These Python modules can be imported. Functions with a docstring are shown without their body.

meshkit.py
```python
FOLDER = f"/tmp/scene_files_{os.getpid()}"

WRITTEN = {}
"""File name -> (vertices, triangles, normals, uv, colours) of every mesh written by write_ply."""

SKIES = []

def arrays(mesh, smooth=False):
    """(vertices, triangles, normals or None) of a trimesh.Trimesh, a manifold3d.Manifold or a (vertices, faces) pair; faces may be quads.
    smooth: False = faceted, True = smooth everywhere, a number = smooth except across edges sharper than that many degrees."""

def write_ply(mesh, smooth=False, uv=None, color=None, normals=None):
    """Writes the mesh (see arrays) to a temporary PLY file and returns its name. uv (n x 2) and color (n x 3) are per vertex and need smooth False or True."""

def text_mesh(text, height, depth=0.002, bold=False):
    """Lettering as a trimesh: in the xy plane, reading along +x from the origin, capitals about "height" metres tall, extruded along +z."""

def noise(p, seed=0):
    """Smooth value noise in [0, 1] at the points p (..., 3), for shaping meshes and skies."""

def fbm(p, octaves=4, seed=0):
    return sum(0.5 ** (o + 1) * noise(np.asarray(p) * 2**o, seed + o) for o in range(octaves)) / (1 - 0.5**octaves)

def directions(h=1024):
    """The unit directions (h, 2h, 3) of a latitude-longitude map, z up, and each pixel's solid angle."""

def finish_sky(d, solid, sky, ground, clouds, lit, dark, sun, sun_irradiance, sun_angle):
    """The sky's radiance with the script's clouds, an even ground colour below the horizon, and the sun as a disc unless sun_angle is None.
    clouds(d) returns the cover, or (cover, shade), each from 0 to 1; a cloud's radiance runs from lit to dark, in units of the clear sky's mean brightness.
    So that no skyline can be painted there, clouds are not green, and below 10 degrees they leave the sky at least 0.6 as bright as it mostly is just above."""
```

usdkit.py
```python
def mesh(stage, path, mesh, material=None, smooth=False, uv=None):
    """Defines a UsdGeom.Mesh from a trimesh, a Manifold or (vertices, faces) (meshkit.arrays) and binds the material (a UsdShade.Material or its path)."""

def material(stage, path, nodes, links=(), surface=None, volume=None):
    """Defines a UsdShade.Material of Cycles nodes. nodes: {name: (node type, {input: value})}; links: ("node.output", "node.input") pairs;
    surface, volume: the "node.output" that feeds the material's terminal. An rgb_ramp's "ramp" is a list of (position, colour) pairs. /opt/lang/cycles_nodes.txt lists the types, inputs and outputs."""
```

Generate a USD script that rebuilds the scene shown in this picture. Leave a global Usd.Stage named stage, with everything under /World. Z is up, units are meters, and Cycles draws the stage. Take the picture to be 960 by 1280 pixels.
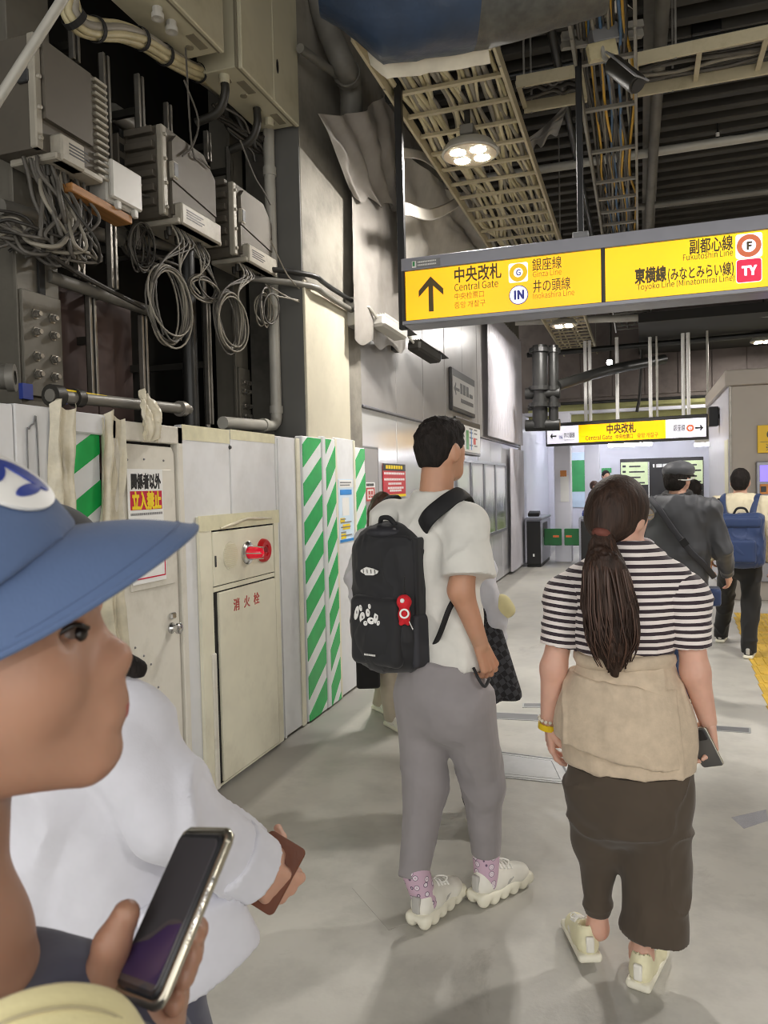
import math, random, glob, numpy as np, trimesh, usdkit, meshkit
from pxr import Usd, UsdGeom, UsdLux, Gf, Sdf
from shapely.geometry import Polygon, Point, box as sbox, LineString
from shapely import affinity
from shapely.ops import unary_union
from PIL import Image, ImageDraw, ImageFont

stage = Usd.Stage.CreateInMemory()
UsdGeom.SetStageUpAxis(stage, UsdGeom.Tokens.z); UsdGeom.SetStageMetersPerUnit(stage, 1.0)
UsdGeom.Xform.Define(stage, '/World'); UsdGeom.Scope.Define(stage, '/World/Looks')
rng = np.random.default_rng(7)
V3 = lambda *a: np.array(a, float)

# ---------------------------------------------------------------- camera
YAW, PITCH, ROLL, FPX, EYE = math.radians(18.67), math.radians(-2.0), math.radians(1.33), 950.0, V3(0, 0, 1.6)
_f = V3(-math.sin(YAW)*math.cos(PITCH), math.cos(YAW)*math.cos(PITCH), math.sin(PITCH))
_r = V3(math.cos(YAW), math.sin(YAW), 0); _d = np.cross(_f, _r)
_c, _s = math.cos(ROLL), math.sin(ROLL)
CR, CD, CF = _c*_r + _s*_d, -_s*_r + _c*_d, _f
cam = UsdGeom.Camera.Define(stage, '/World/camera')
cam.CreateHorizontalApertureAttr(36.0); cam.CreateVerticalApertureAttr(48.0)
cam.CreateFocalLengthAttr(36.0*FPX/960); cam.CreateClippingRangeAttr(Gf.Vec2f(0.05, 200))
EXPOSURE = 0.0
cam.CreateExposureAttr(EXPOSURE)
cam.CreateFStopAttr(16.0); cam.CreateFocusDistanceAttr(2.7)
_m = np.eye(4); _m[0, :3], _m[1, :3], _m[2, :3], _m[3, :3] = CR, -CD, -CF, EYE
cam.AddTransformOp().Set(Gf.Matrix4d(_m.tolist()))

# ---------------------------------------------------------------- surroundings: the dim light of the rest of the station hall
LAMP = 820.0       # radiance of a ceiling lamp's LED discs
dome = UsdLux.DomeLight.Define(stage, '/World/station_glow')
dome.CreateColorAttr(Gf.Vec3f(1.0, 0.98, 0.95)); dome.CreateIntensityAttr(0.65)

# ---------------------------------------------------------------- measuring: a photo point at a known real plane or distance
def ray(px, py): return CR*(px-480)/FPX + CD*(py-640)/FPX + CF
def onX(px, py, X=-2.15): v = ray(px, py); return EYE + v*X/v[0]
def onY(px, py, Y): v = ray(px, py); return EYE + v*Y/v[1]
def onZ(px, py, Z=0.0): v = ray(px, py); return EYE + v*(Z-1.6)/v[2]
def at(px, py, dp): return EYE + ray(px, py)*dp

# ---------------------------------------------------------------- prims
_used, _origin = {}, {}
def numbered(parent, name):
    k = (parent, name); n = _used.get(k, 0); _used[k] = n+1
    return name if n == 0 else f'{name}_{n:03d}'
def tag(prim, label=None, cat=None, group=None, kind=None):
    for k, v in (('label', label), ('category', cat), ('group', group), ('kind', kind)):
        if v: prim.SetCustomDataByKey(k, v)
    return prim
GROUPS = {'amplifier_box': 'amplifier boxes in the recess', 'hoarding_panel': 'white hoarding panels', 'striped_barrier_strip': 'green and white barrier strips', 'channel_strut': 'channel struts in the recess', 'cable_coil': 'cable coils under the amplifiers',
          'hanger_tube': 'hanger tubes of the far sign', 'ticket_gate': 'ticket gates', 'cable_ladder': 'cable ladders', 'floodlight': 'floodlights on the wall', 'wall_cabinet': 'beige cabinets at the top', 'steel_column': 'steel columns in the recess', 'floor_slot': 'metal strips in the floor', 'sign_hanger': 'hangers of the big sign'}
def thing(name, label, cat, base=(0, 0, 0), group=None, kind=None):
    group = group or GROUPS.get(name)
    p = '/World/' + numbered('/World', name)
    x = UsdGeom.Xform.Define(stage, p); x.AddTranslateOp().Set(Gf.Vec3d(*map(float, base)))
    _origin[p] = np.array(base, float); tag(x.GetPrim(), label, cat, group, kind); return p
def obj(name, mesh, mat, parent=None, smooth=False, label=None, cat=None, group=None, kind=None, uv=None):
    par = parent or '/World'
    p = par + '/' + numbered(par, name)
    o = _origin.get(par, V3(0, 0, 0)); _origin[p] = o
    if isinstance(mesh, (list,)): mesh = cat_(mesh)
    if isinstance(mesh, tuple): mesh = trimesh.Trimesh(mesh[0], mesh[1], process=False)
    m = trimesh.Trimesh(np.array(mesh.vertices) - o, mesh.faces, process=False)
    g = usdkit.mesh(stage, p, m, '/World/Looks/'+mat, smooth=smooth, uv=uv)
    tag(g.GetPrim(), label, cat, group, kind); return p
def dup(src, name, loc, label, cat, group=None):
    p = '/World/' + numbered('/World', name)
    x = UsdGeom.Xform.Define(stage, p); x.GetPrim().GetReferences().AddInternalReference(src)
    x.GetPrim().SetInstanceable(True); UsdGeom.XformCommonAPI(x).SetTranslate(Gf.Vec3d(*map(float, loc)))
    tag(x.GetPrim(), label, cat, group); return p
cat_ = trimesh.util.concatenate

# ---------------------------------------------------------------- shapes
def hull(p): return trimesh.convex.convex_hull(np.asarray(p, float))
def rbox(x0, x1, y0, y1, z0, z1, b=0.004):
    x0, x1 = min(x0, x1), max(x0, x1); y0, y1 = min(y0, y1), max(y0, y1); z0, z1 = min(z0, z1), max(z0, z1)
    if b <= 0:
        m = trimesh.creation.box(extents=(x1-x0, y1-y0, z1-z0)); m.apply_translation(((x0+x1)/2, (y0+y1)/2, (z0+z1)/2)); return m
    b = min(b, (x1-x0)*.45, (y1-y0)*.45, (z1-z0)*.45)
    P = []
    for x, sx in ((x0, 1), (x1, -1)):
        for y, sy in ((y0, 1), (y1, -1)):
            for z, sz in ((z0, 1), (z1, -1)):
                P += [(x, y+sy*b, z+sz*b), (x+sx*b, y, z+sz*b), (x+sx*b, y+sy*b, z)]
    return hull(P)
def bar(a, b, w, h, up=(0, 0, 1), bev=0.0):
    a, b = np.array(a, float), np.array(b, float); d = b-a; L = np.linalg.norm(d); d /= L
    s = np.cross(d, up); s = s/np.linalg.norm(s) if np.linalg.norm(s) > 1e-6 else V3(1, 0, 0); u = np.cross(s, d)
    m = rbox(-w/2, w/2, 0, L, -h/2, h/2, bev); m.vertices = a + m.vertices @ np.array([s, d, u]); return m
def spline(P, n=6):
    P = np.array(P, float)
    if len(P) < 3: return P
    Q = np.vstack([2*P[0]-P[1], P, 2*P[-1]-P[-2]]); t = np.linspace(0, 1, n, endpoint=False)[:, None]; out = []
    for i in range(len(P)-1):
        a, b, c, d = Q[i:i+4]
        out.append(.5*((2*b)+(-a+c)*t+(2*a-5*b+4*c-d)*t**2+(-a+3*b-3*c+d)*t**3))
    return np.vstack(out+[P[-1:]])
def tube(P, r, n=8, sm=0, flat=1.0, up=(0, 0, 1)):
    P = spline(P, sm) if sm else np.array(P, float)
    N = len(P); r = np.broadcast_to(np.asarray(r, float), (N,)) if np.ndim(r) == 0 or len(r) == N else np.interp(np.linspace(0, 1, N), np.linspace(0, 1, len(r)), r)
    T = np.gradient(P, axis=0); T /= np.linalg.norm(T, axis=1, keepdims=True)+1e-12
    s = np.cross(T[0], up); s = s if np.linalg.norm(s) > 1e-3 else np.cross(T[0], (1, 0, .01)); s /= np.linalg.norm(s)
    th = np.arange(n)*2*math.pi/n; V = []
    for i in range(N):
        s = s - T[i]*np.dot(s, T[i]); s /= np.linalg.norm(s); u = np.cross(s, T[i])
        V.append(P[i] + r[i]*(np.cos(th)[:, None]*s + flat*np.sin(th)[:, None]*u))
    V = np.vstack(V+[P[:1], P[-1:]]); F = []
    for i in range(N-1):
        for j in range(n):
            a, b, c, d = i*n+j, i*n+(j+1) % n, (i+1)*n+(j+1) % n, (i+1)*n+j
            F += [(a, d, c), (a, c, b)]
    for j in range(n): F += [(N*n, j, (j+1) % n), (N*n+1, (N-1)*n+(j+1) % n, (N-1)*n+j)]
    m = trimesh.Trimesh(V, F, process=False); m.fix_normals(); return m
def cyl(a, b, r, n=20, r2=None):
    return tube([a, b], [r, r if r2 is None else r2], n)
def lathe(prof, c, axis=(0, 0, 1), n=28):
    m = trimesh.creation.revolve(np.array(prof, float), sections=n)
    a = np.array(axis, float); a /= np.linalg.norm(a)
    s = np.cross(a, (0, 0, 1)); s = s/np.linalg.norm(s) if np.linalg.norm(s) > 1e-6 else V3(1, 0, 0)
    m.vertices = np.array(c) + m.vertices @ np.array([s, np.cross(a, s), a]); m.fix_normals(); return m
def frame(m, o, u, v):
    u, v = np.array(u, float), np.array(v, float); m = m.copy()
    m.vertices = np.array(o) + m.vertices @ np.array([u, v, np.cross(u, v)]); return m
UW, UZ = V3(0, 1, 0), V3(0, 0, 1)         # the left wall's right and up
def prism(poly, d, o=(0, 0, 0), u=(1, 0, 0), v=(0, 0, 1)):
    gs = [g for g in getattr(poly, 'geoms', [poly]) if g.geom_type == 'Polygon' and g.area > 1e-9]
    return frame(cat_([trimesh.creation.extrude_polygon(g, d, engine='earcut') for g in gs]), o, u, v)
def rrect(x0, y0, x1, y1, r): return sbox(x0+r, y0+r, x1-r, y1-r).buffer(r, quad_segs=4)
def sheet(grid, thick=0.0):
    """a grid (rows, cols, 3) as a thin cloth with two sides"""
    g = np.asarray(grid, float); R, C = g.shape[:2]; V = g.reshape(-1, 3)
    i = np.arange(R*C).reshape(R, C); a, b, c, d = (x.ravel() for x in (i[:-1, :-1], i[:-1, 1:], i[1:, 1:], i[1:, :-1]))
    F = np.vstack([np.c_[a, b, c], np.c_[a, c, d]])
    m = trimesh.Trimesh(V, F, process=False)
    if thick:
        n = m.vertex_normals; V2 = V - n*thick; k = R*C
        rim = np.concatenate([i[0], i[1:, -1], i[-1, -2::-1], i[-2:0:-1, 0]]); nx = np.roll(rim, -1)
        F = np.vstack([F, F[:, ::-1]+k, np.c_[rim, rim+k, nx+k], np.c_[rim, nx+k, nx]])
        m = trimesh.Trimesh(np.vstack([V, V2]), F, process=False); m.fix_normals()
    return m
def grid4(a, b, c, d, R, C):
    """bilinear grid: a top left, b top right, c bottom right, d bottom left"""
    s, t = np.linspace(0, 1, C)[None, :, None], np.linspace(0, 1, R)[:, None, None]
    a, b, c, d = (np.array(x, float) for x in (a, b, c, d))
    return (a*(1-s)+b*s)*(1-t) + (d*(1-s)+c*s)*t
_font = glob.glob('/opt/blender-*/*/datafiles/fonts/Noto Sans CJK Regular.woff2')
_glyphs = {}
def glyphs(text, bold=0):
    """lettering as a shapely shape, capitals about 1 high, starting at x = 0"""
    if (text, bold) in _glyphs: return _glyphs[text, bold]
    f = ImageFont.truetype(_font[0], 64)
    x0, y0, x1, y1 = f.getbbox(text, anchor='ls', stroke_width=bold)
    im = Image.new('L', (x1-x0+8, y1-y0+8)); ImageDraw.Draw(im).text((4-x0, 4-y0), text, 255, f, anchor='ls', stroke_width=bold)
    on = np.pad(np.asarray(im) > 120, ((0, 0), (1, 1))).astype(np.int8); D = np.diff(on, axis=1)
    r, s = np.nonzero(D == 1); e = np.nonzero(D == -1)[1]
    g = unary_union([sbox(a, -q-1, b, -q) for q, a, b in zip(r, s, e)]).buffer(.5).buffer(-.5).simplify(.6)
    k = 1/47.0
    g = affinity.affine_transform(g, [k, 0, 0, k, -4*k, (4-y0)*k]); _glyphs[text, bold] = g; return g
def lettering(text, o, u, v, height=None, width=None, depth=0.0015, bold=0, align=0):
    g = glyphs(text, bold); w = g.bounds[2]
    k = height if height else width/w
    kx = width/w if width else k
    g = affinity.scale(g, kx, k, origin=(0, 0))
    if align: g = affinity.translate(g, -g.bounds[2]*align)
    return prism(g, depth, o, u, v)

# ---------------------------------------------------------------- materials
def lin(h):
    c = np.array([int(h[i:i+2], 16) for i in (1, 3, 5)])/255.0 if isinstance(h, str) else np.array(h, float)
    return np.where(c <= .04045, c/12.92, ((c+.055)/1.055)**2.4)
def mat(name, col, rough=.5, metal=0., var=.08, vs=6., bump=0., bs=80., spec=.5, dirt=None, dirt_amt=.5, dirt_scale=2.5, emit=0., trans=0., alpha=1., coat=0., sss=0., stretch=(1, 1, 1), sheen=0., bdist=.004, detail=4., ecol=None):
    c = lin(col)
    N = {'tc': ('texture_coordinate', {}), 'mp': ('mapping', {'scale': stretch}), 'n': ('noise_texture', {'scale': vs, 'detail': detail, 'roughness': .6}),
         'r': ('rgb_ramp', {'ramp': [(.3, tuple(np.clip(c*(1-var), 0, 1))), (.7, tuple(np.clip(c*(1+var), 0, 1)))]}),
         'p': ('principled_bsdf', {'roughness': rough, 'metallic': metal, 'specular_ior_level': spec})}
    L = [('tc.object', 'mp.vector'), ('mp.vector', 'n.vector'), ('n.fac', 'r.fac')]; out = 'r.color'
    if dirt is not None:
        N['dn'] = ('noise_texture', {'scale': dirt_scale, 'detail': 7., 'roughness': .68})
        N['dr'] = ('rgb_ramp', {'ramp': [(.48, (0, 0, 0)), (.72, (dirt_amt,)*3)]})
        N['dm'] = ('mix_color', {'b': tuple(lin(dirt))})
        L += [('mp.vector', 'dn.vector'), ('dn.fac', 'dr.fac'), ('dr.color', 'dm.fac'), (out, 'dm.a')]; out = 'dm.result'
    L.append((out, 'p.base_color'))
    if bump:
        N['bn'] = ('noise_texture', {'scale': bs, 'detail': 3.}); N['b'] = ('bump', {'strength': bump, 'distance': bdist})
        L += [('mp.vector', 'bn.vector'), ('bn.fac', 'b.height'), ('b.normal', 'p.normal')]
    if emit: N['p'][1].update(emission_strength=emit, emission_color=tuple(lin(ecol or col)))
    if trans: N['p'][1].update(transmission_weight=trans)
    if coat: N['p'][1].update(coat_weight=coat, coat_roughness=.1)
    if sss: N['p'][1].update(subsurface_weight=sss, subsurface_scale=.006)
    if sheen: N['p'][1].update(sheen_weight=sheen)
    surf = 'p.BSDF'
    if alpha < 1:
        N['t'] = ('transparent_bsdf', {}); N['mx'] = ('mix_closure', {'fac': alpha}); L += [('t.BSDF', 'mx.closure1'), ('p.BSDF', 'mx.closure2')]; surf = 'mx.closure'
    usdkit.material(stage, '/World/Looks/'+name, N, L, surface=surf); return name
# ---------------------------------------------------------------- looks of the place
def floor_look():
    N = {'tc': ('texture_coordinate', {}), 'n1': ('noise_texture', {'scale': .55, 'detail': 5., 'roughness': .6}), 'n2': ('noise_texture', {'scale': 3.5, 'detail': 8., 'roughness': .7}),
         'n3': ('noise_texture', {'scale': 70., 'detail': 2.}), 'vo': ('noise_texture', {'scale': 1.3, 'detail': 9., 'roughness': .75, 'distortion': 1.2}),
         'r1': ('rgb_ramp', {'ramp': [(.32, tuple(lin('#aaa79f'))), (.5, tuple(lin('#bcb9b0'))), (.68, tuple(lin('#c6c3bb')))]}),
         'r2': ('rgb_ramp', {'ramp': [(.38, (.74,)*3), (.55, (1.,)*3)]}), 'm1': ('mix_color', {'blend_type': 'multiply', 'fac': .55}),
         'r3': ('rgb_ramp', {'ramp': [(.6, (0,)*3), (.74, (.55,)*3)]}), 'm2': ('mix_color', {'b': tuple(lin('#8b867d'))}),
         'sp': ('separate_xyz', {}), 'wall': ('map_range', {'from_min': -1.92, 'from_max': -1.86, 'to_min': .55, 'to_max': 0., 'clamp': True}), 'm3': ('mix_color', {'b': tuple(lin('#77746e'))}),  # shade along the wall foot painted into the floor as a darker strip
         'rr': ('map_range', {'from_min': .3, 'from_max': .7, 'to_min': .33, 'to_max': .58}), 'b': ('bump', {'strength': .12, 'distance': .004}), 'p': ('principled_bsdf', {'specular_ior_level': .45})}
    L = [('tc.object', f'{k}.vector') for k in ('n1', 'n2', 'n3', 'vo', 'sp')]
    L += [('n1.fac', 'r1.fac'), ('n2.fac', 'r2.fac'), ('r1.color', 'm1.a'), ('r2.color', 'm1.b'), ('vo.fac', 'r3.fac'), ('r3.color', 'm2.fac'), ('m1.result', 'm2.a'),
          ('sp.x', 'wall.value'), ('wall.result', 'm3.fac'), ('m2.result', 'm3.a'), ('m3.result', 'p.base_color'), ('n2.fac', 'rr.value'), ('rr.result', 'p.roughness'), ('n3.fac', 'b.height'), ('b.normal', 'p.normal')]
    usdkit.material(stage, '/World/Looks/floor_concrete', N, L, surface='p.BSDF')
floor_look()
mat('board_white', '#dedfe0', .42, var=.04, bump=.05, bs=5, dirt='#a9a69c', dirt_amt=.35, dirt_scale=1.6)
mat('board_cream', '#e3dfc9', .42, var=.04, dirt='#a79f88', dirt_amt=.4, dirt_scale=2.)
mat('board_warm', '#dcd8cc', .45, var=.05, dirt='#98917f', dirt_amt=.5, dirt_scale=3.)
mat('tape_cream', '#d9d4b4', .5, var=.08, vs=14)
mat('gap_dark', '#1b1a18', .8)
mat('stripe_green', '#20ad54', .33, var=.10, vs=9, bump=.25, bs=9, bdist=.01)
mat('stripe_white', '#e6e8e8', .35, var=.05, bump=.25, bs=9, bdist=.01)
mat('film_clear', '#d8d2c0', .22, var=.15, alpha=.55, bump=.5, bs=22, bdist=.01)
mat('film_beige', '#cfc7b0', .3, var=.2, vs=9, bump=.4, bs=20, bdist=.01)
mat('film_grey', '#938e87', .55, var=.15, vs=3.5, bump=.3, bs=9, bdist=.015, dirt='#7a756a', dirt_amt=.4, alpha=.9)
mat('film_pale', '#cbc6bc', .35, var=.12, vs=4, bump=.3, bs=9, bdist=.015, dirt='#97917f', dirt_amt=.3, alpha=.9); mat('film_tape', '#cfc9bd', .4, var=.1)
mat('glossy_panel', '#bdbdbe', .16, var=.05, vs=1.2, bump=.10, bs=3.2, bdist=.02, coat=.3)
mat('glossy_grey', '#969390', .36, var=.10, vs=1.1, bump=.10, bs=2.5, bdist=.02, dirt='#6d675d', dirt_amt=.3, dirt_scale=1.2); mat('sign_face_grey', '#b4b2ad', .4, var=.03)
mat('corrugated', '#cfccd2', .34, var=.08, vs=2, alpha=.8)
mat('concrete_raw', '#8d887d', .8, var=.16, vs=2.5, bump=.3, bs=30, dirt='#54504a', dirt_amt=.7, dirt_scale=1.8)
mat('concrete_cream', '#cbc4ae', .7, var=.07, vs=2.5, bump=.2, bs=20, dirt='#8f8875', dirt_amt=.4)  # lower column, brightness from the lamp put into the cream
mat('pillar_paint', '#5b5a56', .6, var=.08, vs=3, bump=.1, bs=20)  # near side of the column, its shade put into the colour
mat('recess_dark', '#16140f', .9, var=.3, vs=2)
mat('panel_brown', '#4b3a35', .75, var=.15, vs=3, dirt='#2a211e', dirt_amt=.6, bump=.15, bs=25)
mat('deck_dark', '#23211d', .75, var=.2, vs=2)
mat('deck_rib', '#3d3a34', .7, var=.2, vs=2)
mat('steel_column', '#68645a', .6, .2, var=.15, vs=5, dirt='#302d28', dirt_amt=.6, bump=.1)
mat('steel_dark', '#34322d', .5, .4, var=.2, vs=6)
mat('steel_galv', '#8c8880', .42, .75, var=.15, vs=12)
mat('pipe_grey', '#77746c', .5, .2, var=.15, vs=5, dirt='#4a463e', dirt_amt=.5)
mat('pipe_black', '#262624', .4, .2, var=.2)
mat('pipe_light', '#a9a69c', .45, .1, var=.1, vs=5)
mat('duct_grey', '#6b6860', .6, .1, var=.15, vs=4, dirt='#3f3b34', dirt_amt=.6)
mat('amp_grey', '#5f594f', .6, .25, var=.07, vs=5, dirt='#4b4842', dirt_amt=.5, dirt_scale=5, bump=.08)
mat('amp_light', '#a09a8c', .5, .1, var=.08, dirt='#6e6a62', dirt_amt=.5, dirt_scale=5)
mat('box_white', '#b9b6ae', .45, var=.04, dirt='#85817a', dirt_amt=.3)
mat('cabinet_beige', '#b8b299', .45, var=.05, vs=3, dirt='#7b7358', dirt_amt=.4, dirt_scale=3)
mat('cabinet_side', '#7d7663', .5, var=.06)
mat('wood_orange', '#9a6a38', .6, var=.25, vs=4, stretch=(20, 1, 20))
mat('cable_grey', '#57534c', .6, var=.2)
mat('cable_light', '#857f72', .55, var=.15)
mat('cable_dark', '#2f2c27', .6, var=.2)
mat('cable_beige', '#b0a581', .55, var=.15, vs=12)
mat('cable_cream', '#c5bb9a', .55, var=.12)
mat('cable_yellow', '#c79a2a', .5)
mat('cable_blue', '#4a6a8c', .5)
mat('ladder_cream', '#b9ae90', .5, .1, var=.1, vs=6, dirt='#7f7458', dirt_amt=.5, dirt_scale=6)
mat('ladder_grey', '#7e7a70', .5, .3, var=.1)
mat('blue_tape', '#2d3f8f', .5)
mat('tarp_blue', '#27374d', .4, var=.25, vs=5, bump=.35, bs=30, bdist=.01)
mat('tarp_net', '#53534f', .5, var=.35, vs=14, alpha=.75)
mat('sheet_white', '#cfc8b6', .5, var=.12, vs=6)
mat('black', '#141414', .45); mat('black_matt', '#191817', .8); mat('white', '#ecebe6', .45, var=.02)
mat('dark_grey', '#3a3a3a', .5); mat('mid_grey', '#7d7d7d', .5)
mat('chrome', '#c9c9c9', .18, 1.0, var=.03)
mat('red', '#c4161f', .35, var=.06); mat('red_deep', '#8a0f18', .3); mat('red_text', '#b5433a', .5)
mat('red_lamp', '#e01030', .12, var=.03, emit=.25, coat=.5)
mat('notice_red', '#c2143c', .5); mat('notice_yellow', '#f0d21a', .5); mat('paper', '#e9e9e6', .6, var=.02); mat('paper_blue', '#cfe2f2', .6, var=.03); mat('ink_blue', '#2f86cf', .5)
mat('sign_frame', '#88888e', .32, .5, var=.05); mat('sign_frame_dark', '#2d2c2b', .4)
def sign_yellow():
    N = {'tc': ('texture_coordinate', {}), 'n': ('noise_texture', {'scale': 1.1, 'detail': 1.}), 'r': ('rgb_ramp', {'ramp': [(.3, tuple(lin('#ffb400'))), (.7, tuple(lin('#ffd000')))]}),
         'p': ('principled_bsdf', {'roughness': .3, 'emission_strength': .80})}
    usdkit.material(stage, '/World/Looks/sign_yellow', N, [('tc.object', 'n.vector'), ('n.fac', 'r.fac'), ('r.color', 'p.base_color'), ('r.color', 'p.emission_color')], surface='p.BSDF')
sign_yellow()
mat('sign_white', '#f3f0fb', .3, emit=.75, var=.01); mat('sign_ink', '#5a4a14', .4); mat('sign_ink_soft', '#b98a10', .4, emit=.25, var=.02); mat('sign_ink_mid', '#806612', .4)
mat('sign_navy', '#3a3fa0', .4, emit=.1); mat('sign_orange', '#e8794c', .4, emit=.3); mat('sign_pink', '#f0244f', .4, emit=.45); mat('sign_gold', '#f0c400', .4, emit=.5)
mat('green_sign', '#3f9a5a', .4); mat('yellow_board', '#e3b90c', .45, var=.03)
mat('white_wall', '#dcdce6', .5, var=.02); mat('kiosk_grey', '#a39b91', .5, var=.04, vs=2); mat('kiosk_side', '#c3c3cc', .45, var=.03)
mat('green_strip', '#a3a26a', .7, var=.08); mat('far_brown', '#6f6661', .8, var=.12, vs=1.5, dirt='#403936', dirt_amt=.5)
mat('map_dark', '#2b2a2b', .4); mat('map_green', '#c6d3a8', .5, emit=.25)
mat('tile_yellow', '#d0aa3c', .55, var=.12, vs=9, dirt='#8f7a3c', dirt_amt=.5, dirt_scale=4)
mat('hatch_metal', '#a9aaa9', .4, .35, var=.1, dirt='#7f7c74', dirt_amt=.4); mat('slot_grey', '#7b7b7c', .5, .3)
mat('gate_silver', '#a6a7b2', .3, .4, var=.05); mat('gate_flap', '#1d6b36', .4); mat('gate_orange', '#d8703a', .4)
mat('led', '#fffaf0', .5, emit=LAMP, ecol='#fffaf4'); mat('tube_light', '#f7f8ff', .5, emit=40.); mat('spot_light', '#ffffff', .5, emit=60.)
mat('lamp_plate', '#c8b89c', .45, .2, var=.03); mat('screen_purple', '#8f7cf0', .4, emit=.9); mat('screen_blue', '#3140b0', .4, emit=.5); mat('orange_panel', '#c8803a', .5)
mat('glass_clear', '#dfe4e4', .08, alpha=.22)
def landscape():
    N = {'tc': ('texture_coordinate', {}), 'mp': ('mapping', {'scale': (1, 9, 1.4)}), 'n': ('noise_texture', {'scale': 2.2, 'detail': 6., 'roughness': .7}), 'sp': ('separate_xyz', {}),
         'h': ('map_range', {'from_min': -.55, 'from_max': .55, 'to_min': -.38, 'to_max': .72}), 'a': ('math', {'math_type': 'multiply_add', 'value2': .8}),
         'r': ('rgb_ramp', {'ramp': [(.2, tuple(lin('#7c8a60'))), (.36, tuple(lin('#353d3a'))), (.46, tuple(lin('#6c7478'))), (.56, tuple(lin('#a9aea8'))), (.68, tuple(lin('#dfe2e6'))), (1., tuple(lin('#dddde2')))]}),
         'p': ('principled_bsdf', {'roughness': .12})}
    usdkit.material(stage, '/World/Looks/landscape', N, [('tc.object', 'mp.vector'), ('mp.vector', 'n.vector'), ('tc.object', 'sp.vector'), ('sp.z', 'h.value'), ('n.fac', 'a.value1'), ('h.result', 'a.value3'), ('a.value', 'r.fac'), ('r.color', 'p.base_color')], surface='p.BSDF')
landscape()

# ---------------------------------------------------------------- the shell
WX = -2.15                                           # front of the hoarding
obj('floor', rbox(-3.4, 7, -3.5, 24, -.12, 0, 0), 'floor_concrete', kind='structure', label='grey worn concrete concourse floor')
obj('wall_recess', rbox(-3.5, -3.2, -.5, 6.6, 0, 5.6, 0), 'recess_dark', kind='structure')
obj('wall_left', rbox(-3.3, -2.24, 5.95, 15.2, 0, 5.6, 0), 'concrete_raw', kind='structure')
wl = '/World/wall_left'
ys = np.linspace(5.98, 14.62, 10)
for a, b in zip(ys[:-1], ys[1:]):
    obj('panel', rbox(-2.235, -2.20+rng.normal(0, .0015), a+.006, b-.006, .02, 2.26, .006), 'glossy_panel', wl)
    obj('panel', rbox(-2.235, -2.195+rng.normal(0, .0015), a+.005, b-.005, 2.275, 4.35, .006), 'glossy_grey', wl)
obj('trim_1', rbox(-2.235, -2.17, 5.96, 14.62, 2.258, 2.278, .004), 'sign_frame', kind='structure')
# concrete column: near face with its shade painted in, raw face to the corridor, cream plaster low down with lamp brightness painted in
col = obj('trim_2', rbox(-2.42, -2.175, 4.82, 5.93, 0, 5.6, .006), 'concrete_raw', kind='structure', label='raw concrete column')
obj('near_face', rbox(-2.42, -2.178, 4.806, 4.822, 0, 5.6, .002), 'pillar_paint', col, label='near face with shade put into its dark colour')
obj('plaster', rbox(-2.18, -2.160, 4.808, 5.62, 1.9, 3.02, .004), 'concrete_cream', col, label='cream plaster patch with lamp brightness put into its colour')
# ceiling deck with its ribs
ce = obj('ceiling', rbox(-3.4, 7, -3.5, 24, 5.55, 5.7, 0), 'deck_dark', kind='structure')
for y in np.arange(2.6, 15.2, .29):
    obj('deck_rib', rbox(-2.3, 6.5, y, y+.11, 5.42, 5.552, .01), 'deck_rib', ce)
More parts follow.
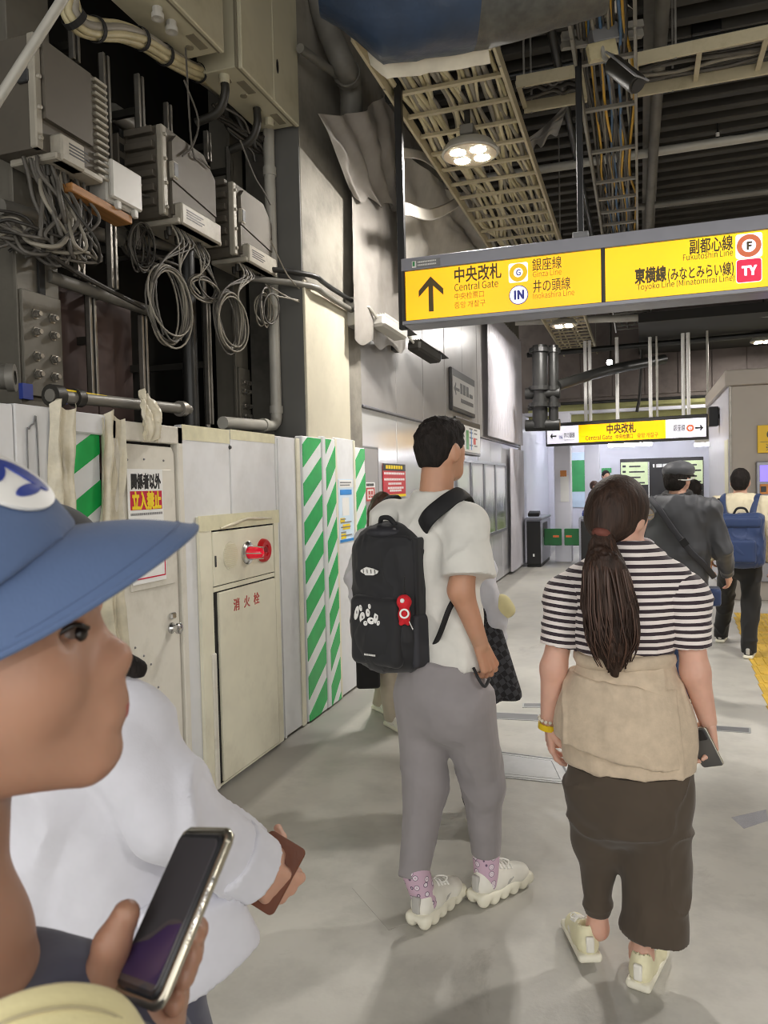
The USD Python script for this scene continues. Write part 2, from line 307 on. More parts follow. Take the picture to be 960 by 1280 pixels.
# far hall
obj('wall_back', rbox(-3.2, 6, 20.0, 20.2, 0, 3.0, 0), 'white_wall', kind='structure', label='white back wall of the bright far hall')
obj('ceiling', rbox(-3.2, 1.5, 15.9, 20.1, 2.96, 3.02, 0), 'white_wall', kind='structure')
obj('wall_upper', rbox(-2.6, 7, 16.2, 16.35, 3.02, 5.5, 0), 'far_brown', kind='structure', label='brown panelled wall above the far hall')
for x in np.arange(-1.75, 2.6, .62): obj('panel', rbox(x, x+.606, 16.17, 16.21, 3.3, 4.85, .006), 'far_brown', '/World/wall_upper')
obj('trim_3', rbox(-2.2, 6, 16.08, 16.2, 2.72, 3.17, .01), 'green_strip', kind='structure', label='pale olive band over the far hall opening')
obj('wall_side', rbox(-2.6, -2.25, 15.2, 20, 0, 3.0, 0), 'white_wall', kind='structure')
obj('wall_right', rbox(6.6, 6.8, -3.5, 24, 0, 5.6, 0), 'kiosk_grey', kind='structure')  # unseen wall, added to hold the light in on the open side
for k, (x, y) in enumerate(((-1.62, 15.4), (-1.18, 17.6))):
    obj('trim_4', rbox(x, x+.32, y, y+.32, 0, 2.96, .01), 'white_wall', kind='structure', label='white square post behind the gates')

# ---------------------------------------------------------------- hoarding along the left wall
def board(name, y0, y1, z1, label, m='board_white', x=WX, cat='panel', z0=0.015, group=None):
    t = thing(name, label, cat, (x, (y0+y1)/2, 0), group)
    obj('sheet', rbox(x-.045, x, y0+.002, y1-.002, z0, z1, .005), m, t); return t
t = board('hoarding_panel', 1.1, 2.195, 1.925, 'white hoarding panel at the extreme left edge of the photo')
t = board('hoarding_panel', 2.197, 2.40, 1.93, 'narrow white hoarding panel with a bent wire line, left of the crumpled film')
obj('wire', tube([(WX+.004, y, z) for y, z in ((2.25, 1.2), (2.25, 1.78), (2.262, 1.84), (2.285, 1.86), (2.30, 1.84), (2.303, 1.2))], .003, 6, 4), 'mid_grey', t)
def stripes(t, y0, y1, z0, z1, pitch, width, slope, ph, x, m='stripe_green'):
    lim = sbox(y0, z0, y1, z1); w = y1-y0; z = z0-1.0+ph
    while z < z1+.3:
        p = Polygon([(y0, z), (y1, z+slope*w), (y1, z+slope*w+width), (y0, z+width)]).intersection(lim)
        if p.area > 1e-5: obj('stripe', prism(p, .004, (x, 0, 0), UW, UZ), m, t)
        z += pitch
def stripe_post(y0, y1, z1, label, pitch=.205, width=.125, slope=.62, ph=0., x=WX+.012, z0=.01):
    t = thing('striped_barrier_strip', label, 'barrier', (x, (y0+y1)/2, 0))
    obj('backing', rbox(x-.055, x, y0, y1, z0, z1, .006), 'stripe_white', t)
    stripes(t, y0+.004, y1-.004, z0+.004, z1-.006, pitch, width, slope, ph, x-.001)
    return t
t = stripe_post(2.47, 2.665, 1.90, 'green and white striped strip between two runs of crumpled film, left of the door', .215, .105, .55, .065, WX-.01)
obj('cap', rbox(WX-.06, WX+.012, 2.47, 2.69, 1.84, 1.925, .006), 'board_white', t)
def film_strip(y0, y1, z0, z1, label, seed, m='film_beige', x=WX+.02, amp=.022):
    R, C = 46, 22; s, q = np.linspace(0, 1, C), np.linspace(0, 1, R); g = np.zeros((R, C, 3))
    yy, zz = np.meshgrid(s, q)
    ph = meshkit.fbm(np.dstack([yy*2.2+seed, zz*2.0, zz*0]), 3, seed)
    g[..., 0] = x + amp*np.sin(yy*11+ph*9) * (.4+ph) + .018*(meshkit.noise(np.dstack([yy*7, zz*20, yy*0]), seed+3)-.5)
    wob = .022*np.sin(zz*9+seed)
    g[..., 1] = y0+(y1-y0)*yy + wob; g[..., 2] = z1+(z0-z1)*zz - .02*np.sin(yy*7+seed)
    t = obj('plastic_film', sheet(g, .0015), m, smooth=True, label=label, cat='plastic film')
film_strip(2.37, 2.48, .1, 1.945, 'crumpled beige plastic film left of the green striped strip beside the door', 3)
film_strip(2.63, 2.765, .1, 1.93, 'crumpled beige plastic film wrapped on the left edge of the door frame', 8)
# door in the hoarding
D = thing('door_1', 'white steel door with warning notices in the hoarding', 'door', (WX, 3.0, 0), kind='structure')
obj('frame', [rbox(WX-.05, WX+.012, 2.72, 2.79, .01, 1.91, .005), rbox(WX-.05, WX+.012, 3.205, 3.25, .01, 1.91, .005), rbox(WX-.05, WX+.012, 2.72, 3.25, 1.825, 1.91, .005)], 'board_warm', D)
obj('gap', rbox(WX-.06, WX-.03, 2.78, 3.21, .02, 1.83, 0), 'gap_dark', D)
leaf = prism(Polygon([(2.795, .03), (3.188, .03), (3.188, 1.775), (3.165, 1.808), (2.795, 1.812)]), .035, (WX-.035, 0, 0), UW, UZ)
obj('leaf', leaf, 'board_warm', D)
obj('raised_plate', rbox(WX, WX+.006, 2.82, 3.155, 1.15, 1.70, .003), 'board_warm', D)
kp = onX(214, 785); ky, kz = kp[1], kp[2]
h = obj('handle', lathe([(0, .0), (.027, .0), (.027, .006), (.020, .012), (.016, .03), (.026, .036), (.026, .05), (.018, .056), (0, .057)], (WX, ky, kz), (1, 0, 0), 24), 'chrome', D, smooth=40, label='round chrome door knob')
obj('latch', rbox(WX, WX+.02, ky-.018, ky+.022, kz+.045, kz+.075, .005), 'chrome', D)
obj('screw', [lathe([(0, 0), (.006, 0), (.004, .004), (0, .005)], (WX, y, z), (1, 0, 0), 8) for y, z in ((2.83, 1.74), (2.95, 1.745), (3.1, 1.742), (2.83, 1.6), (2.84, .9), (2.9, .85), (2.95, .8), (3.0, .68))], 'mid_grey', D)
def notice(name, label, y0, y1, z0, z1, x, m='paper', cat='notice', tilt=0):
    t = thing(name, label, cat, (x, (y0+y1)/2, z0)); obj('sheet', rbox(x-.001, x+.0015, y0, y1, z0, z1, 0), m, t); return t
xn = WX+.0075
t = notice('warning_notice', 'white notice with a red and yellow no-entry block on the door', 2.815, 3.075, 1.385, 1.70, xn)
obj('red_block', rbox(xn, xn+.0022, 2.83, 3.065, 1.515, 1.60, 0), 'notice_red', t)
obj('lettering', lettering('関係者以外', (xn+.001, 2.835, 1.618), UW, UZ, .052, .225, bold=3), 'black', t)
obj('lettering', lettering('立入禁止', (xn+.0022, 2.838, 1.525), UW, UZ, .062, .22, bold=3), 'notice_yellow', t)
obj('lettering', [rbox(xn, xn+.002, 2.83+.0095*i, 2.837+.0095*i, 1.49, 1.501, 0) for i in range(25)], 'mid_grey', t)
t = notice('warning_notice', 'white notice with a thin red frame low on the door, half behind the cap', 2.83, 3.08, 1.18, 1.425, xn+.001)
obj('red_frame', prism(sbox(2.86, 1.2, 3.075, 1.415).difference(sbox(2.866, 1.206, 3.069, 1.409)), .0015, (xn+.002, 0, 0), UW, UZ), 'notice_red', t)
obj('lettering', [rbox(xn+.002, xn+.0035, 2.885+.022*i, 2.902+.022*i, 1.36, 1.385, 0) for i in range(7)], 'mid_grey', t)
# white panel with the hydrant cabinet
t = board('hoarding_panel', 3.255, 3.72, 1.925, 'white hoarding panel between the door and the hydrant cabinet seam')
obj('cream_tape', rbox(WX, WX+.002, 3.26, 3.72, 1.85, 1.926, 0), 'tape_cream', t)
obj('joint', rbox(WX, WX+.003, 3.40, 3.415, .02, 1.45, 0), 'tape_cream', t)
t = board('hoarding_panel', 3.724, 4.27, 1.93, 'white hoarding panel above the hydrant cabinet')
obj('cream_tape', rbox(WX, WX+.002, 3.73, 4.27, 1.875, 1.931, 0), 'tape_cream', t)
obj('joint_cover', lathe([(0, 0), (.012, 0), (.008, .01), (0, .012)], (WX, 3.72, 1.83), (1, 0, 0), 10), 'dark_grey', t)
t = board('hoarding_panel', 4.274, 4.62, 1.925, 'white hoarding panel right of the hydrant cabinet')
obj('vertical_trim', rbox(WX, WX+.012, 4.56, 4.615, .01, 1.925, .004), 'board_cream', t); obj('vertical_trim', rbox(WX, WX+.006, 4.30, 4.325, .01, 1.91, .002), 'board_white', t)
H = thing('hydrant_cabinet', 'cream fire hydrant cabinet with red alarm lamp and button', 'fire hydrant cabinet', (WX, 3.8, 0))
obj('surround', prism(sbox(3.36, .02, 4.25, 1.46).difference(sbox(3.475, .03, 4.19, 1.385)), .018, (WX+.001, 0, 0), UW, UZ), 'board_cream', H)
obj('surround_tape', prism(sbox(3.35, 1.385, 4.26, 1.465), .003, (WX+.019, 0, 0), UW, UZ), 'tape_cream', H)
xb = WX+.022
obj('upper_panel', rbox(WX+.002, xb, 3.48, 4.178, 1.088, 1.375, .004), 'board_cream', H)
obj('gap', rbox(WX+.001, WX+.012, 3.47, 4.19, .03, 1.386, 0), 'gap_dark', H)
obj('rail', rbox(WX+.002, xb-.002, 3.478, 4.18, 1.058, 1.083, .003), 'board_cream', H)
dd = obj('door', rbox(WX+.002, xb+.004, 3.522, 4.178, .035, 1.05, .004), 'board_cream', H)
for i, ch in enumerate('消火栓'):
    obj('lettering', lettering(ch, (xb+.004, 3.665+i*.115, .935), UW, UZ, .052, bold=1), 'red_text', dd)
gr = obj('speaker_grille', lathe([(0, 0), (.078, 0), (.078, .003), (0, .004)], (xb, 3.66, 1.235), (1, 0, 0), 32), 'board_cream', H)
obj('slots', [rbox(xb+.002, xb+.0055, 3.66-w, 3.66+w, 1.235+z, 1.235+z+.004, 0) for z in np.arange(-.066, .068, .0105) for w in [math.sqrt(.072**2-z*z)]], 'tape_cream', gr)
lm = obj('alarm_lamp', lathe([(0, 0), (.036, 0), (.036, .02), (.033, .06), (.024, .085), (0, .095)], (xb+.012, 3.845, 1.235), (1, 0, 0), 28), 'red_lamp', H, smooth=50, label='red domed alarm lamp')
obj('bezel', lathe([(.036, 0), (.066, 0), (.066, .008), (.05, .018), (.036, .018)], (xb, 3.845, 1.235), (1, 0, 0), 32), 'chrome', lm, smooth=40)
obj('guard', [bar((xb+.01, 3.845+dy, 1.235+dz), (xb+.105, 3.845+dy*.8, 1.235+dz*.8), .005, .005) for dy, dz in ((.04, 0), (-.04, 0), (0, .04), (0, -.04))], 'chrome', lm)
bt = obj('call_button', lathe([(0, .02), (.03, .02), (.034, .028), (.058, .03), (.068, .02), (.07, .0), (0, 0)], (xb+.0, 4.03, 1.232), (1, 0, 0), 32), 'red', H, smooth=40, label='round red call button')
obj('push_plate', lathe([(0, 0), (.02, 0), (.018, .004), (0, .004)], (xb+.021, 4.03, 1.236), (1, 0, 0), 20), 'red_deep', bt)
obj('catch', rbox(xb, xb+.006, 3.494, 3.506, 1.19, 1.25, .002), 'dark_grey', H)
obj('bent_edge', rbox(WX, WX+.03, 3.44, 3.476, .02, .74, .004), 'board_warm', H)
obj('lifted_film', tube([(WX+.026, 3.56, 1.392), (WX+.03, 3.7, 1.41), (WX+.028, 3.85, 1.43), (WX+.03, 4.0, 1.425), (WX+.026, 4.15, 1.418)], [.006, .010, .008, .009, .004], 6, 5), 'film_beige', H, smooth=True)
# green striped strips at the column's foot
stripe_post(4.65, 4.965, 1.945, 'wide green and white striped strip right of the hydrant cabinet', .262, .155, .60, .1)
t = board('edge_moulding', 4.97, 5.035, 1.96, 'white corner moulding between the two wide green striped strips', 'board_white', WX+.02, 'moulding')
stripe_post(5.04, 5.23, 1.95, 'green and white striped strip left of the blue poster panel', .262, .155, .95, .2)
t = board('hoarding_panel', 5.235, 5.66, 1.965, 'white hoarding panel carrying the blue notice', 'board_white')
obj('cream_edge', rbox(WX, WX+.008, 5.24, 5.275, .01, 1.96, .002), 'board_cream', t)
obj('cream_edge', rbox(WX, WX+.008, 5.625, 5.66, .01, 1.96, .002), 'board_cream', t)
obj('faint_label', lettering('火気厳禁', (WX+.0005, 5.36, 1.77), UW, UZ, .05, .17), 'mid_grey', t) if 0 else None
t = notice('construction_notice', 'tall blue and white information notice with yellow blocks on the white panel', 5.30, 5.60, 1.17, 1.655, WX+.001, 'paper_blue')
obj('heading', rbox(WX+.002, WX+.004, 5.33, 5.57, 1.535, 1.575, 0), 'ink_blue', t); obj('heading', rbox(WX+.002, WX+.004, 5.31, 5.59, 1.59, 1.65, 0), 'paper', t)
obj('block', rbox(WX+.002, WX+.004, 5.37, 5.51, 1.375, 1.515, 0), 'paper', t)
for y0, y1, z in ((5.32, 5.41, 1.32), (5.37, 5.52, 1.27), (5.33, 5.43, 1.2)): obj('block', rbox(WX+.002, WX+.004, y0, y1, z, z+.04, 0), 'notice_yellow', t)
obj('footer', rbox(WX+.002, WX+.004, 5.31, 5.59, 1.175, 1.195, 0), 'ink_blue', t)
obj('lettering', [rbox(WX+.003, WX+.005, 5.33, 5.33+w, z, z+.009, 0) for z, w in ((1.625, .23), (1.605, .2), (1.345, .1), (1.32, .22), (1.285, .2), (1.245, .1), (1.22, .22))], 'mid_grey', t)
stripe_post(5.67, 5.90, 1.91, 'narrow green and white striped strip at the far end of the hoarding', .262, .15, .75, .02, WX)
# things on the glossy wall
XG = -2.19
t = thing('utility_hatch', 'grey steel service hatch in the wall right of the striped strip', 'hatch', (XG, 6.1, 1.2))
obj('leaf', rbox(XG-.01, XG+.006, 5.93, 6.33, 1.0, 1.92, .004), 'glossy_grey', t); obj('frame', prism(sbox(5.915, .985, 6.345, 1.935).difference(sbox(5.93, 1.0, 6.33, 1.92)), .010, (XG-.004, 0, 0), UW, UZ), 'mid_grey', t)
xh = XG+.0065
t = notice('warning_notice', 'small white and red notice on the grey service hatch', 6.0, 6.23, 1.47, 1.63, xh)
obj('red_block', prism(sbox(6.0, 1.47, 6.22, 1.585).difference(sbox(6.03, 1.485, 6.19, 1.57)), .001, (xh+.0015, 0, 0), UW, UZ), 'red_text', t)
obj('lettering', [prism(sbox(y, 1.497, y+.05, 1.557).difference(sbox(y+.015, 1.512, y+.037, 1.525)), .001, (xh+.0016, 0, 0), UW, UZ) for y in (6.055, 6.12)], 'red_text', t); obj('lettering', [rbox(xh+.0015, xh+.003, 6.01+.032*i, 6.036+.032*i, 1.597, 1.62, 0) for i in range(6)], 'dark_grey', t)
t = notice('warning_poster', 'red poster with a black and yellow header on the glossy wall', 6.47, 7.16, 1.49, 1.80, XG+.001, 'red', 'poster')
xp = XG+.0025
obj('header', rbox(xp-.001, xp+.001, 6.47, 7.16, 1.735, 1.80, 0), 'black', t); obj('lettering', [rbox(xp, xp+.002, 6.55+.075*i, 6.61+.075*i, 1.752, 1.785, 0) for i in range(7)], 'notice_yellow', t)
obj('footer', rbox(xp-.001, xp+.001, 6.47, 7.16, 1.49, 1.515, 0), 'notice_yellow', t)
obj('lettering', [rbox(xp-.001, xp+.001, y, y+.034, z, z+.02, 0) for z, a, b in ((1.70, 6.5, 7.12), (1.645, 6.5, 7.12), (1.605, 6.62, 7.0), (1.565, 6.6, 7.05), (1.54, 6.66, 6.98)) for y in np.arange(a, b, .045)], 'paper', t)
# framed advertising panels
ey = np.array([8.25, 9.25, 10.15, 11.05, 11.95, 12.95])
t = thing('framed_panorama', 'row of framed landscape photo panels with grass and trees on the glossy wall', 'picture frame', (XG, 10.8, 1.35))
for a, b in zip(ey[:-1], ey[1:]):
    f = obj('frame', prism(sbox(a, .80, b, 1.92).difference(sbox(a+.04, .84, b-.04, 1.88)), .03, (XG, 0, 0), UW, UZ), 'sign_frame', t)
    obj('picture', rbox(XG, XG+.01, a+.035, b-.035, .835, 1.885, 0), 'landscape', f)
p0, p1 = onX(564, 462, XG), onX(594, 517, XG)
t = thing('framed_sign', 'upper framed grey direction sign with an arrow high on the glossy wall', 'sign', (XG, 9.7, 2.75))
obj('frame', rbox(XG, XG+.04, 9.05, 10.4, 2.50, 3.02, .008), 'sign_frame_dark', t); obj('face', rbox(XG+.03, XG+.044, 9.09, 10.36, 2.55, 2.92, 0), 'sign_face_grey', t)
for g_ in (lettering('←', (XG+.044, 9.13, 2.66), UW, UZ, .22, bold=2), *[rbox(XG+.043, XG+.046, y, y+w_, z, z+h_, 0) for y, w_, z, h_ in ((9.48, .12, 2.74, .13), (9.64, .14, 2.74, .13), (9.83, .14, 2.74, .13), (10.02, .2, 2.74, .05), (9.5, .75, 2.63, .05))]): obj('lettering', g_, 'dark_grey', t)
t = thing('framed_notice', 'lower framed white guide map with red and blue marks on the glossy wall', 'sign', (XG, 9.9, 2.2))
obj('frame', rbox(XG, XG+.035, 9.25, 10.75, 1.98, 2.44, .008), 'sign_frame_dark', t); obj('face', rbox(XG+.03, XG+.038, 9.29, 10.71, 2.02, 2.36, 0), 'paper', t)
obj('mark', rbox(XG+.036, XG+.040, 10.1, 10.14, 2.05, 2.32, 0), 'ink_blue', t); obj('mark', rbox(XG+.036, XG+.040, 10.25, 10.4, 2.13, 2.22, 0), 'red', t); obj('mark', rbox(XG+.036, XG+.040, 9.8, 9.95, 2.05, 2.3, 0), 'green_sign', t)
obj('lettering', [rbox(XG+.037, XG+.0395, a, a+.2, z, z+.02, 0) for a in (9.5, 10.0, 10.3) for z in (2.1, 2.2, 2.27, 2.32)], 'mid_grey', t)
# loose clear corrugated sheeting over the far end of the wall
def wavy(y0, y1, z0, z1, x, amp, n, label, m):
    C = n*6+1; s = np.linspace(0, 1, C); q = np.linspace(0, 1, 14); yy, zz = np.meshgrid(s, q); g = np.zeros((14, C, 3))
    g[..., 0] = x + amp*np.sin(yy*n*2*math.pi + .6*np.sin(zz*5)) + .03*(meshkit.fbm(np.dstack([yy*4, zz*3, yy*0]), 2, 5)-.5)
    g[..., 1] = y0+(y1-y0)*yy; g[..., 2] = z1+(z0-z1)*zz
    obj('plastic_sheeting', sheet(g, .003), m, smooth=True, label=label, cat='plastic sheeting')
wavy(11.2, 14.6, 2.3, 4.25, -2.12, .02, 20, 'rippled translucent sheeting hung on the upper far end of the glossy wall', 'corrugated')
wavy(13.15, 14.75, .05, 2.2, -2.13, .02, 12, 'rippled translucent sheeting behind the left ticket gate', 'corrugated')
# ---------------------------------------------------------------- steelwork and services in the dark recess
def beam(name, pts, r, m, label, cat='pipe', n=12, sm=0, group=None, extra=None):
    t = thing(name, label, cat, pts[0], group)
    obj('run', tube(pts, r, n, sm), m, t, smooth=50)
    for nm, me, mm in (extra or []): obj(nm, me, mm, t, smooth=40)
    return t
def collar(a, b, f, r, w=.03):
    a, b = np.array(a, float), np.array(b, float); d = (b-a)/np.linalg.norm(b-a); c = a+(b-a)*f
    return lathe([(0, -w/2), (r, -w/2), (r, w/2), (0, w/2)], c, d, 16)
def steel_column(y0, y1, x, rows, label):
    t = thing('steel_column', label, 'column', (x, (y0+y1)/2, 0))
    obj('web', rbox(x-.18, x-.02, y0+.04, y1-.04, 1.2, 5.4, .004), 'steel_column', t)
    obj('flange', rbox(x-.02, x, y0, y1, 1.2, 5.4, .003), 'steel_column', t)
    z0, z1 = rows[0][0]-.1, rows[-1][0]+.1
    sp = obj('splice_plate', rbox(x, x+.018, y0+.01, y1-.01, z0, z1, .003), 'steel_column', t)
    for z, _ in rows:
        for y in (y0+.32*(y1-y0), y0+.72*(y1-y0)):
            obj('bolt', lathe([(0, 0), (.024, 0), (.024, .006), (.017, .006), (.017, .022), (.012, .024), (.012, .034), (0, .034)], (x+.018, y, z), (1, 0, 0), 6), 'steel_galv', sp)
    return t
t = steel_column(2.70, 2.96, -2.6, [(2.14, 0), (2.22, 0), (2.33, 0), (2.41, 0)], 'bolted steel column left in the recess with blue tape at its foot')
obj('slot_channel', rbox(-2.60, -2.585, 2.82, 2.86, 2.50, 2.78, .003), 'gap_dark', t)
for a in ((2.69, 2.75), (2.90, 2.965)): obj('tape', rbox(-2.602, -2.578, a[0], a[1], 2.02, 2.09, .001), 'blue_tape', t)
steel_column(4.62, 4.79, -2.6, [(2.10, 0), (2.17, 0), (2.27, 0), (2.33, 0)], 'bolted steel column beside the tall pipe, right in the recess')
# brown backing panels behind the channels
t = thing('backing_panel', 'brown painted panels low at the back of the recess', 'panel', (-2.72, 3.3, 2.2))
obj('frame', [rbox(-3.21, -2.74, y, y+.03, 2.2, 2.24, 0) for y in (3.0, 3.6)], 'steel_dark', t)
for a, b in ((2.97, 3.36), (3.365, 3.66)): obj('sheet', rbox(-2.74, -2.72, a, b, 1.7, 2.64, .004), 'panel_brown', t)
# upright channels, each a strut of its own
def strut(px, py0, py1, x, label, w=.026, m='steel_galv', double=True):
    a, b = onX(px, py0, x), onX(px, py1, x); y = (a[1]+b[1])/2
    z0, z1 = min(a[2], b[2]), max(a[2], b[2])
    t = thing('channel_strut', label, 'strut', (x, y, z0))
    obj('flange', rbox(x-.03, x, y-w, y-w*.35, z0, z1, .002), m, t)
    if double: obj('flange', rbox(x-.03, x, y+w*.35, y+w, z0, z1, .002), m, t)
    obj('web', rbox(x-.034, x-.026, y-w, y+w, z0, z1, .001), 'steel_dark', t); obj('bracket', rbox(-3.21, x-.03, y-.012, y+.012, (z0+z1)/2-.02, (z0+z1)/2+.02, 0), 'steel_dark', t)
for px, a, b, x, l in ((96, 35, 75, -2.6, 'above the finned amplifier box'), (136, 70, 235, -2.55, 'right of the finned amplifier box'), (178, 95, 180, -2.55, 'above the middle amplifier box'),
                       (213, 130, 185, -2.6, 'behind the middle amplifier box top'), (143, 262, 360, -2.5, 'under the orange plank'), (102, 300, 345, -2.5, 'left under the cable tangle'),
                       (118, 355, 495, -2.62, 'between the brown panels'), (183, 395, 525, -2.62, 'right edge of the brown panels'), (262, 165, 200, -2.6, 'between the two right amplifier boxes'),
                       (263, 380, 530, -2.62, 'below the middle amplifier box'), (290, 185, 240, -2.6, 'above the right amplifier box')):
    strut(px, a, b, x, 'galvanised channel strut ' + l)
# amplifier boxes
def amp(name, y0, y1, z0, z1, x, label, fins=False, sc=1.0):
    t = thing('amplifier_box', label, 'equipment box', (x, (y0+y1)/2, z0), None if fins else None); w = y1-y0; h = z1-z0
    body = prism(Polygon([(y0, z0+.02), (y0+.02, z0), (y1, z0), (y1, z1-.10), (y1-.12, z1), (y0, z1)]) if not fins else Polygon([(y0, z0), (y1, z0), (y1, z1), (y0, z1)]), .23, (x-.25, 0, 0), UW, UZ)
    obj('housing', body, 'amp_grey', t)
    lid = Polygon([(y0+.055, z0+.2), (y1-.012, z0+.14), (y1-.012, z1-.12), (y1-.13, z1-.02), (y0+.10, z1-.02), (y0+.055, z1-.07)]) if not fins else sbox(y0+.03, z0+.13, y1-.03, z1-.015)
    obj('lid', prism(lid, .025, (x-.021, 0, 0), UW, UZ), 'amp_grey', t)
    obj('flange', rbox(x-.05, x-.012, y0-.012, y0+.03, z0, z1, .006), 'amp_light', t)
    if not fins:
        obj('lower_lid', prism(Polygon([(y0+.055, z0+.02), (y1-.012, z0-.0), (y1-.012, z0+.135), (y0+.055, z0+.195)]), .018, (x-.021, 0, 0), UW, UZ), 'amp_grey', t)
        obj('hinge_window', rbox(x-.02, x+.012, y0+.05, y0+.10, z0+.21, z0+.30, .006), 'amp_light', t); obj('hinge_window_gap', rbox(x-.01, x+.014, y0+.058, y0+.092, z0+.22, z0+.29, 0), 'dark_grey', t)
        for k in range(6): obj('side_fin', rbox(x-.235, x-.06, y0-.035, y0+.005, z0+.05+k*.075, z0+.085+k*.075, .003), 'amp_grey', t)
        obj('back_plate', rbox(x-.30, x-.25, y0-.06, y1, z0+.02, z1-.03, .004), 'amp_grey', t)
        for k in range(6): obj('slot', rbox(x-.249, x-.246, y0-.05, y0-.02, z0+.05+k*.075, z0+.09+k*.075, 0), 'gap_dark', t)
    for zz in np.linspace(z0+.04, z1-.05, 4): obj('clip', lathe([(0, 0), (.011, 0), (.009, .012), (0, .014)], (x-.012, y0+.008, zz), (1, 0, 0), 8), 'amp_light', t)
    cov = obj('terminal_cover', rbox(x-.03, x+.04, y0+.075, y1-(.13 if fins else .02), z0-.03, z0+.085, .008), 'amp_light', t, label='pale terminal cover with printed lines')
    obj('print', [rbox(x+.0395, x+.0415, y0+.12+k*.0, y0+.12+w*f, z0+.01+k*.014, z0+.016+k*.014, 0) for k, f in enumerate((.3, .35, .28, .33))], 'dark_grey', cov)
    obj('sill', rbox(x-.22, x+.03, y0+.05, y1+.0, z0-.03, z0+.0, .006), 'amp_light', t)
    if fins:
        for k in range(15): obj('fin', rbox(x-.22, x+.004, y1, y1+.085, z0+.01+k*.031, z0+.024+k*.031, .003), 'amp_light', t)
        obj('fin_base', rbox(x-.22, x-.02, y1, y1+.05, z0, z1, 0), 'amp_grey', t)
        obj('side_latch', rbox(x-.10, x-.04, y0-.02, y0, z1-.2, z1-.15, .003), 'dark_grey', t)
    for k in range(7 if not fins else 5):
        yy = y0+.1+k*(w-.16)/7; obj('gland', lathe([(.0, 0), (.014, 0), (.014, .03), (.011, .05), (0, .05)], (x-.06-.05*(k % 2), yy, z0-.025), (0, 0, -1), 10), 'steel_dark', t)
    return t
amp('a', 2.605, 2.955, 3.045, 3.515, -2.35, 'large grey amplifier box with cooling fins on its right edge, leftmost', True)
amp('b', 3.50, 4.0, 3.06, 3.53, -2.35, 'grey cast amplifier box in the middle of the three, with cable coil below')
amp('c', 4.235, 4.72, 3.055, 3.50, -2.35, 'grey cast amplifier box nearest the concrete column')
t = thing('junction_box', 'small plain white box beside the finned amplifier, on an orange plank', 'junction box', (-2.35, 3.14, 2.96))
obj('body', rbox(-2.46, -2.355, 3.02, 3.258, 2.965, 3.16, .008), 'box_white', t); obj('lid', rbox(-2.357, -2.33, 3.03, 3.26, 2.985, 3.165, .008), 'box_white', t)
for y in (3.07, 3.2): obj('foot', rbox(-2.36, -2.335, y, y+.03, 2.945, 2.985, .004), 'box_white', t)
t = obj('wooden_plank', bar((-2.40, 2.78, 2.945), (-2.40, 3.20, 2.93), .10, .04, bev=.004), 'wood_orange', label='short orange-brown wooden plank under the small white box', cat='plank')
t = thing('threaded_rods', 'three pale threaded rods sticking out behind the small white box', 'rod', (-2.5, 3.3, 3.2))
for k, (z, y) in enumerate(((3.225, 3.34), (3.195, 3.42), (3.165, 3.56))): obj('rod', cyl((-2.50, 3.14, z-.03), (-2.45, y, z), .006, 8), 'steel_galv', t)
# beige cabinets
def cabinet(y0, y1, z0, z1, x, label, seam=None):
    t = thing('wall_cabinet', label, 'cabinet', (x, (y0+y1)/2, z0))
    obj('body', rbox(x-.30, x-.03, y0, y1, z0, z1, .006), 'cabinet_beige', t)
    obj('side_gasket', rbox(x-.045, x-.025, y0-.004, y1+.004, z0-.004, z1, .003), 'cabinet_side', t)
    edges = [y0] + ([seam] if seam else []) + [y1]
    for a, b in zip(edges[:-1], edges[1:]): obj('door', rbox(x-.028, x, a+.002, b-.002, z0-.012, z1+.01, .006), 'cabinet_beige', t)
    obj('latch', prism(Point(0, 0).buffer(1).intersection(sbox(-1, -1, 1, 1)), .006, (x, edges[-2]+.06, z0+.23), UW*.018, UZ*.045), 'black', t)
    for y in np.linspace(y0+.12, y1-.1, 4): obj('knockout', lathe([(0, 0), (.022, 0), (.022, .006), (0, .007)], (x-.16, y, z0), (0, 0, -1), 14), 'cabinet_side', t)
    obj('plate', rbox(x-.12, x-.07, y0+.15, y0+.3, z0-.004, z0, 0), 'cabinet_side', t); obj('plate', rbox(x-.12, x-.07, y1-.2, y1-.06, z0-.004, z0, 0), 'cabinet_side', t)
    return t
c1 = cabinet(2.75, 3.80, 4.02, 4.75, -2.15, 'beige wall cabinet cut off by the top edge, with pale glands below')
for y in (3.35, 3.47): obj('gland', lathe([(.0, 0), (.026, 0), (.026, .03), (.032, .03), (.032, .055), (.02, .055), (0, .05)], (-2.27, y, 4.02), (0, 0, -1), 14), 'box_white', c1)
c2 = cabinet(3.99, 4.775, 4.04, 5.0, -2.15, 'tall beige two-door wall cabinet with black latch next to the column', 4.40)
for y, m in ((4.05, 'cabinet_beige'), (4.62, 'cabinet_beige')): obj('gland', lathe([(.0, 0), (.03, 0), (.03, .05), (0, .05)], (-2.3, y, 4.04), (0, 0, -1), 14), m, c2)
for y in (4.05, 4.45): beam('flexible_conduit', [(-2.3, y, 4.03), (-2.3, y, 3.93), (-2.36, y+.01, 3.84), (-2.5, y+.0, 3.80)], .026, 'steel_dark', 'dark flexible conduit curving from the %s gland of the tall cabinet' % ('left' if y < 4.2 else 'right'), 'conduit', 10, 6)
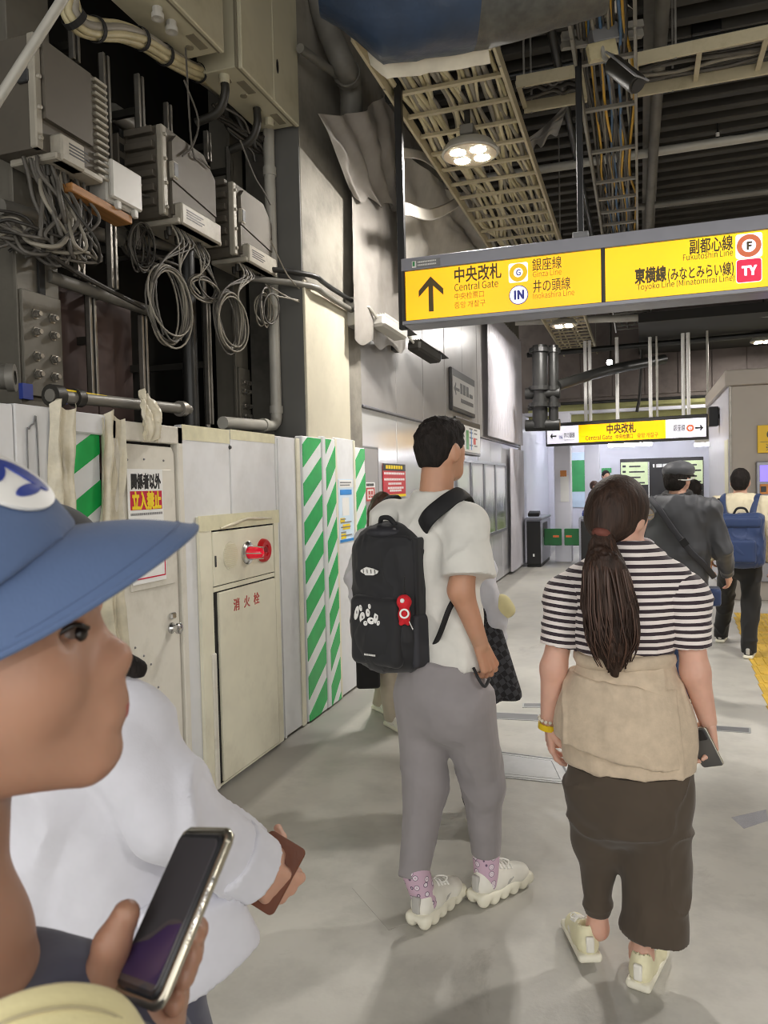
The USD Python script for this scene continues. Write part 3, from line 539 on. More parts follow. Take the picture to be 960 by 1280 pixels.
# thick cable bundle sweeping below the cabinets
P = [at(px, py, d) for px, py, d in ((84, -30, 3.25), (86, 5, 3.3), (97, 28, 3.35), (122, 37, 3.5), (150, 40, 3.65), (178, 50, 3.85), (205, 68, 4.05), (232, 84, 4.3), (256, 96, 4.6), (285, 120, 5.0))]
P = np.array(P); t = thing('cable_bundle', 'thick beige bundle of strapped cables drooping under the cabinets', 'cable', P[3])
SP = spline(P, 8); T = np.gradient(SP, axis=0); T /= np.linalg.norm(T, axis=1, keepdims=True); S = np.cross(T, V3(0, 0, 1)); S /= np.linalg.norm(S, axis=1, keepdims=True); U = np.cross(S, T)
for k in range(9):
    a = k*2*math.pi/7 + .3; rr = .031 if k < 7 else .0; tw = np.linspace(0, 2.2, len(SP))
    obj('cable', tube(SP + rr*(np.cos(a+tw)[:, None]*S + np.sin(a+tw)[:, None]*U), .0185 if k < 7 else .02, 7), ['cable_beige', 'cable_beige', 'cable_light', 'cable_beige'][k % 4], t, smooth=True)
for f in (.2, .33, .55, .68, .85):
    i = int(f*(len(SP)-1)); obj('strap', lathe([(.052, -.014), (.056, -.014), (.056, .014), (.052, .014)], SP[i], T[i], 20), 'black_matt', t)
# the diagonal grey pole, lower beams and pipes
beam('diagonal_pole', [at(-12, 140, 2.7), at(84, -10, 2.75)], .018, 'pipe_light', 'pale grey pole slanting across the top left corner', 'pole')
def ctray(a, b, w, label, m='steel_dark'):
    t = thing('cable_trunking', label, 'trunking', a); a, b = np.array(a, float), np.array(b, float); obj('run', bar(a, b, w, w*.6, bev=.004), m, t)
    for o in (-.05, .02, .07): obj('rail', bar(a+V3(.06, 0, o+.05), b+V3(.06, 0, o+.05), .014, .02), 'pipe_grey', t)
ctray(at(150, -10, 4.0), at(345, 178, 6.0), .10, 'dark bunch of trunking rails running up under the cabinets')
for (a, b, r, m, l) in (((0, 258, -2.62), (150, 300, -2.62), .035, 'pipe_grey', 'grey horizontal pipe behind the cable tangle'), ((60, 345, -2.6), (190, 390, -2.6), .03, 'duct_grey', 'dark pipe crossing above the brown panels'),
                        ((140, 290, -2.62), (300, 330, -2.62), .03, 'pipe_grey', 'grey pipe crossing behind the coils'), ((140, 140, -2.75), (230, 200, -2.75), .05, 'pipe_grey', 'fat grey pipe behind the middle amplifier box'), ((0, 165, -2.75), (40, 175, -2.75), .07, 'duct_grey', 'dark duct behind the finned amplifier box'),
                        ((0, 60, -2.8), (45, 60, -2.8), .05, 'duct_grey', 'dark duct in the top left corner')):
    t = beam('service_pipe', [onX(*a), onX(*b)], r, m, l, 'pipe'); p = (onX(*a)+onX(*b))/2; obj('bracket', rbox(-3.21, p[0], p[1]-.012, p[1]+.012, p[2]-.015, p[2]+.015, 0), 'steel_dark', t)
a, b = onX(62, 494, -2.22), onX(236, 512, -2.22)
t = beam('handrail_pipe', [a, b], .026, 'pipe_grey', 'grey scaffold pipe with a yellow upper face lying on top of the hoarding', 'pipe', extra=[('clamp', collar(a, b, .03, .045, .05), 'steel_dark'), ('clamp', collar(a, b, .16, .038, .04), 'steel_dark'), ('clamp', collar(a, b, .93, .04, .04), 'steel_galv')])
obj('yellow_face', rbox(-2.235, -2.205, a[1]+.02, a[1]+.52, a[2]+.024, a[2]+.032, .002), 'notice_yellow', t)
c = onX(168, 505, -2.2); g = np.zeros((26, 26, 3))
for i, q in enumerate(np.linspace(0, 1, 26)):
    for j, s in enumerate(np.linspace(-1, 1, 26)):
        n = meshkit.fbm(V3(s*3, q*4, 1), 4, 4)-.5; w = .075-.045*min(1, abs(q-.35)*3)*(q < .35)-.02*q
        g[i, j] = (c[0]+.045+.05*math.sin(q*2.2)*(1-.3*q)+.05*n+.012*math.sin(s*9+q*5), c[1]+s*w+.02*q+.03*n, c[2]+.05-q*.22+.04*n)
obj('tied_rag', sheet(g, .003), 'film_beige', smooth=True, label='crumpled pale plastic rag tied round the scaffold pipe above the door', cat='rag')
t = beam('pipe_stub', [onX(-8, 470, -2.45), onX(14, 472, -2.40)], .05, 'duct_grey', 'open dark pipe end at the left edge above the hoarding', 'pipe', 18, extra=[('rim', lathe([(.028, 0), (.056, 0), (.056, .03), (.028, .03)], onX(9, 472, -2.40), (.75, .5, 0), 20), 'pipe_grey')])
# tall light pipe with its elbow
vp = onY(345, 500, 4.765)
t = beam('vent_pipe', [(vp[0], vp[1], 4.3), (vp[0], vp[1], 2.09), (vp[0], vp[1]-.012, 2.055), (vp[0], vp[1]-.05, 2.03), (vp[0], vp[1]-.12, 2.02), (vp[0], vp[1]-.72, 2.0)], .038, 'pipe_light', 'tall pale pipe with an elbow at the foot, left of the column', 'pipe', 16,
     extra=[('coupling', collar((vp[0], vp[1], 4), (vp[0], vp[1], 3.6), .6, .045, .06), 'pipe_light'), ('coupling', collar((vp[0], vp[1], 2.3), (vp[0], vp[1], 2.1), .8, .046, .05), 'pipe_light'), ('coupling', collar((vp[0], vp[1]-.14, 2.02), (vp[0], vp[1]-.3, 2.02), .3, .046, .05), 'pipe_light')])
beam('service_pipe', [(-2.55, 3.98, .0), (-2.55, 3.98, 3.2)], .045, 'pipe_black', 'dark upright pipe behind the middle cable coil')
beam('service_pipe', [(-2.65, 4.32, .0), (-2.65, 4.32, 3.0)], .018, 'steel_galv', 'thin pale upright conduit below the right amplifier box')
# wires from the amplifiers: tangle (left), coils (middle, right)
def wire(name, P, r, m, label, par=None, sm=6): return obj('wire', tube(P, r, 6, sm), m, par, smooth=True)
R2 = np.random.default_rng(11)
t = thing('cable_tangle', 'tangled grey cables hanging below the finned amplifier box', 'cable', (-2.38, 2.75, 2.9))
for k in range(34):
    y = 2.62+R2.random()*.36; x = -2.40-.08*R2.random(); y2 = 2.55+R2.random()*.42; dz = R2.random()
    P = [(x, y, 3.03), (x+.02, y+R2.normal(0, .01), 2.95), (x+.05+R2.normal(0, .02), y+R2.normal(0, .03), 2.85-.04*dz), (x+.06+R2.normal(0, .03), (y+y2)/2+R2.normal(0, .05), 2.72-.07*dz), (x+.02, y2, 2.68+R2.normal(0, .04)), (x-.06, y2-.06*R2.random(), 2.70+R2.normal(0, .05)), (x-.16, y2-.14+R2.normal(0, .1), 2.74+R2.normal(0, .05))]
    wire('w', P, .0065+.004*R2.random(), ['cable_grey', 'cable_grey', 'cable_light', 'cable_dark'][k % 4], None, t)
beam('cable_tail', [onX(62, 318, -2.4), onX(95, 340, -2.42), onX(135, 362, -2.45), onX(180, 385, -2.5)], .012, 'cable_dark', 'dark cable drooping from the tangle to the right across the recess', 'cable', 7, 6)
def coil(cy, cz, ry, rz, x, n, label, seed, top, m=('cable_light', 'cable_grey')):
    q = np.random.default_rng(seed); t = thing('cable_coil', label, 'cable', (x, cy, cz))
    for k in range(n):
        th = np.linspace(0, 2*math.pi, 26); a, b = ry*(1+q.normal(0, .09)), rz*(1+q.normal(0, .06)); oy, oz, ox = q.normal(0, .012), q.normal(0, .012), q.normal(0, .015)
        P = np.c_[x+ox+.02*np.sin(th+k), cy+oy+a*np.sin(th+.15*k), cz+oz+b*np.cos(th+.15*k)]
        wire('w', P, .0055, m[k % 2], None, t, 0)
    for k in range(6):
        ya = top[0]+(top[1]-top[0])*k/5; e = -1 if k % 2 else 1
        wire('w', [(x-.02, ya, top[2]), (x+.01, ya+.01, top[2]-.08), (x+.02, cy+e*ry*.5, cz+rz*1.05), (x, cy+e*ry*.98, cz+.2*rz), (x+.01, cy+e*ry*.5, cz-rz*.85)], .0055, m[k % 2], None, t)
    return t
cc = onX(212, 382, -2.36); coil(cc[1], cc[2], .155, .20, -2.36, 9, 'big hanging coil of pale cable below the middle amplifier box', 1, (3.58, 3.72, 3.03))
cc = onX(288, 400, -2.36); coil(cc[1], cc[2], .14, .17, -2.36, 8, 'hanging coil of pale cable below the right amplifier box', 2, (4.30, 4.42, 3.03))
cc = onX(331, 385, -2.36); coil(cc[1], cc[2], .085, .11, -2.36, 5, 'small coil of cable at the far right below the right amplifier box', 3, (4.60, 4.66, 3.03))
cc = onX(256, 360, -2.40); coil(cc[1], cc[2], .14, .06, -2.40, 5, 'flat loop of cable right of the big coil', 4, (3.82, 3.96, 3.03), ('cable_grey', 'cable_light'))
cc = onX(175, 310, -2.55); coil(cc[1], cc[2], .09, .12, -2.55, 6, 'dark bunched cables left of the big coil', 5, (3.45, 3.5, 2.98), ('cable_dark', 'cable_grey'))
t = thing('loose_cables', 'snarl of dark cables and hoses under the tall beige cabinet', 'cable', onX(305, 170, -2.45))
for k in range(16):
    a, b = onX(262+R2.random()*40, 120+R2.random()*40, -2.5), onX(315+R2.random()*25, 165+R2.random()*30, -2.42)
    wire('w', [a, a*.66+b*.34+V3(R2.normal(0, .03), 0, -.06*R2.random()), a*.33+b*.67+V3(R2.normal(0, .03), 0, -.09*R2.random()), b, b+V3(0, .03, -.05)], .007+.007*R2.random(), ['cable_dark', 'cable_grey', 'steel_dark'][k % 3], None, t)
t = thing('loose_cables', 'bunch of dark cables at the back between finned and middle amplifier boxes', 'cable', onX(160, 300, -2.6))
for k in range(14):
    a, b = onX(140+R2.random()*30, 280+R2.random()*30, -2.62), onX(170+R2.random()*60, 320+R2.random()*40, -2.58)
    wire('w', [a, a*.6+b*.4+V3(0, 0, -.07*R2.random()), b+V3(R2.normal(0, .03), 0, .05*R2.random()), b], .007+.006*R2.random(), ['cable_dark', 'cable_grey'][k % 2], None, t)
for l, P in (('loose strap over the middle amplifier box', ((232, 60), (240, 185), (252, 200), (262, 210))), ('loose strap over the right amplifier box', ((300, 175), (318, 220), (330, 240), (338, 256))), ('strap tied down the left of the middle amplifier box', ((228, 195), (240, 183), (248, 150), (230, 100)))):
    beam('tie_wire', [onX(*p, -2.33) for p in P], .006, 'cable_grey', 'thin grey ' + l, 'wire', 6, 4)
for l, P in (('from the right amplifier box to the column conduit', ((338, 300), (360, 345), (385, 375), (345, 370))), ('sagging from the column conduit', ((340, 360), (365, 374), (382, 380)))):
    beam('tie_wire', [onX(*p, -2.2) for p in P], .005, 'cable_light', 'thin pale wire ' + l, 'wire', 6, 4)
# conduits along the column with the two floodlights
a = onX(340, 369, -2.3)
for k, (dz, l) in enumerate(((.0, 'upper'), (-.075, 'lower'))):
    beam('wall_conduit', [(-2.45, 4.5, 3.06+dz), (-2.14, 4.86, 3.06+dz), (-2.125, 5.2, 3.05+dz), (-2.125, 6.55, 3.05+dz)], .022 if k else .018, 'pipe_black' if k == 0 else 'pipe_grey', l + ' conduit pipe along the column face towards the floodlights', 'conduit', 10, 3)
def flood(p, L, label, lit):
    t = thing('floodlight', label, 'floodlight', p); p = np.array(p, float); d = V3(.18, .95, -.14); d /= np.linalg.norm(d); s = V3(1, -.18, 0); s /= np.linalg.norm(s); u = np.cross(s, d)
    o = p+d*.18
    obj('back_box', rbox(p[0]-.14, p[0]-.03, p[1]-.14, p[1]+.02, p[2]-.12, p[2]+.1, .006), 'box_white' if lit else 'dark_grey', t)
    obj('arm', tube([p+V3(-.05, 0, .05), p+V3(0, .08, .06), o+u*.02], .012, 8), 'pipe_light', t)
    obj('housing', bar(o, o+d*L, .14, .10, u, .02), 'box_white' if lit else 'steel_dark', t)
    for k in range(6): obj('rib', bar(o+d*.02+s*(-.06+.024*k)+u*.05, o+d*(L-.03)+s*(-.06+.024*k)+u*.05, .006, .02, u), 'box_white' if lit else 'steel_dark', t)
    obj('visor', bar(o+d*(L-.06)+u*.058, o+d*(L+.16)+u*.045, .15, .006, u), 'dark_grey', t)
    obj('lens', bar(o+d*(L-.005), o+d*(L+.01), .12, .08, u), 'glass_clear', t)
flood((-2.06, 5.75, 2.98), .42, 'pale ribbed floodlight with a dark visor on the column edge', True)
flood((-2.10, 6.95, 2.98), .50, 'dark floodlight further along the grey wall', False)
# plastic sheets hung over the upper column and wall
def drape(tl, tr, br, bl, label, seed, m='film_grey', amp=.05, R=30, C=24, fold=6):
    g = grid4(tl, tr, br, bl, R, C); n = np.cross(np.array(tr)-tl, np.array(bl)-tl); n = n/np.linalg.norm(n)
    s, q = np.meshgrid(np.linspace(0, 1, C), np.linspace(0, 1, R))
    w = meshkit.fbm(np.dstack([s*3, q*2.5, s*0+seed]), 4, seed)-.5; f = np.sin((s+.25*q*(1 if seed % 2 else -1))*fold*2+4*w)
    e = .25+np.minimum(1, 6*np.minimum(s, 1-s))*.75
    g = g + n*(amp*(1.5*w+.45*f)*e)[..., None]; g[..., 2] -= (.10*np.sin(s*math.pi)*(1-q))
    g[..., 2] += (.03*np.sin(s*17+seed))*q
    return obj('plastic_sheet', sheet(g, .002), m, smooth=True, label=label, cat='plastic sheet')
X2 = -2.10
drape(onX(398, 142, -1.93), onX(492, 104, -1.86), onX(499, 262, X2+.05), onX(440, 245, X2+.02), 'grey dust sheet gathered over the top of the column', 2, fold=11, amp=.06, R=50, C=60)
drape(onX(440, 225, X2), onX(500, 235, X2), onX(507, 440, X2+.03), onX(444, 425, X2+.03), 'long grey dust sheet hanging down the wall beside the column', 3, amp=.035, fold=5, R=50, C=40)
drape(onX(503, 180, -1.9), onX(585, 245, -1.75), onX(620, 312, -1.85), onX(503, 345, -1.95), 'big grey plastic sheet under the cable ladder, taped along its folds', 4, 'film_pale', amp=.08, R=56, C=56, fold=7)
drape(at(622, 182, 6.6), at(712, 124, 6.2), at(697, 165, 6.3), at(650, 200, 6.6), 'grey plastic scrap hung between the two cable ladders', 7, amp=.08)
for P, w, l in ((((505, 260), (540, 268), (575, 250), (592, 228)), .05, 'curved strip of white tape across the big grey plastic sheet'), (((590, 235), (602, 262), (615, 300)), .05, 'strip of white tape down the right of the big grey plastic sheet'), (((500, 190), (530, 196), (562, 222)), .04, 'strip of pale tape along the upper edge of the big grey plastic sheet')):
    obj('tape_strip', tube([onX(x, y, -1.72) for x, y in P], w, 8, 5, flat=.05, up=(1, 0, 0)), 'film_tape', smooth=True, label=l, cat='tape')
beam('service_duct', [at(392, -20, 5.35), at(412, 40, 5.4), at(430, 82, 5.4), at(438, 104, 5.65), at(440, 165, 5.75)], .085, 'duct_grey', 'fat grey duct bending down behind the hung sheets', 'duct', 18, 4,
     extra=[('coupling', collar(at(431, 84, 5.42), at(437, 102, 5.62), .5, .1, .06), 'duct_grey')])
beam('service_pipe', [at(375, 60, 5.0), at(430, 100, 5.6)], .03, 'pipe_grey', 'grey pipe joining the fat duct from the left')
beam('service_pipe', [at(490, 120, 5.6), at(530, 175, 6.3)], .06, 'pipe_black', 'dark insulated pipe under the left cable ladder')
# ---------------------------------------------------------------- cable ladders
def ladder(a0, a1, b0, b1, n, label, m='ladder_cream', cables=14, cm=('cable_cream', 'cable_beige', 'cable_light'), clabel=None, seed=0, lift=.03, f0=0.0, rr=(.010, .018), rungs=None, slack=.05):
    """rails a0-a1 and b0-b1"""
    a0, a1, b0, b1 = (np.array(x, float) for x in (a0, a1, b0, b1)); t = thing('cable_ladder', label, 'cable ladder', (a0+b0)/2)
    for p, q in ((a0, a1), (b0, b1)): obj('rail', bar(p, q, .022, .09, bev=.003), m, t)
    for f in (np.linspace(.02, .98, n) if rungs is None else rungs): obj('rung', bar(a0+(a1-a0)*f, b0+(b1-b0)*f, .035, .022), m, t)
    for f in (.12, .9):
        for p, q in ((a0, a1), (b0, b1)): c = p+(q-p)*f; obj('hanger', rbox(c[0]-.007, c[0]+.007, c[1]-.007, c[1]+.007, c[2]-.05, 5.5, 0), 'steel_galv', t)
    if cables:
        q = np.random.default_rng(seed); c = thing('laid_cables', clabel, 'cable', (a0+b0)/2+V3(0, 0, .05))
        for k in range(cables):
            s0 = (k+.5)/cables*.86+.07; P = []
            for f in np.linspace(f0, 1, 9):
                s = np.clip(s0+q.normal(0, slack), .04, .96); p = (a0+(a1-a0)*f)*(1-s)+(b0+(b1-b0)*f)*s; P.append(p+V3(0, 0, lift+.03*q.random()))
            obj('cable', tube(P, q.uniform(*rr), 6, 4), cm[k % len(cm)], c, smooth=True)
    return t
ladder((-1.60, 4.35, 4.3), (-1.60, 9.3, 4.3), (-.82, 4.35, 4.3), (-.82, 9.3, 4.3), 15, 'wide cream cable ladder over the lamp, left of the middle ladder', cables=26, clabel='thick layer of cream cables on the wide ladder', seed=21, rr=(.012, .022))
ladder((-1.45, 11.2, 4.2), (-1.45, 16.1, 4.2), (-.80, 11.2, 4.2), (-.80, 16.1, 4.2), 17, 'far cream cable ladder beyond the big yellow sign', cables=6, clabel='few cables on the far cream ladder', seed=5)
ladder((-.36, 4.2, 4.28), (-.36, 9.0, 4.28), (.0, 4.2, 4.28), (.0, 9.0, 4.28), 9, 'narrow pale cable ladder in the middle of the ceiling', 'ladder_grey', 22, ('cable_grey', 'cable_light', 'cable_dark', 'cable_yellow', 'cable_blue', 'cable_grey'), 'coloured and grey cables on the narrow middle ladder', 23, rr=(.006, .012), rungs=[.05, .2, .335, .49, .63, .72, .80, .88, .96], slack=.04)
ladder((-.40, 11.0, 4.4), (-.40, 15.0, 4.4), (.2, 11.0, 4.4), (.2, 15.0, 4.4), 12, 'far grey cable ladder right of the second lamp', 'ladder_grey', 5, ('cable_dark', 'cable_grey'), 'dark cables on the far grey ladder', 25)
ladder((-.05, 5.85, 4.6), (2.6, 5.75, 4.6), (-.05, 6.32, 4.6), (2.6, 6.32, 4.6), 7, 'cream cable ladder crossing towards the right edge', cables=8, cm=('cable_dark', 'cable_grey', 'cable_light'), clabel='sagging dark cables on the crossing ladder at the right', seed=27)
ladder((-.85, 5.85, 4.6), (-.36, 5.85, 4.6), (-.85, 6.26, 4.6), (-.36, 6.26, 4.6), 2, 'short cream cable ladder between the wide and the middle ladder', cables=4, cm=('cable_dark', 'cable_grey'), clabel='few cables on the short ladder', seed=29)
# dark web of ceiling services
for a, b, r, m, l in (((-2.2, 8.41, 4.95), (3.5, 8.41, 4.95), .045, 'pipe_light', 'pale sprinkler pipe crossing the ceiling behind the middle ladder'), ((-.2, 10.0, 4.95), (4.0, 10.1, 4.95), .04, 'pipe_grey', 'grey pipe crossing the ceiling just above the big sign'),
                      ((.2, 4.2, 4.9), (.12, 12.5, 4.9), .05, 'duct_grey', 'dark lengthwise pipe right of the middle ladder'), ((-2.2, 6.9, 5.2), (4, 6.9, 5.2), .03, 'pipe_black', 'black pipe crossing high under the deck'), ((-.6, 4.8, 5.0), (-.6, 13, 5.0), .035, 'pipe_black', 'black lengthwise pipe between the ladders'),
                      ((-1.9, 5, 4.9), (-1.9, 14, 4.9), .05, 'duct_grey', 'dark lengthwise pipe along the wall top'), ((-2.0, 13.2, 4.35), (5.0, 13.4, 4.0), .06, 'pipe_light', 'pale pipe crossing beyond the big sign at the right'), ((-2.0, 14.6, 4.0), (5.0, 14.4, 4.05), .05, 'pipe_black', 'black pipe crossing beyond the far ladders')):
    beam('ceiling_pipe', [a, b], r, m, l)
t = thing('ceiling_beam', 'grey lengthwise steel beam right of the middle ladder', 'beam', (.12, 8, 5.1))
obj('flange', rbox(.06, .22, 4.0, 15, 5.02, 5.05, .003), 'duct_grey', t); obj('web', rbox(.13, .15, 4.0, 15, 5.05, 5.42, 0), 'duct_grey', t)
beam('ceiling_conduit', [(.25, 8.6, 5.05), (1.0, 8.4, 4.98), (2.0, 8.5, 5.08), (3.2, 8.4, 5.0)], .03, 'pipe_black', 'black flexible conduit snaking under the ribbed deck', 'conduit', 8, 6)
t = thing('ceiling_speaker', 'small black box hung under the ribbed deck at the top right', 'speaker', at(882, 28, 6.6)); p = at(882, 28, 6.6)
obj('body', rbox(p[0]-.12, p[0]+.12, p[1]-.1, p[1]+.1, p[2]-.14, p[2]+.14, .01), 'black', t); obj('bracket', rbox(p[0]-.02, p[0]+.02, p[1]-.02, p[1]+.02, p[2]+.13, 5.5, 0), 'black', t)
beam('hanging_rod', [at(897, 128, 8.2), at(897, 166, 8.2)], .012, 'pipe_black', 'short dark rod with a pale tip hanging from the deck', 'rod', 8, extra=[('tip', lathe([(0, 0), (.02, 0), (.02, .05), (0, .05)], at(897, 172, 8.2), (0, 0, 1), 10), 'white')])
# tarpaulin bundle at the top
top = [at(x, y, 3.7) for x, y in ((395, -40), (470, -60), (560, -60), (650, -60), (770, -60))]
bot = [at(x, y, 4.15) for x, y in ((402, -2), (478, 68), (540, 64), (640, 45), (752, 2))]
R, C = 20, 44; s = np.linspace(0, 1, C); tt = np.array([np.interp(s, np.linspace(0, 1, 5), np.array(top)[:, k]) for k in range(3)]).T; bb = np.array([np.interp(s, np.linspace(0, 1, 5), np.array(bot)[:, k]) for k in range(3)]).T
q = np.linspace(0, 1, R)[:, None, None]; g = tt*(1-q)+bb*q; S_, Q_ = np.meshgrid(s, np.linspace(0, 1, R))
g[..., 2] -= .14*np.sin(Q_*math.pi*.9) + .05*(meshkit.fbm(np.dstack([S_*6, Q_*3, S_*0]), 4, 9)-.5)
t = thing('tarpaulin', 'dark blue tarpaulin sagging under the ceiling at the top edge', 'tarpaulin', bot[1])
obj('sheet', sheet(g[:, :28], .004), 'tarp_blue', t, smooth=True); obj('mesh_cover', sheet(g[:, 27:], .004), 'tarp_net', t, smooth=True, label='dark net-like end')
obj('rope', [tube([g[0, j], (g[0, j][0], g[0, j][1], 5.56)], .005, 6) for j in (2, 14, 30, 41)], 'cable_dark', t)
e = g[-1]; obj('white_hem', sheet(np.array([e[8:30]+V3(0, -.01, .02), e[8:30]+V3(0, .06, -.05+0*1)]) , .004), 'sheet_white', t, smooth=True)
p = [at(x, y, 4.6) for x, y in ((712, 16), (772, -4), (792, 6), (730, 30))]
drape(p[0], p[1], p[2], p[3], 'crumpled white sheet scrap at the top beside the tarpaulin', 6, 'sheet_white', .05, 12, 16)
# camera under the middle ladder
cp = at(752, 60, 4.6); t = thing('security_camera', 'bullet security camera on a strut frame under the middle ladder', 'camera', cp)
b0, b1 = at(765, 80, 4.5), at(797, 106, 4.35); d = (b1-b0)/np.linalg.norm(b1-b0)
obj('housing', tube([b0, b0+d*.01, b1-d*.01, b1], [.03, .055, .055, .05], 18), 'steel_dark', t, smooth=40); obj('lens', tube([b1-d*.004, b1+d*.006], .04, 16), 'black', t)
obj('sunshade', bar(b0+V3(0, 0, .058), b1+d*.05+V3(0, 0, .058), .12, .01, bev=.003), 'mid_grey', t); obj('mount', tube([at(752, 55, 4.6), at(755, 72, 4.55), b0], .014, 8), 'pipe_light', t)
obj('base_plate', bar(at(735, 68, 4.6), at(770, 60, 4.6), .05, .10, bev=.004), 'cable_beige', t); obj('mounting_box', bar(at(738, 48, 4.62), at(770, 42, 4.62), .10, .10, bev=.006), 'mid_grey', t)
for y in (38, 50): obj('support_channel', bar(at(702, y+8, 4.7), at(803, y-8, 4.7), .04, .04), 'ladder_grey', t)
obj('ceiling', rbox(.0, 6.6, 12.9, 16.2, 4.10, 4.25, 0), 'deck_dark', kind='structure', label='low dark soffit before the far hall')
# round lamps
def lamp(x, y, z, label, lab_led=True):
    t = thing('ceiling_lamp', label, 'ceiling lamp', (x, y, z), 'round concourse lamps')
    obj('housing', lathe([(0, .10), (.10, .10), (.17, .07), (.205, .02), (.21, 0), (.195, -.004), (0, -.004)], (x, y, z), (0, 0, 1), 36), 'pipe_light', t, smooth=40)
    pl = obj('face_plate', lathe([(0, -.004), (.192, -.004), (.192, -.010), (0, -.010)], (x, y, z), (0, 0, 1), 36), 'lamp_plate', t)
    for k in range(4):
        a = math.pi/4+k*math.pi/2; obj('led', lathe([(0, -.0095), (.056, -.0095), (.056, -.0112), (0, -.0112)], (x+.105*math.cos(a), y+.105*math.sin(a), z), (0, 0, 1), 20), 'led', pl)
    obj('bracket', [rbox(x-.02, x+.02, y-.09, y-.06, z+.06, z+.42, .003), rbox(x-.02, x+.02, y+.06, y+.09, z+.06, z+.2, .003)], 'steel_dark', t)
    obj('driver', rbox(x-.05, x+.05, y-.12, y+.08, z+.1, z+.17, .006), 'pipe_grey', t)
    obj('stem', cyl((x, y-.075, z+.3), (x, y-.075, 5.5), .014, 8), 'steel_dark', t)
    return t
lamp(-1.16, 5.6, 4.02, 'round four-LED lamp hanging nearest, below the wide cable ladder')
lamp(-1.10, 12.2, 4.02, 'round four-LED lamp further off, above the big yellow sign\'s lower edge')
lamp(2.05, 20.5/1.0*.72, 3.95, 'small far lamp at the right above the kiosk')
for k, (x, y) in enumerate(((2.2, 5.2), (3.4, -2.4), (5.2, 8.0))): lamp(x, y, 4.02, 'round four-LED lamp outside the photo, ' + ('right of the big sign', 'behind the camera on the right', 'far to the right beside the kiosk')[k])
p = at(762, 453, 15.0); t = thing('spotlight', 'small glaring spotlight on the dark pipe at the far end', 'spotlight', p)
obj('bulb', lathe([(0, -.05), (.05, -.03), (.06, 0), (0, 0)], p, (.2, -1, 0), 16), 'spot_light', t); obj('shade', lathe([(.06, 0), (.075, .0), (.05, .12), (0, .12)], p, (-.2, 1, .0), 16), 'steel_dark', t)
obj('stalk', tube([p+V3(0, .05, .02), p+V3(.02, .1, .3), (p[0]+.02, p[1]+.1, 5.56)], .012, 8), 'steel_dark', t)
# ---------------------------------------------------------------- the big hanging sign
SY = 5.0; UX = V3(1, 0, 0)
def S1(px, py, dy=0.0): return onY(px, py, SY+dy)
t = SG = thing('direction_sign', 'big backlit yellow hanging direction sign with two panels', 'sign', (-1.0, SY, 2.685))
xl, xr, z0, z1 = -1.52, 1.42, 2.685, 3.13
obj('frame', rbox(xl, xr, SY+.004, SY+.20, z0, z1, .008), 'sign_frame', t)
obj('frame_lip', rbox(xl, xr, SY-.02, SY+.01, z0, z0+.028, .004), 'sign_frame', t); obj('frame_lip', rbox(xl, xr, SY-.02, SY+.01, z1-.085, z1, .004), 'sign_frame', t)
obj('frame_lip', rbox(xl, xl+.022, SY-.0195, SY+.01, z0, z1, .004), 'sign_frame_dark', t); obj('frame_lip', rbox(xr-.022, xr, SY-.0195, SY+.01, z0, z1, .004), 'sign_frame_dark', t)
xm = S1(754, 340)[0]
fa = obj('face', rbox(xl+.024, xm-.012, SY-.006, SY+.006, z0+.03, z1-.087, 0), 'sign_yellow', t); fb = obj('face', rbox(xm+.012, xr-.024, SY-.006, SY+.006, z0+.03, z1-.087, 0), 'sign_yellow', t)
obj('divider', rbox(xm-.012, xm+.012, SY-.018, SY+.006, z0+.02, z1-.08, .003), 'sign_frame_dark', t)
yf = SY-.0062
def stext(s, a, b, par, m, y=yf, bold=1, hgt=None):
    """lettering between two photo points on its base line"""
    p, q = S1(*a), S1(*b); obj('lettering', lettering(s, (p[0], y, (p[2]+q[2])/2), UX, UZ, height=hgt, width=q[0]-p[0], bold=bold), m, par)
ax = S1(539, 368); k = .0054*1.0
ar = Polygon([(-.016, -.115), (.016, -.115), (.016, .055), (.085, -.012), (.085, .03), (0, .118), (-.085, .03), (-.085, -.012), (-.016, .055)])
obj('arrow', prism(ar, .002, (ax[0], yf, ax[2]), UX, UZ), 'sign_ink', fa)
stext('中央改札', (567, 352), (627, 346), fa, 'sign_ink', hgt=.078)
stext('Central Gate', (568, 364), (623, 359), fa, 'sign_ink_mid', bold=0, hgt=.045); stext('中央检票口', (568, 374), (605, 371), fa, 'sign_ink_soft', bold=0, hgt=.034); stext('중앙 개찰구', (568, 385), (607, 382), fa, 'sign_ink_soft', bold=0, hgt=.034)
def disc(px, py, r, m, par, y=yf, ri=0, d=.0015, sq=False):
    c = S1(px, py); g = rrect(-r, -r, r, r, r*.22) if sq else Point(0, 0).buffer(r, quad_segs=10)
    if ri: g = g.difference(Point(0, 0).buffer(ri, quad_segs=10))
    return obj('symbol', prism(g, d, (c[0], y, c[2]), UX, UZ), m, par)
def sym(px, py, s, hgt, m, par, y, bold=2):
    c = S1(px, py); obj('symbol_letter', lettering(s, (c[0], y, c[2]-hgt/2), UX, UZ, hgt, bold=bold, align=.5), m, par)
disc(648, 341, .062, 'sign_white', fa, sq=True); disc(648, 341, .058, 'sign_gold', fa, yf-.0016, .030); sym(648, 341, 'G', .036, 'sign_navy', fa, yf-.0016, 1)
disc(648.5, 369, .062, 'sign_navy', fa); disc(648.5, 369, .057, 'sign_white', fa, yf-.0016); sym(648.5, 369, 'IN', .052, 'sign_navy', fa, yf-.0032, 3)
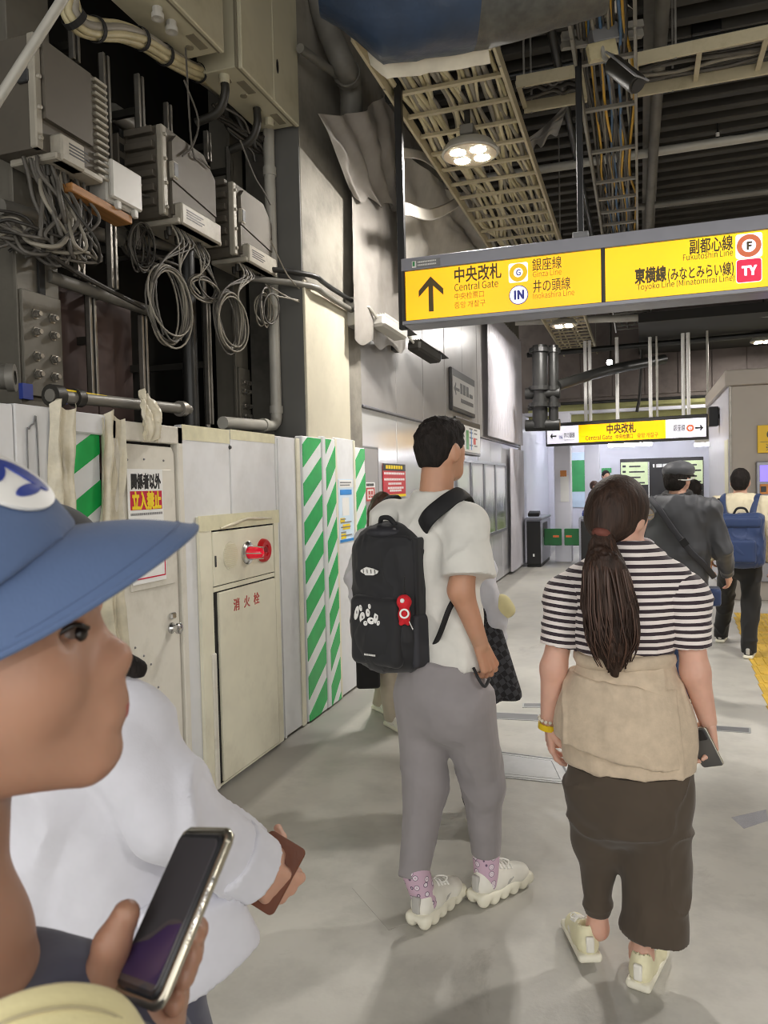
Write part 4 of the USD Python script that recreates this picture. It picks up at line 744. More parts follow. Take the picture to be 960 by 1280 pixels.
stext('銀座線', (665, 338), (702, 334), fa, 'sign_ink', hgt=.062, bold=0); stext('Ginza Line', (666, 347), (702, 343), fa, 'sign_ink_soft', bold=0, hgt=.034)
stext('井の頭線', (666, 365), (713, 360), fa, 'sign_ink', hgt=.062, bold=0); stext('Inokashira Line', (666, 374), (718, 369), fa, 'sign_ink_soft', bold=0, hgt=.034)
stext('副都心線', (861, 316), (916, 311), fb, 'sign_ink', hgt=.068, bold=1); stext('Fukutoshin Line', (853, 326), (916, 320), fb, 'sign_ink_mid', bold=0, hgt=.036)
stext('東横線', (793, 353), (833, 350), fb, 'sign_ink', hgt=.072, bold=2); stext('(みなとみらい線)', (834, 349), (917, 343), fb, 'sign_ink', hgt=.060, bold=1)
stext('Toyoko Line (Minatomirai Line)', (796, 362), (918, 352), fb, 'sign_ink_mid', bold=0, hgt=.034)
disc(936, 307.5, .072, 'sign_white', fb, sq=True); disc(936, 307.5, .066, 'sign_orange', fb, yf-.0016, .038); sym(936, 307.5, 'F', .042, 'sign_ink', fb, yf-.0016, 3)
disc(936, 338.5, .070, 'sign_white', fb, sq=True); disc(936, 338.5, .066, 'sign_pink', fb, yf-.0016, sq=True); sym(936, 338.5, 'TY', .050, 'sign_white', fb, yf-.0032, 4)
c = S1(533, 330); lb = obj('label_plate', rbox(c[0]-.10, c[0]+.10, SY-.022, SY-.019, c[2]-.026, c[2]+.026, 0), 'mid_grey', t)
obj('symbol', rbox(c[0]-.095, c[0]-.065, SY-.0235, SY-.0215, c[2]-.022, c[2]+.022, 0), 'white', lb); obj('symbol', rbox(c[0]-.09, c[0]-.075, SY-.0245, SY-.0225, c[2]-.012, c[2]+.018, 0), 'green_sign', lb)
obj('lettering', [rbox(c[0]-.055+.012*i, c[0]-.047+.012*i, SY-.0235, SY-.0215, c[2]+z, c[2]+z+.011, 0) for i in range(11) for z in (-.014, .006)], 'white', lb)
for x, l in ((-1.545, 'left end of'), (-.345, 'middle of')):
    tt_ = thing('sign_hanger', 'black hanger post at the ' + l + ' the big yellow sign', 'post', (x, SY+.1, z1))
    if x < -1: obj('post', rbox(x-.025, x+.025, SY+.06, SY+.11, z0-.01, 5.5, .004), 'black', tt_)
    else: obj('post', rbox(x-.02, x+.02, SY+.08, SY+.12, z1, 5.5, .004), 'black', tt_); obj('joint', rbox(x-.05, x+.05, SY+.06, SY+.14, z1-.01, z1+.06, .004), 'mid_grey', tt_)
# ---------------------------------------------------------------- the far sign
A, B = at(684, 546, 14.3), at(882.5, 532, 12.9); u = V3(B[0]-A[0], B[1]-A[1], 0); SL = np.linalg.norm(u); u /= SL; nb = np.cross(u, UZ)
t = thing('direction_sign', 'long far hanging sign, yellow between two white ends', 'sign', (A+B)/2)
zb = (A[2]+B[2])/2-.175
def fbx(s0, s1, za, zc, d0, d1, b=0): m = rbox(s0, s1, d0, d1, za, zc, b); m.vertices = V3(A[0], A[1], 0) + m.vertices @ np.array([u, -nb, UZ]); return m
obj('frame', fbx(-.03, SL+.03, zb-.03, zb+.40, .0, .16, .01), 'sign_frame_dark', t)
fw = [obj('face', fbx(.0, SL*.215, zb+.015, zb+.335, -.006, .01), 'sign_white', t), obj('face', fbx(SL*.215, SL*.765, zb+.015, zb+.335, -.006, .01), 'sign_yellow', t), obj('face', fbx(SL*.765, SL, zb+.015, zb+.335, -.006, .01), 'sign_white', t)]
def ft(s, s0, s1, z, m, par, hgt, bold=1): p = V3(A[0], A[1], zb)+u*s0*SL+nb*.0065+UZ*z; obj('lettering', lettering(s, p, u, UZ, height=hgt, width=(s1-s0)*SL, bold=bold), m, par)
ft('←', .02, .065, .09, 'dark_grey', fw[0], .13, 3); ft('IN', .082, .105, .10, 'sign_navy', fw[0], .06); ft('井の頭線', .115, .19, .12, 'mid_grey', fw[0], .08); ft('Inokashira Line', .115, .19, .06, 'mid_grey', fw[0], .035, 0)
ft('中央改札', .395, .585, .165, 'sign_ink', fw[1], .135, 2); ft('Central Gate', .26, .435, .05, 'sign_ink_mid', fw[1], .075); ft('中央检票口', .455, .565, .055, 'sign_ink_mid', fw[1], .065); ft('중앙 개찰구', .59, .72, .055, 'sign_ink_soft', fw[1], .065)
ft('銀座線', .81, .88, .14, 'mid_grey', fw[2], .09); ft('Ginza Line', .81, .88, .08, 'mid_grey', fw[2], .035, 0); ft('→', .935, .985, .10, 'dark_grey', fw[2], .13, 3)
p = V3(A[0], A[1], zb)+u*.91*SL+nb*.0065+UZ*.17; obj('symbol', prism(Point(0, 0).buffer(.062).difference(Point(0, 0).buffer(.032)), .002, p, u, UZ), 'sign_orange', fw[2]); obj('symbol_letter', lettering('G', p-UZ*.02, u, UZ, .04, bold=2, align=.5), 'sign_orange', fw[2])
for k, (px, l) in enumerate(((735, 'first from the left'), (741, 'second from the left'), (776, 'third from the left'), (817, 'fourth from the left'), (825, 'fifth from the left'), (856, 'sixth from the left'), (862, 'seventh from the left'), (884, 'rightmost'))):
    f = (px-684)/198.5; b = V3(*(A+(B-A)*f)[:2], zb+.38)-nb*.08
    beam('hanger_tube', [(b[0], b[1], 4.16 if b[0] < .05 else 4.12), b], .032 if k not in (4, 7) else .02, 'white' if k not in (4, 7) else 'pipe_light', 'white hanger tube of the far sign, ' + l, 'tube', 10)
beam('ceiling_pipe', [onY(700, 505, 15.9), onY(890, 495, 15.9)], .03, 'pipe_black', 'thin dark pipe crossing low over the far brown wall')
beam('cable_tail', [onY(803, 426, 15.6), onY(800, 490, 15.6), onY(796, 515, 15.6)], .03, 'cable_dark', 'dark cable bunch hanging at the far end between the white tubes', 'cable', 8, 4)
beam('ceiling_pipe', [onY(697, 482, 13.2), onY(760, 463, 14.0), onY(830, 449, 15.0)], .09, 'pipe_black', 'thick black pipe slanting from the wall pipes towards the spotlight', 'pipe', 12, 3)
t = thing('pipe_bundle', 'black riser pipes with flanges at the far end of the glossy wall', 'pipe', onY(675, 530, 13.2))
for px, r in ((675, .13), (692, .08)):
    a, b = onY(px, 432, 13.2), onY(px, 535, 13.2); obj('riser', tube([a, b], r, 16), 'pipe_black', t, smooth=50)
    for f in (.06, .52, .72): obj('flange', collar(a, b, f, r*1.45, .07), 'pipe_black', t)
for py in (492, 532): obj('branch', tube([onY(657, py, 13.2), onY(700, py-1, 13.2)], .10, 14), 'pipe_black', t, smooth=50)
obj('branch', tube([onY(660, 510, 13.2), onY(678, 509, 13.2)], .05, 12), 'pipe_black', t)
# third framed items in the far hall
a, b = onY(775, 574, 19.0), onY(880, 640, 19.0)
t = thing('information_board', 'dark information board with pale green panels in the far hall', 'board', ((a[0]+b[0])/2, 19, 0))
obj('body', rbox(a[0], b[0], 19, 19.12, .9, a[2], .01), 'map_dark', t); obj('post', [rbox(x, x+.08, 19.02, 19.1, 0, .95, 0) for x in (a[0]+.1, b[0]-.2)], 'map_dark', t)
w = b[0]-a[0]
for f0, f1 in ((.01, .34), (.68, .99)):
    pn = obj('panel', rbox(a[0]+w*f0, a[0]+w*f1, 18.985, 19.0, a[2]-.62, a[2]-.08, 0), 'map_green', t)
    obj('lettering', [rbox(a[0]+w*(f0+.10), a[0]+w*(f0+.10+.14+.05*(i % 2)), 18.98, 18.987, a[2]-.2-.13*i, a[2]-.165-.13*i, 0) for i in range(4)] + [rbox(a[0]+w*(f0+.02), a[0]+w*(f0+.06), 18.98, 18.987, a[2]-.2-.13*i, a[2]-.15-.13*i, 0) for i in range(4)], 'dark_grey', pn)
obj('panel', rbox(a[0]+w*.345, a[0]+w*.355, 18.985, 19.0, .95, a[2]-.08, 0), 'paper', t)
obj('lettering', [rbox(a[0]+w*f, a[0]+w*(f+l), 18.98, 18.99, a[2]-.22, a[2]-.14, 0) for f, l in ((.40, .02), (.44, .07), (.52, .08))], 'paper', t); obj('lettering', lettering('→', (a[0]+w*.86, 18.985, a[2]-.85), UX, UZ, .14, .22, bold=3), 'paper', t)
for k, (p0, p1, y, l) in enumerate((((760, 556), (815, 555), 16.8, 'left'), ((868, 555), (900, 553), 16.8, 'right'))):
    a, b = onY(*p0, y), onY(*p1, y); t = thing('tube_lamp', 'bright tube lamp under the far hall ceiling, %s one' % l, 'lamp', a)
    obj('tube', rbox(a[0], b[0], y-.04, y+.04, a[2]-.05, a[2]+.02, .01), 'tube_light', t); obj('housing', rbox(a[0], b[0], y-.06, y+.06, a[2]+.02, 2.965, .004), 'white', t)
for y, x0, x1 in ((18.4, -1.8, -.2), (18.4, .5, 1.6)):
    t = thing('tube_lamp', 'tube lamp deeper in the far hall, %s, hidden by the far sign' % ('left' if x0 < 0 else 'right'), 'lamp', (x0, y, 2.9), 'hidden hall lamps'); obj('tube', rbox(x0, x1, y-.05, y+.05, 2.87, 2.93, .01), 'tube_light', t); obj('housing', rbox(x0, x1, y-.07, y+.07, 2.93, 2.965, .004), 'white', t)
c = onY(796, 563, 16.6)
t = notice('exit_plate', 'small green exit plate in the far hall left of the woman\'s head', 0, 1, 0, .1, 0) if 0 else None
p = onY(758, 588, 19.9); obj('exit_plate', rbox(p[0]-.12, p[0]+.12, 19.96, 20.0, p[2]-.06, p[2]+.06, .005), 'green_sign', label='small green plate on the white far wall', cat='sign')
p = onX(696, 580, -2.2); p = onY(722, 590, 19.9); t = thing('wall_poster', 'tall pale green poster on the white far wall behind the gates', 'poster', p); obj('sheet', rbox(p[0]-.35, p[0]+.35, 19.97, 19.999, p[2]-.9, p[2]+.5, .004), 'paper_blue', t); obj('block', rbox(p[0]-.25, p[0]+.25, 19.96, 19.98, p[2]-.5, p[2]+.3, 0), 'green_sign', t)
p = onY(690, 596, 15.38); t = thing('wall_poster', 'small orange-headed notice on the white post by the gates', 'notice', p); obj('sheet', rbox(-1.50, -1.34, 15.39, 15.398, p[2]-.5, p[2]+.02, 0), 'paper', t); obj('block', rbox(-1.5, -1.38, 15.385, 15.392, p[2], p[2]+.12, 0), 'orange_panel', t)
# plants showing beside the posts
# ticket gates
def gate(x, w, label, flapdir, fx):
    t = thing('ticket_gate', label, 'ticket gate', (x+w/2, 14.4, 0))
    obj('front_panel', rbox(x+.02, x+w-.02, 14.38, 14.41, .05, .86, .01), 'black', t); obj('body', rbox(x, x+w, 14.40, 15.9, .06, .88, .02), 'gate_silver', t)
    obj('plinth', rbox(x+.02, x+w-.02, 14.42, 15.85, 0, .07, .004), 'black', t); obj('edge_strip', rbox(x-.01, x+.025, 14.36, 14.42, .08, .9, .01), 'gate_silver', t)
    obj('top', rbox(x-.01, x+w+.01, 14.39, 15.92, .88, .93, .015), 'gate_silver', t); rd = obj('reader', bar((x+w/2, 14.42, .98), (x+w/2, 14.62, 1.02), w*.7, .07, bev=.01), 'blue_tape' if flapdir < 0 else 'black', t)
    obj('window', rbox(x+w-.004 if flapdir > 0 else x-.006, x+w+.006 if flapdir > 0 else x+.004, 14.6, 15.3, .55, .82, .002), 'dark_grey', t)
    obj('light', rbox(x+w*.45, x+w*.55, 14.372, 14.382, .2, .25, 0), 'paper', t)
    f = obj('flap', rbox(fx[0], fx[1], 14.75, 14.79, .38, .70, .01), 'gate_flap', t, label='green closing flap')
    o = fx[1]-.16 if flapdir > 0 else fx[0]+.03; obj('arrow', rbox(o, o+.11, 14.742, 14.752, .535, .575, 0), 'gate_orange', f)
gate(-2.06, .30, 'left ticket gate by the glossy wall with a green flap', 1, (-1.76, -1.43)); gate(-1.07, .30, 'right ticket gate with a blue reader, half behind the striped-shirt woman', -1, (-1.38, -1.07))
# ---------------------------------------------------------------- kiosk at the right with ticket machine
kx, ky = 1.11, 10.8
K = thing('kiosk', 'tall grey-white kiosk block at the right edge', 'kiosk', (kx, ky, 0))
obj('body', rbox(kx, 5.0, ky, 13.85, 0, 2.78, .01), 'kiosk_grey', K); obj('side_panel', rbox(kx-.015, kx+.005, ky+.03, 13.84, .02, 2.79, .003), 'kiosk_side', K)
obj('cornice', rbox(kx-.06, 5.0, ky-.05, 13.9, 2.78, 2.98, .01), 'kiosk_grey', K); obj('corner_strip', rbox(kx-.012, kx+.02, ky-.012, ky+.02, .02, 2.78, .003), 'steel_galv', K)
obj('side_poster', rbox(kx-.022, kx-.014, ky+.08, ky+.5, .9, 2.1, 0), 'tape_cream', K)
p = onX(891, 521, kx-.1); t = thing('wall_lamp', 'small black wall lamp on the kiosk side', 'wall lamp', p); obj('box', rbox(kx-.16, kx-.03, p[1]-.1, p[1]+.1, p[2]-.14, p[2]+.14, .01), 'black', t); obj('arm', rbox(kx-.04, kx+.0, p[1]-.03, p[1]+.03, p[2]-.03, p[2]+.03, 0), 'dark_grey', t)
a, b = onY(946.5, 532, ky), onY(960, 566, ky)
t = thing('yellow_notice', 'yellow sign board on the kiosk at the right edge', 'sign', (a[0], ky, b[2])); obj('board', rbox(a[0], a[0]+.75, ky-.03, ky-.001, b[2], a[2], .004), 'yellow_board', t)
obj('lettering', lettering('の', (a[0]+.09, ky-.0305, a[2]-.17), UX, UZ, .12, bold=1), 'dark_grey', t); obj('lettering', lettering('※', (a[0]+.08, ky-.0305, a[2]-.33), UX, UZ, .09), 'dark_grey', t)
obj('rule', rbox(a[0]+.03, a[0]+.7, ky-.0315, ky-.029, a[2]-.215, a[2]-.209, 0), 'dark_grey', t)
a = onY(944.5, 577, ky); M_ = thing('ticket_machine', 'ticket machine with violet lit screen at the right edge', 'ticket machine', (a[0], ky, .5))
obj('frame', rbox(a[0], a[0]+.95, ky-.06, ky+.0, .25, a[2], .01), 'sign_frame', M_)
for z0_, z1_, m in ((.05, .26, 'screen_purple'), (.29, .42, 'orange_panel'), (.46, .5, 'sign_white'), (.52, .62, 'screen_purple'), (.66, .95, 'screen_blue'), (1.0, 1.3, 'dark_grey')):
    obj('screen' if 'screen' in m else 'panel', rbox(a[0]+.04, a[0]+.9, ky-.075, ky-.055, a[2]-z1_, a[2]-z0_, .003), m, M_)
obj('button', [rbox(a[0]+.05+.1*k, a[0]+.11+.1*k, ky-.082, ky-.07, a[2]-.39, a[2]-.32, .002) for k in range(6)], 'dark_grey', M_); obj('picture', prism(Point(0, 0).buffer(.08), .004, (a[0]+.16, ky-.075, a[2]-.78), UX, UZ), 'sign_pink', M_)
# ---------------------------------------------------------------- things set in the floor
FX, FY = V3(1, 0, 0), V3(0, 1, 0)
h0 = onZ(632, 945); t = thing('floor_hatch', 'grey steel access cover with a double frame set in the floor', 'floor hatch', (-.58, 4.24, 0))
cs = [onZ(*p) for p in ((598, 936), (704, 950), (722, 982), (605, 970))]; cs = [c[:2] for c in cs]; ctr = np.mean(cs, axis=0)
P = Polygon(cs)
obj('outer_frame', prism(P.difference(affinity.scale(P, .93, .93)), .004, (0, 0, 0), FX, FY), 'hatch_metal', t); obj('inner_frame', prism(affinity.scale(P, .88, .88).difference(affinity.scale(P, .70, .74)), .003, (0, 0, 0), FX, FY), 'hatch_metal', t)
obj('lid', prism(affinity.scale(P, .68, .72), .003, (0, 0, 0), FX, FY), 'hatch_metal', t); obj('seam', prism(P, .0008, (0, 0, 0), FX, FY), 'slot_grey', t)
def floor_strip(pts, label, m='slot_grey', name='floor_slot', cat='floor strip', z=.003):
    P = Polygon([onZ(*p)[:2] for p in pts]); c = P.centroid; t = thing(name, label, cat, (c.x, c.y, 0))
    obj('plate', prism(P, z, (0, 0, 0), FX, FY), m, t); obj('rim', prism(P.buffer(.012, join_style=2).difference(P), z+.001, (0, 0, 0), FX, FY), 'hatch_metal', t); return t
floor_strip([(612, 891), (672, 894), (676, 901), (612, 898)], 'grey metal floor strip between the man and the striped-shirt woman')
floor_strip([(893, 908), (936, 911), (936, 916), (893, 913)], 'short grey floor strip right of the striped-shirt woman')
floor_strip([(655, 880), (690, 880), (690, 884), (655, 884)], 'faint floor strip further off, left of the striped-shirt woman')
P = Polygon([onZ(*p)[:2] for p in ((914, 1022), (958, 1012), (960, 1026), (930, 1036))]); mat('tape_mark', '#b7b7bd', .5, var=.1, vs=20, alpha=.6); obj('tape_mark', prism(P, .0012, (0, 0, 0), FX, FY), 'tape_mark', label='faint bluish tape remnant on the floor at the right edge', cat='tape mark')
P = Polygon([onZ(*p)[:2] for p in ((440, 1110), (462, 1104), (512, 1152), (486, 1163))]); mat('floor_patch', '#b3b0a7', .5, var=.08, vs=5, dirt='#837f76', dirt_amt=.4); obj('floor_patch', prism(P, .0012, (0, 0, 0), FX, FY), 'floor_patch', label='long repaired floor patch left of the man\'s shoe', cat='floor patch')
# yellow tactile paving at the right
t = thing('tactile_paving', 'worn yellow tactile paving strip at the right edge', 'tactile paving', (1.2, 7.5, 0))
e0, e1 = onZ(914, 765), onZ(960, 890); dx = (e1-e0)/(e1-e0)[1]; k = 0
y = 9.45
while y > 4.6:
    for j in range(3):
        x = e0[0]+dx[0]*(y-e0[1])+.0+j*.303; kind = 'bar'
        tl = obj('tile', rbox(x, x+.298, y-.298, y, 0, .006, .002), 'tile_yellow', t)
        if kind == 'bar': obj('ridge', [rbox(x+.035+.075*i, x+.062+.075*i, y-.28, y-.018, .004, .0115, .003) for i in range(4)], 'tile_yellow', tl)
        k += 1
    y -= .303
for j in range(7):
    x = e0[0]+.02+j*.303; tl = obj('tile', rbox(x, x+.298, 9.47, 9.77, 0, .006, .002), 'tile_yellow', t)
    obj('dot', [lathe([(0, 0), (.014, 0), (.010, .005), (0, .005)], (x+.04+.055*a, 9.51+.055*b, .006), (0, 0, 1), 6) for a in range(5) for b in range(5)], 'tile_yellow', tl)
# ---------------------------------------------------------------- bodies and cloth: blended solids, meshed by surface nets
def nrm(v): v = np.array(v, float); return v/np.linalg.norm(v)
def _one(p, P):
    t = p[0]
    if t == 'c' or t == 'k':
        a, b, ra, rb = p[1:5]; a = np.asarray(a, float); b = np.asarray(b, float); q = P-a; ab = b-a
        if t == 'k':
            ax, ra_ = np.asarray(p[5]), p[6]; q = q+np.outer(q@ax, ax)*(1/ra_-1); ab = ab+ax*(ab@ax)*(1/ra_-1)
        h = np.clip(q@ab/max(ab@ab, 1e-9), 0, 1); d = np.linalg.norm(q-h[:, None]*ab, axis=1)-(ra+(rb-ra)*h)
        return d*(.5+.5*p[6]) if t == 'k' else d
    if t == 'e':
        q = P-np.asarray(p[1], float)
        if len(p) > 3: q = q@np.asarray(p[3]).T
        r = np.asarray(p[2], float); k0 = np.linalg.norm(q/r, axis=1); k1 = np.linalg.norm(q/(r*r), axis=1)
        return k0*(k0-1)/np.maximum(k1, 1e-9)
    if t == 'b':
        q = P-np.asarray(p[1], float); q = q@np.asarray(p[3]).T; r = p[4]; d = np.abs(q)-(np.asarray(p[2])-r)
        return np.linalg.norm(np.maximum(d, 0), axis=1)+np.minimum(d.max(1), 0)-r
def _bounds(p):
    if p[0] in 'ck': r = max(p[3], p[4]); q = np.array([p[1], p[2]], float); return q.min(0)-r, q.max(0)+r
    r = np.max(p[2])*(1.75 if p[0] == 'b' else 1); c = np.asarray(p[1], float); return c-r, c+r
def union(prims, P, k):
    d = None
    for p in prims:
        e = _one(p, P)
        if d is None: d = e
        else: h = np.maximum(k-np.abs(d-e), 0)/k; d = np.minimum(d, e)-h*h*k*.25
    return d
def nets(f, lo, hi, h):
    s = 4; n = (np.ceil((hi-lo)/h/s).astype(int)+1)*s
    cn = n//s; ci = np.stack(np.meshgrid(*[np.arange(c) for c in cn], indexing='ij'), -1).reshape(-1, 3)
    dc = f(lo+(ci*s+(s-1)/2)*h); D = np.repeat(np.repeat(np.repeat(dc.reshape(cn), s, 0), s, 1), s, 2)
    near = np.abs(dc) < h*s*1.25; ci = ci[near]*s
    off = np.stack(np.meshgrid(*[np.arange(s)]*3, indexing='ij'), -1).reshape(-1, 3)
    idx = (ci[:, None]+off[None]).reshape(-1, 3); D[tuple(idx.T)] = f(lo+idx*h)
    I = D < 0; c = [slice(0, -1), slice(1, None)]
    cnt = sum(I[c[a], c[b], c[e]].astype(np.int8) for a in (0, 1) for b in (0, 1) for e in (0, 1))
    cell = np.argwhere((cnt > 0) & (cnt < 8)); num = -np.ones(cnt.shape, int); num[tuple(cell.T)] = np.arange(len(cell))
    acc, w = np.zeros((len(cell), 3)), np.zeros(len(cell))
    for ax in range(3):
        for a in (0, 1):
            for b in (0, 1):
                o = np.zeros(3, int); o[(ax+1) % 3], o[(ax+2) % 3] = a, b; o2 = o.copy(); o2[ax] = 1
                d0, d1 = D[tuple((cell+o).T)], D[tuple((cell+o2).T)]; m = (d0 < 0) != (d1 < 0); t = np.where(m, d0/np.where(m, d0-d1, 1), 0)
                acc[m] += (o+np.outer(t, o2-o))[m]; w[m] += 1
    V = lo+(cell+acc/w[:, None])*h; F = []
    for ax in range(3):
        sl0 = [slice(1, -1)]*3; sl1 = [slice(1, -1)]*3; sl0[ax] = slice(0, -1); sl1[ax] = slice(1, None)
        a, b = I[tuple(sl0)], I[tuple(sl1)]; u, v = (ax+1) % 3, (ax+2) % 3
        base = np.array([1, 1, 1]); base[ax] = 0
        for flip, mask in ((0, a & ~b), (1, ~a & b)):
            e = np.argwhere(mask)+base; q = []
            for du, dv in ((1, 1), (0, 1), (0, 0), (1, 0)):
                x = e.copy(); x[:, u] -= du; x[:, v] -= dv; q.append(num[tuple(x.T)])
            q = np.stack(q, 1); F.append(q[:, ::-1] if flip else q)
    F = np.vstack(F); F = F[(F >= 0).all(1)]
    return trimesh.Trimesh(V, np.vstack([F[:, [0, 1, 2]], F[:, [0, 2, 3]]]), process=False)
def blob(prims, h=.008, k=.02, cuts=(), neg=(), nk=.004, disp=None, extra=(), groups=()):
    """extra: prims joined with no blending; groups: (prims, cuts, neg) cut on their own, then blended on"""
    L = [_bounds(p) for p in list(prims)+list(extra)+[q for g in groups for q in g[0]]]; lo = np.min([l[0] for l in L], 0)-2.5*h; hi = np.max([l[1] for l in L], 0)+2.5*h
    def part(P, prims, cuts, neg):
        d = union(prims, P, k)
        for pt, n in cuts: d = np.maximum(d, (P-np.asarray(pt))@np.asarray(n))
        if neg: d = np.maximum(d, -union(neg, P, nk))
        return d
    def f(P):
        d = part(P, prims, cuts, neg)
        for g in groups:
            e = part(P, *g); q = np.maximum(k-np.abs(d-e), 0)/k; d = np.minimum(d, e)-q*q*k*.25
        for p in extra: d = np.minimum(d, _one(p, P))
        return d
    m = nets(f, lo, hi, h)
    if disp is not None:
        v = np.array(m.vertices); m = trimesh.Trimesh(v+np.array(m.vertex_normals)*disp(v)[:, None], m.faces, process=False)
    return m
def folds(amp, sc, seed=0, ridge=0., rs=(6, 6, 3)):
    def g(v):
        o = amp*2*(meshkit.fbm(v*np.array(sc), 3, seed)-.5)
        if ridge:
            w = v+.05*np.stack([meshkit.noise(v*5+7, seed), meshkit.noise(v*5+31, seed), meshkit.noise(v*5+53, seed)], -1); q = meshkit.fbm(w*np.array(rs), 2, seed+9)
            o = o+ridge*1.25*(np.maximum(0, 1-np.abs(q-.5)*10)**1.5-.25)
        return o
    return g
def PF(px, D):
    """a person's place: flat right R and away A as seen by the camera there; Q(px, py, da) is a point at da metres behind that place"""
    v = ray(px, 600); A = nrm((v[0], v[1], 0)); R = V3(A[1], -A[0], 0); o = EYE+A*D
    def Q(x, y, da=0.): w = ray(x, y); return EYE+w*((D+da)/(w@A))
    return A, R, Q, o
def hand_prims(W, e, n, side, sc=1.0, curl=(.3, .35, .4, .45), thumb=(.6, .5, .25), spread=1.0, tcurl=.25):
    """W wrist, e towards the knuckles, n out of the palm, side +1 or -1: the thumb lies along side * (e x n)"""
    e = nrm(e); n = nrm(np.array(n)-e*np.dot(n, e)); s = np.cross(e, n)*side; P = []; K = []
    ln = (.072, .080, .074, .058); kn = (.092, .095, .090, .082)
    for i in range(4):
        b = W+(s*(.016-.011*i)+e*.012)*sc; kk = W+(e*kn[i]+s*(.031-.0205*i)*spread-n*.002)*sc; K.append(kk)
        P.append(('c', b, kk, .0155*sc, .0112*sc)); d = e*1.0; q = kk
        d = nrm(d+s*(.05-.035*i)*spread*2)
        for j, fr in enumerate((.46, .30, .24)):
            a = curl[i]*(1.0, 1.15, .75)[j]; ax_ = np.cross(n, d); d2 = d*math.cos(a)+nrm(n-d*np.dot(n, d))*math.sin(a); n_ = n
            d = nrm(d2); r = q+d*ln[i]*fr*sc; P.append(('c', q, r, (.0098, .0088, .0082)[j]*sc*(1 if i < 3 else .88), (.0088, .0082, .0070)[j]*sc*(1 if i < 3 else .88))); q = r; n = n
    q = W+(e*.022+s*.020+n*.006)*sc; d = nrm(e*thumb[0]+s*thumb[1]+n*thumb[2])
    P.append(('c', W+(e*.012+s*.006)*sc, q+d*.03*sc, .0165*sc, .0135*sc))
    for j, l in enumerate((.046, .034, .028)):
        r = q+d*l*sc; P.append(('c', q, r, (.0135, .0108, .0100)[j]*sc, (.0108, .0100, .0082)[j]*sc)); q = r; d = nrm(d*math.cos(tcurl)+nrm(n-d*np.dot(n, d))*math.sin(tcurl))
    return P
def slab(c, X, hx_, hy_, hz_, r=.006, e=.0015, n=5):
    """a rounded thin slab (a phone, a case): axes X rows = across, thickness, along"""
    P = []
    for y, i in ((-hy_, e), (-hy_+e, 0), (hy_-e, 0), (hy_, e)):
        for sx, sz, a0 in ((1, 1, 0), (-1, 1, 90), (-1, -1, 180), (1, -1, 270)):
            for a in np.radians(np.linspace(a0, a0+90, n)): P.append((sx*(hx_-r)+(r-i)*math.cos(a), y, sz*(hz_-r)+(r-i)*math.sin(a)))
    m = hull(P); m.vertices = np.array(c)+np.array(m.vertices)@np.asarray(X); m.fix_normals(); return m
def shoe(t, heel, d, L, mats, lift=0., pitch=0., chunky=False, name='shoe', h=.0055, label=None):
    """a trainer from the heel's ground point along d: upper with sole, laces and heel tab as its pieces"""
    d = nrm((d[0], d[1], 0)); s = V3(d[1], -d[0], 0); c, sn = math.cos(pitch), math.sin(pitch); k = L/.29; z0 = .018 if chunky else 0.
    def W(x, y, z): return np.array(heel)+UZ*lift + d*(x*c+z*sn)*k + UZ*(z*c-x*sn)*k + s*y*k
    Rm = np.array([d*c-UZ*sn, s, UZ*c+d*sn])
    up = [('c', W(.042, 0, .055+z0), W(.10, 0, .055+z0), .038*k, .041*k), ('c', W(.10, 0, .050+z0), W(.215, .003, .040+z0), .041*k, .039*k), ('c', W(.215, .004, .038+z0), W(.245, .006, .036+z0), .040*k, .034*k), ('c', W(.045, 0, .06+z0), W(.050, 0, .108+z0), .037*k, .033*k), ('c', W(.065, 0, .095+z0), W(.17, 0, .062+z0), .033*k, .030*k)]
    m = blob(up, h, .022, cuts=[(W(0, 0, .024+z0), -Rm[2])], neg=[('c', W(.058, 0, .10+z0), W(.058, 0, .16+z0), .028*k, .030*k)])
    sh = obj(name, m, mats[0], t, smooth=True, label=label)
    if chunky: so = [('b', W(.137, 0, .040), (.142*k, .046*k, .014*k), Rm, .012*k)]+[('e', W(x, y, z), (.026*k, .024*k, .026*k), Rm) for x, z in ((.018, .030), (.070, .024), (.122, .026), (.176, .024), (.228, .026), (.262, .034)) for y in (-.026, .026)]
    else: so = [('b', W(.14, 0, .018), (.144*k, .046*k, .016*k), Rm, .012*k)]
    obj('sole', blob(so, h, .008, cuts=[(W(0, 0, .001), -Rm[2])]), mats[1], sh, smooth=True)
    lc = [tube([W(x, -.030, z-.006), W(x+.006, -.013, z+.008), W(x+.004, .013, z+.008), W(x, .030, z-.006)], .0042*k, 6, 4) for x, z in ((.112, .108+z0), (.132, .101+z0), (.152, .094+z0), (.172, .086+z0))]
    lc.append(tube([W(.105, .0, .115+z0), W(.10, .03, .145+z0), W(.13, .05, .135+z0), W(.14, .03, .105+z0), W(.11, 0, .112+z0)], .0028*k, 6, 5)); lc.append(tube([W(.105, .0, .115+z0), W(.12, -.03, .135+z0), W(.14, -.035, .11+z0), W(.11, 0, .112+z0)], .0028*k, 6, 5))
    obj('laces', cat_(lc), mats[2], sh, smooth=True)
    obj('heel_tab', blob([('b', W(.006, 0, .070+z0), (.009*k, .016*k, .030*k), Rm, .006*k)], .004, .01), mats[3], sh, smooth=True)
    for sd in (-1, 1): obj('side_panel', blob([('k', W(.10, sd*.036, .045+z0), W(.17, sd*.037, .050+z0), .018*k, .014*k, Rm[1], .35)], .004, .01), mats[3], sh, smooth=True)
    return sh
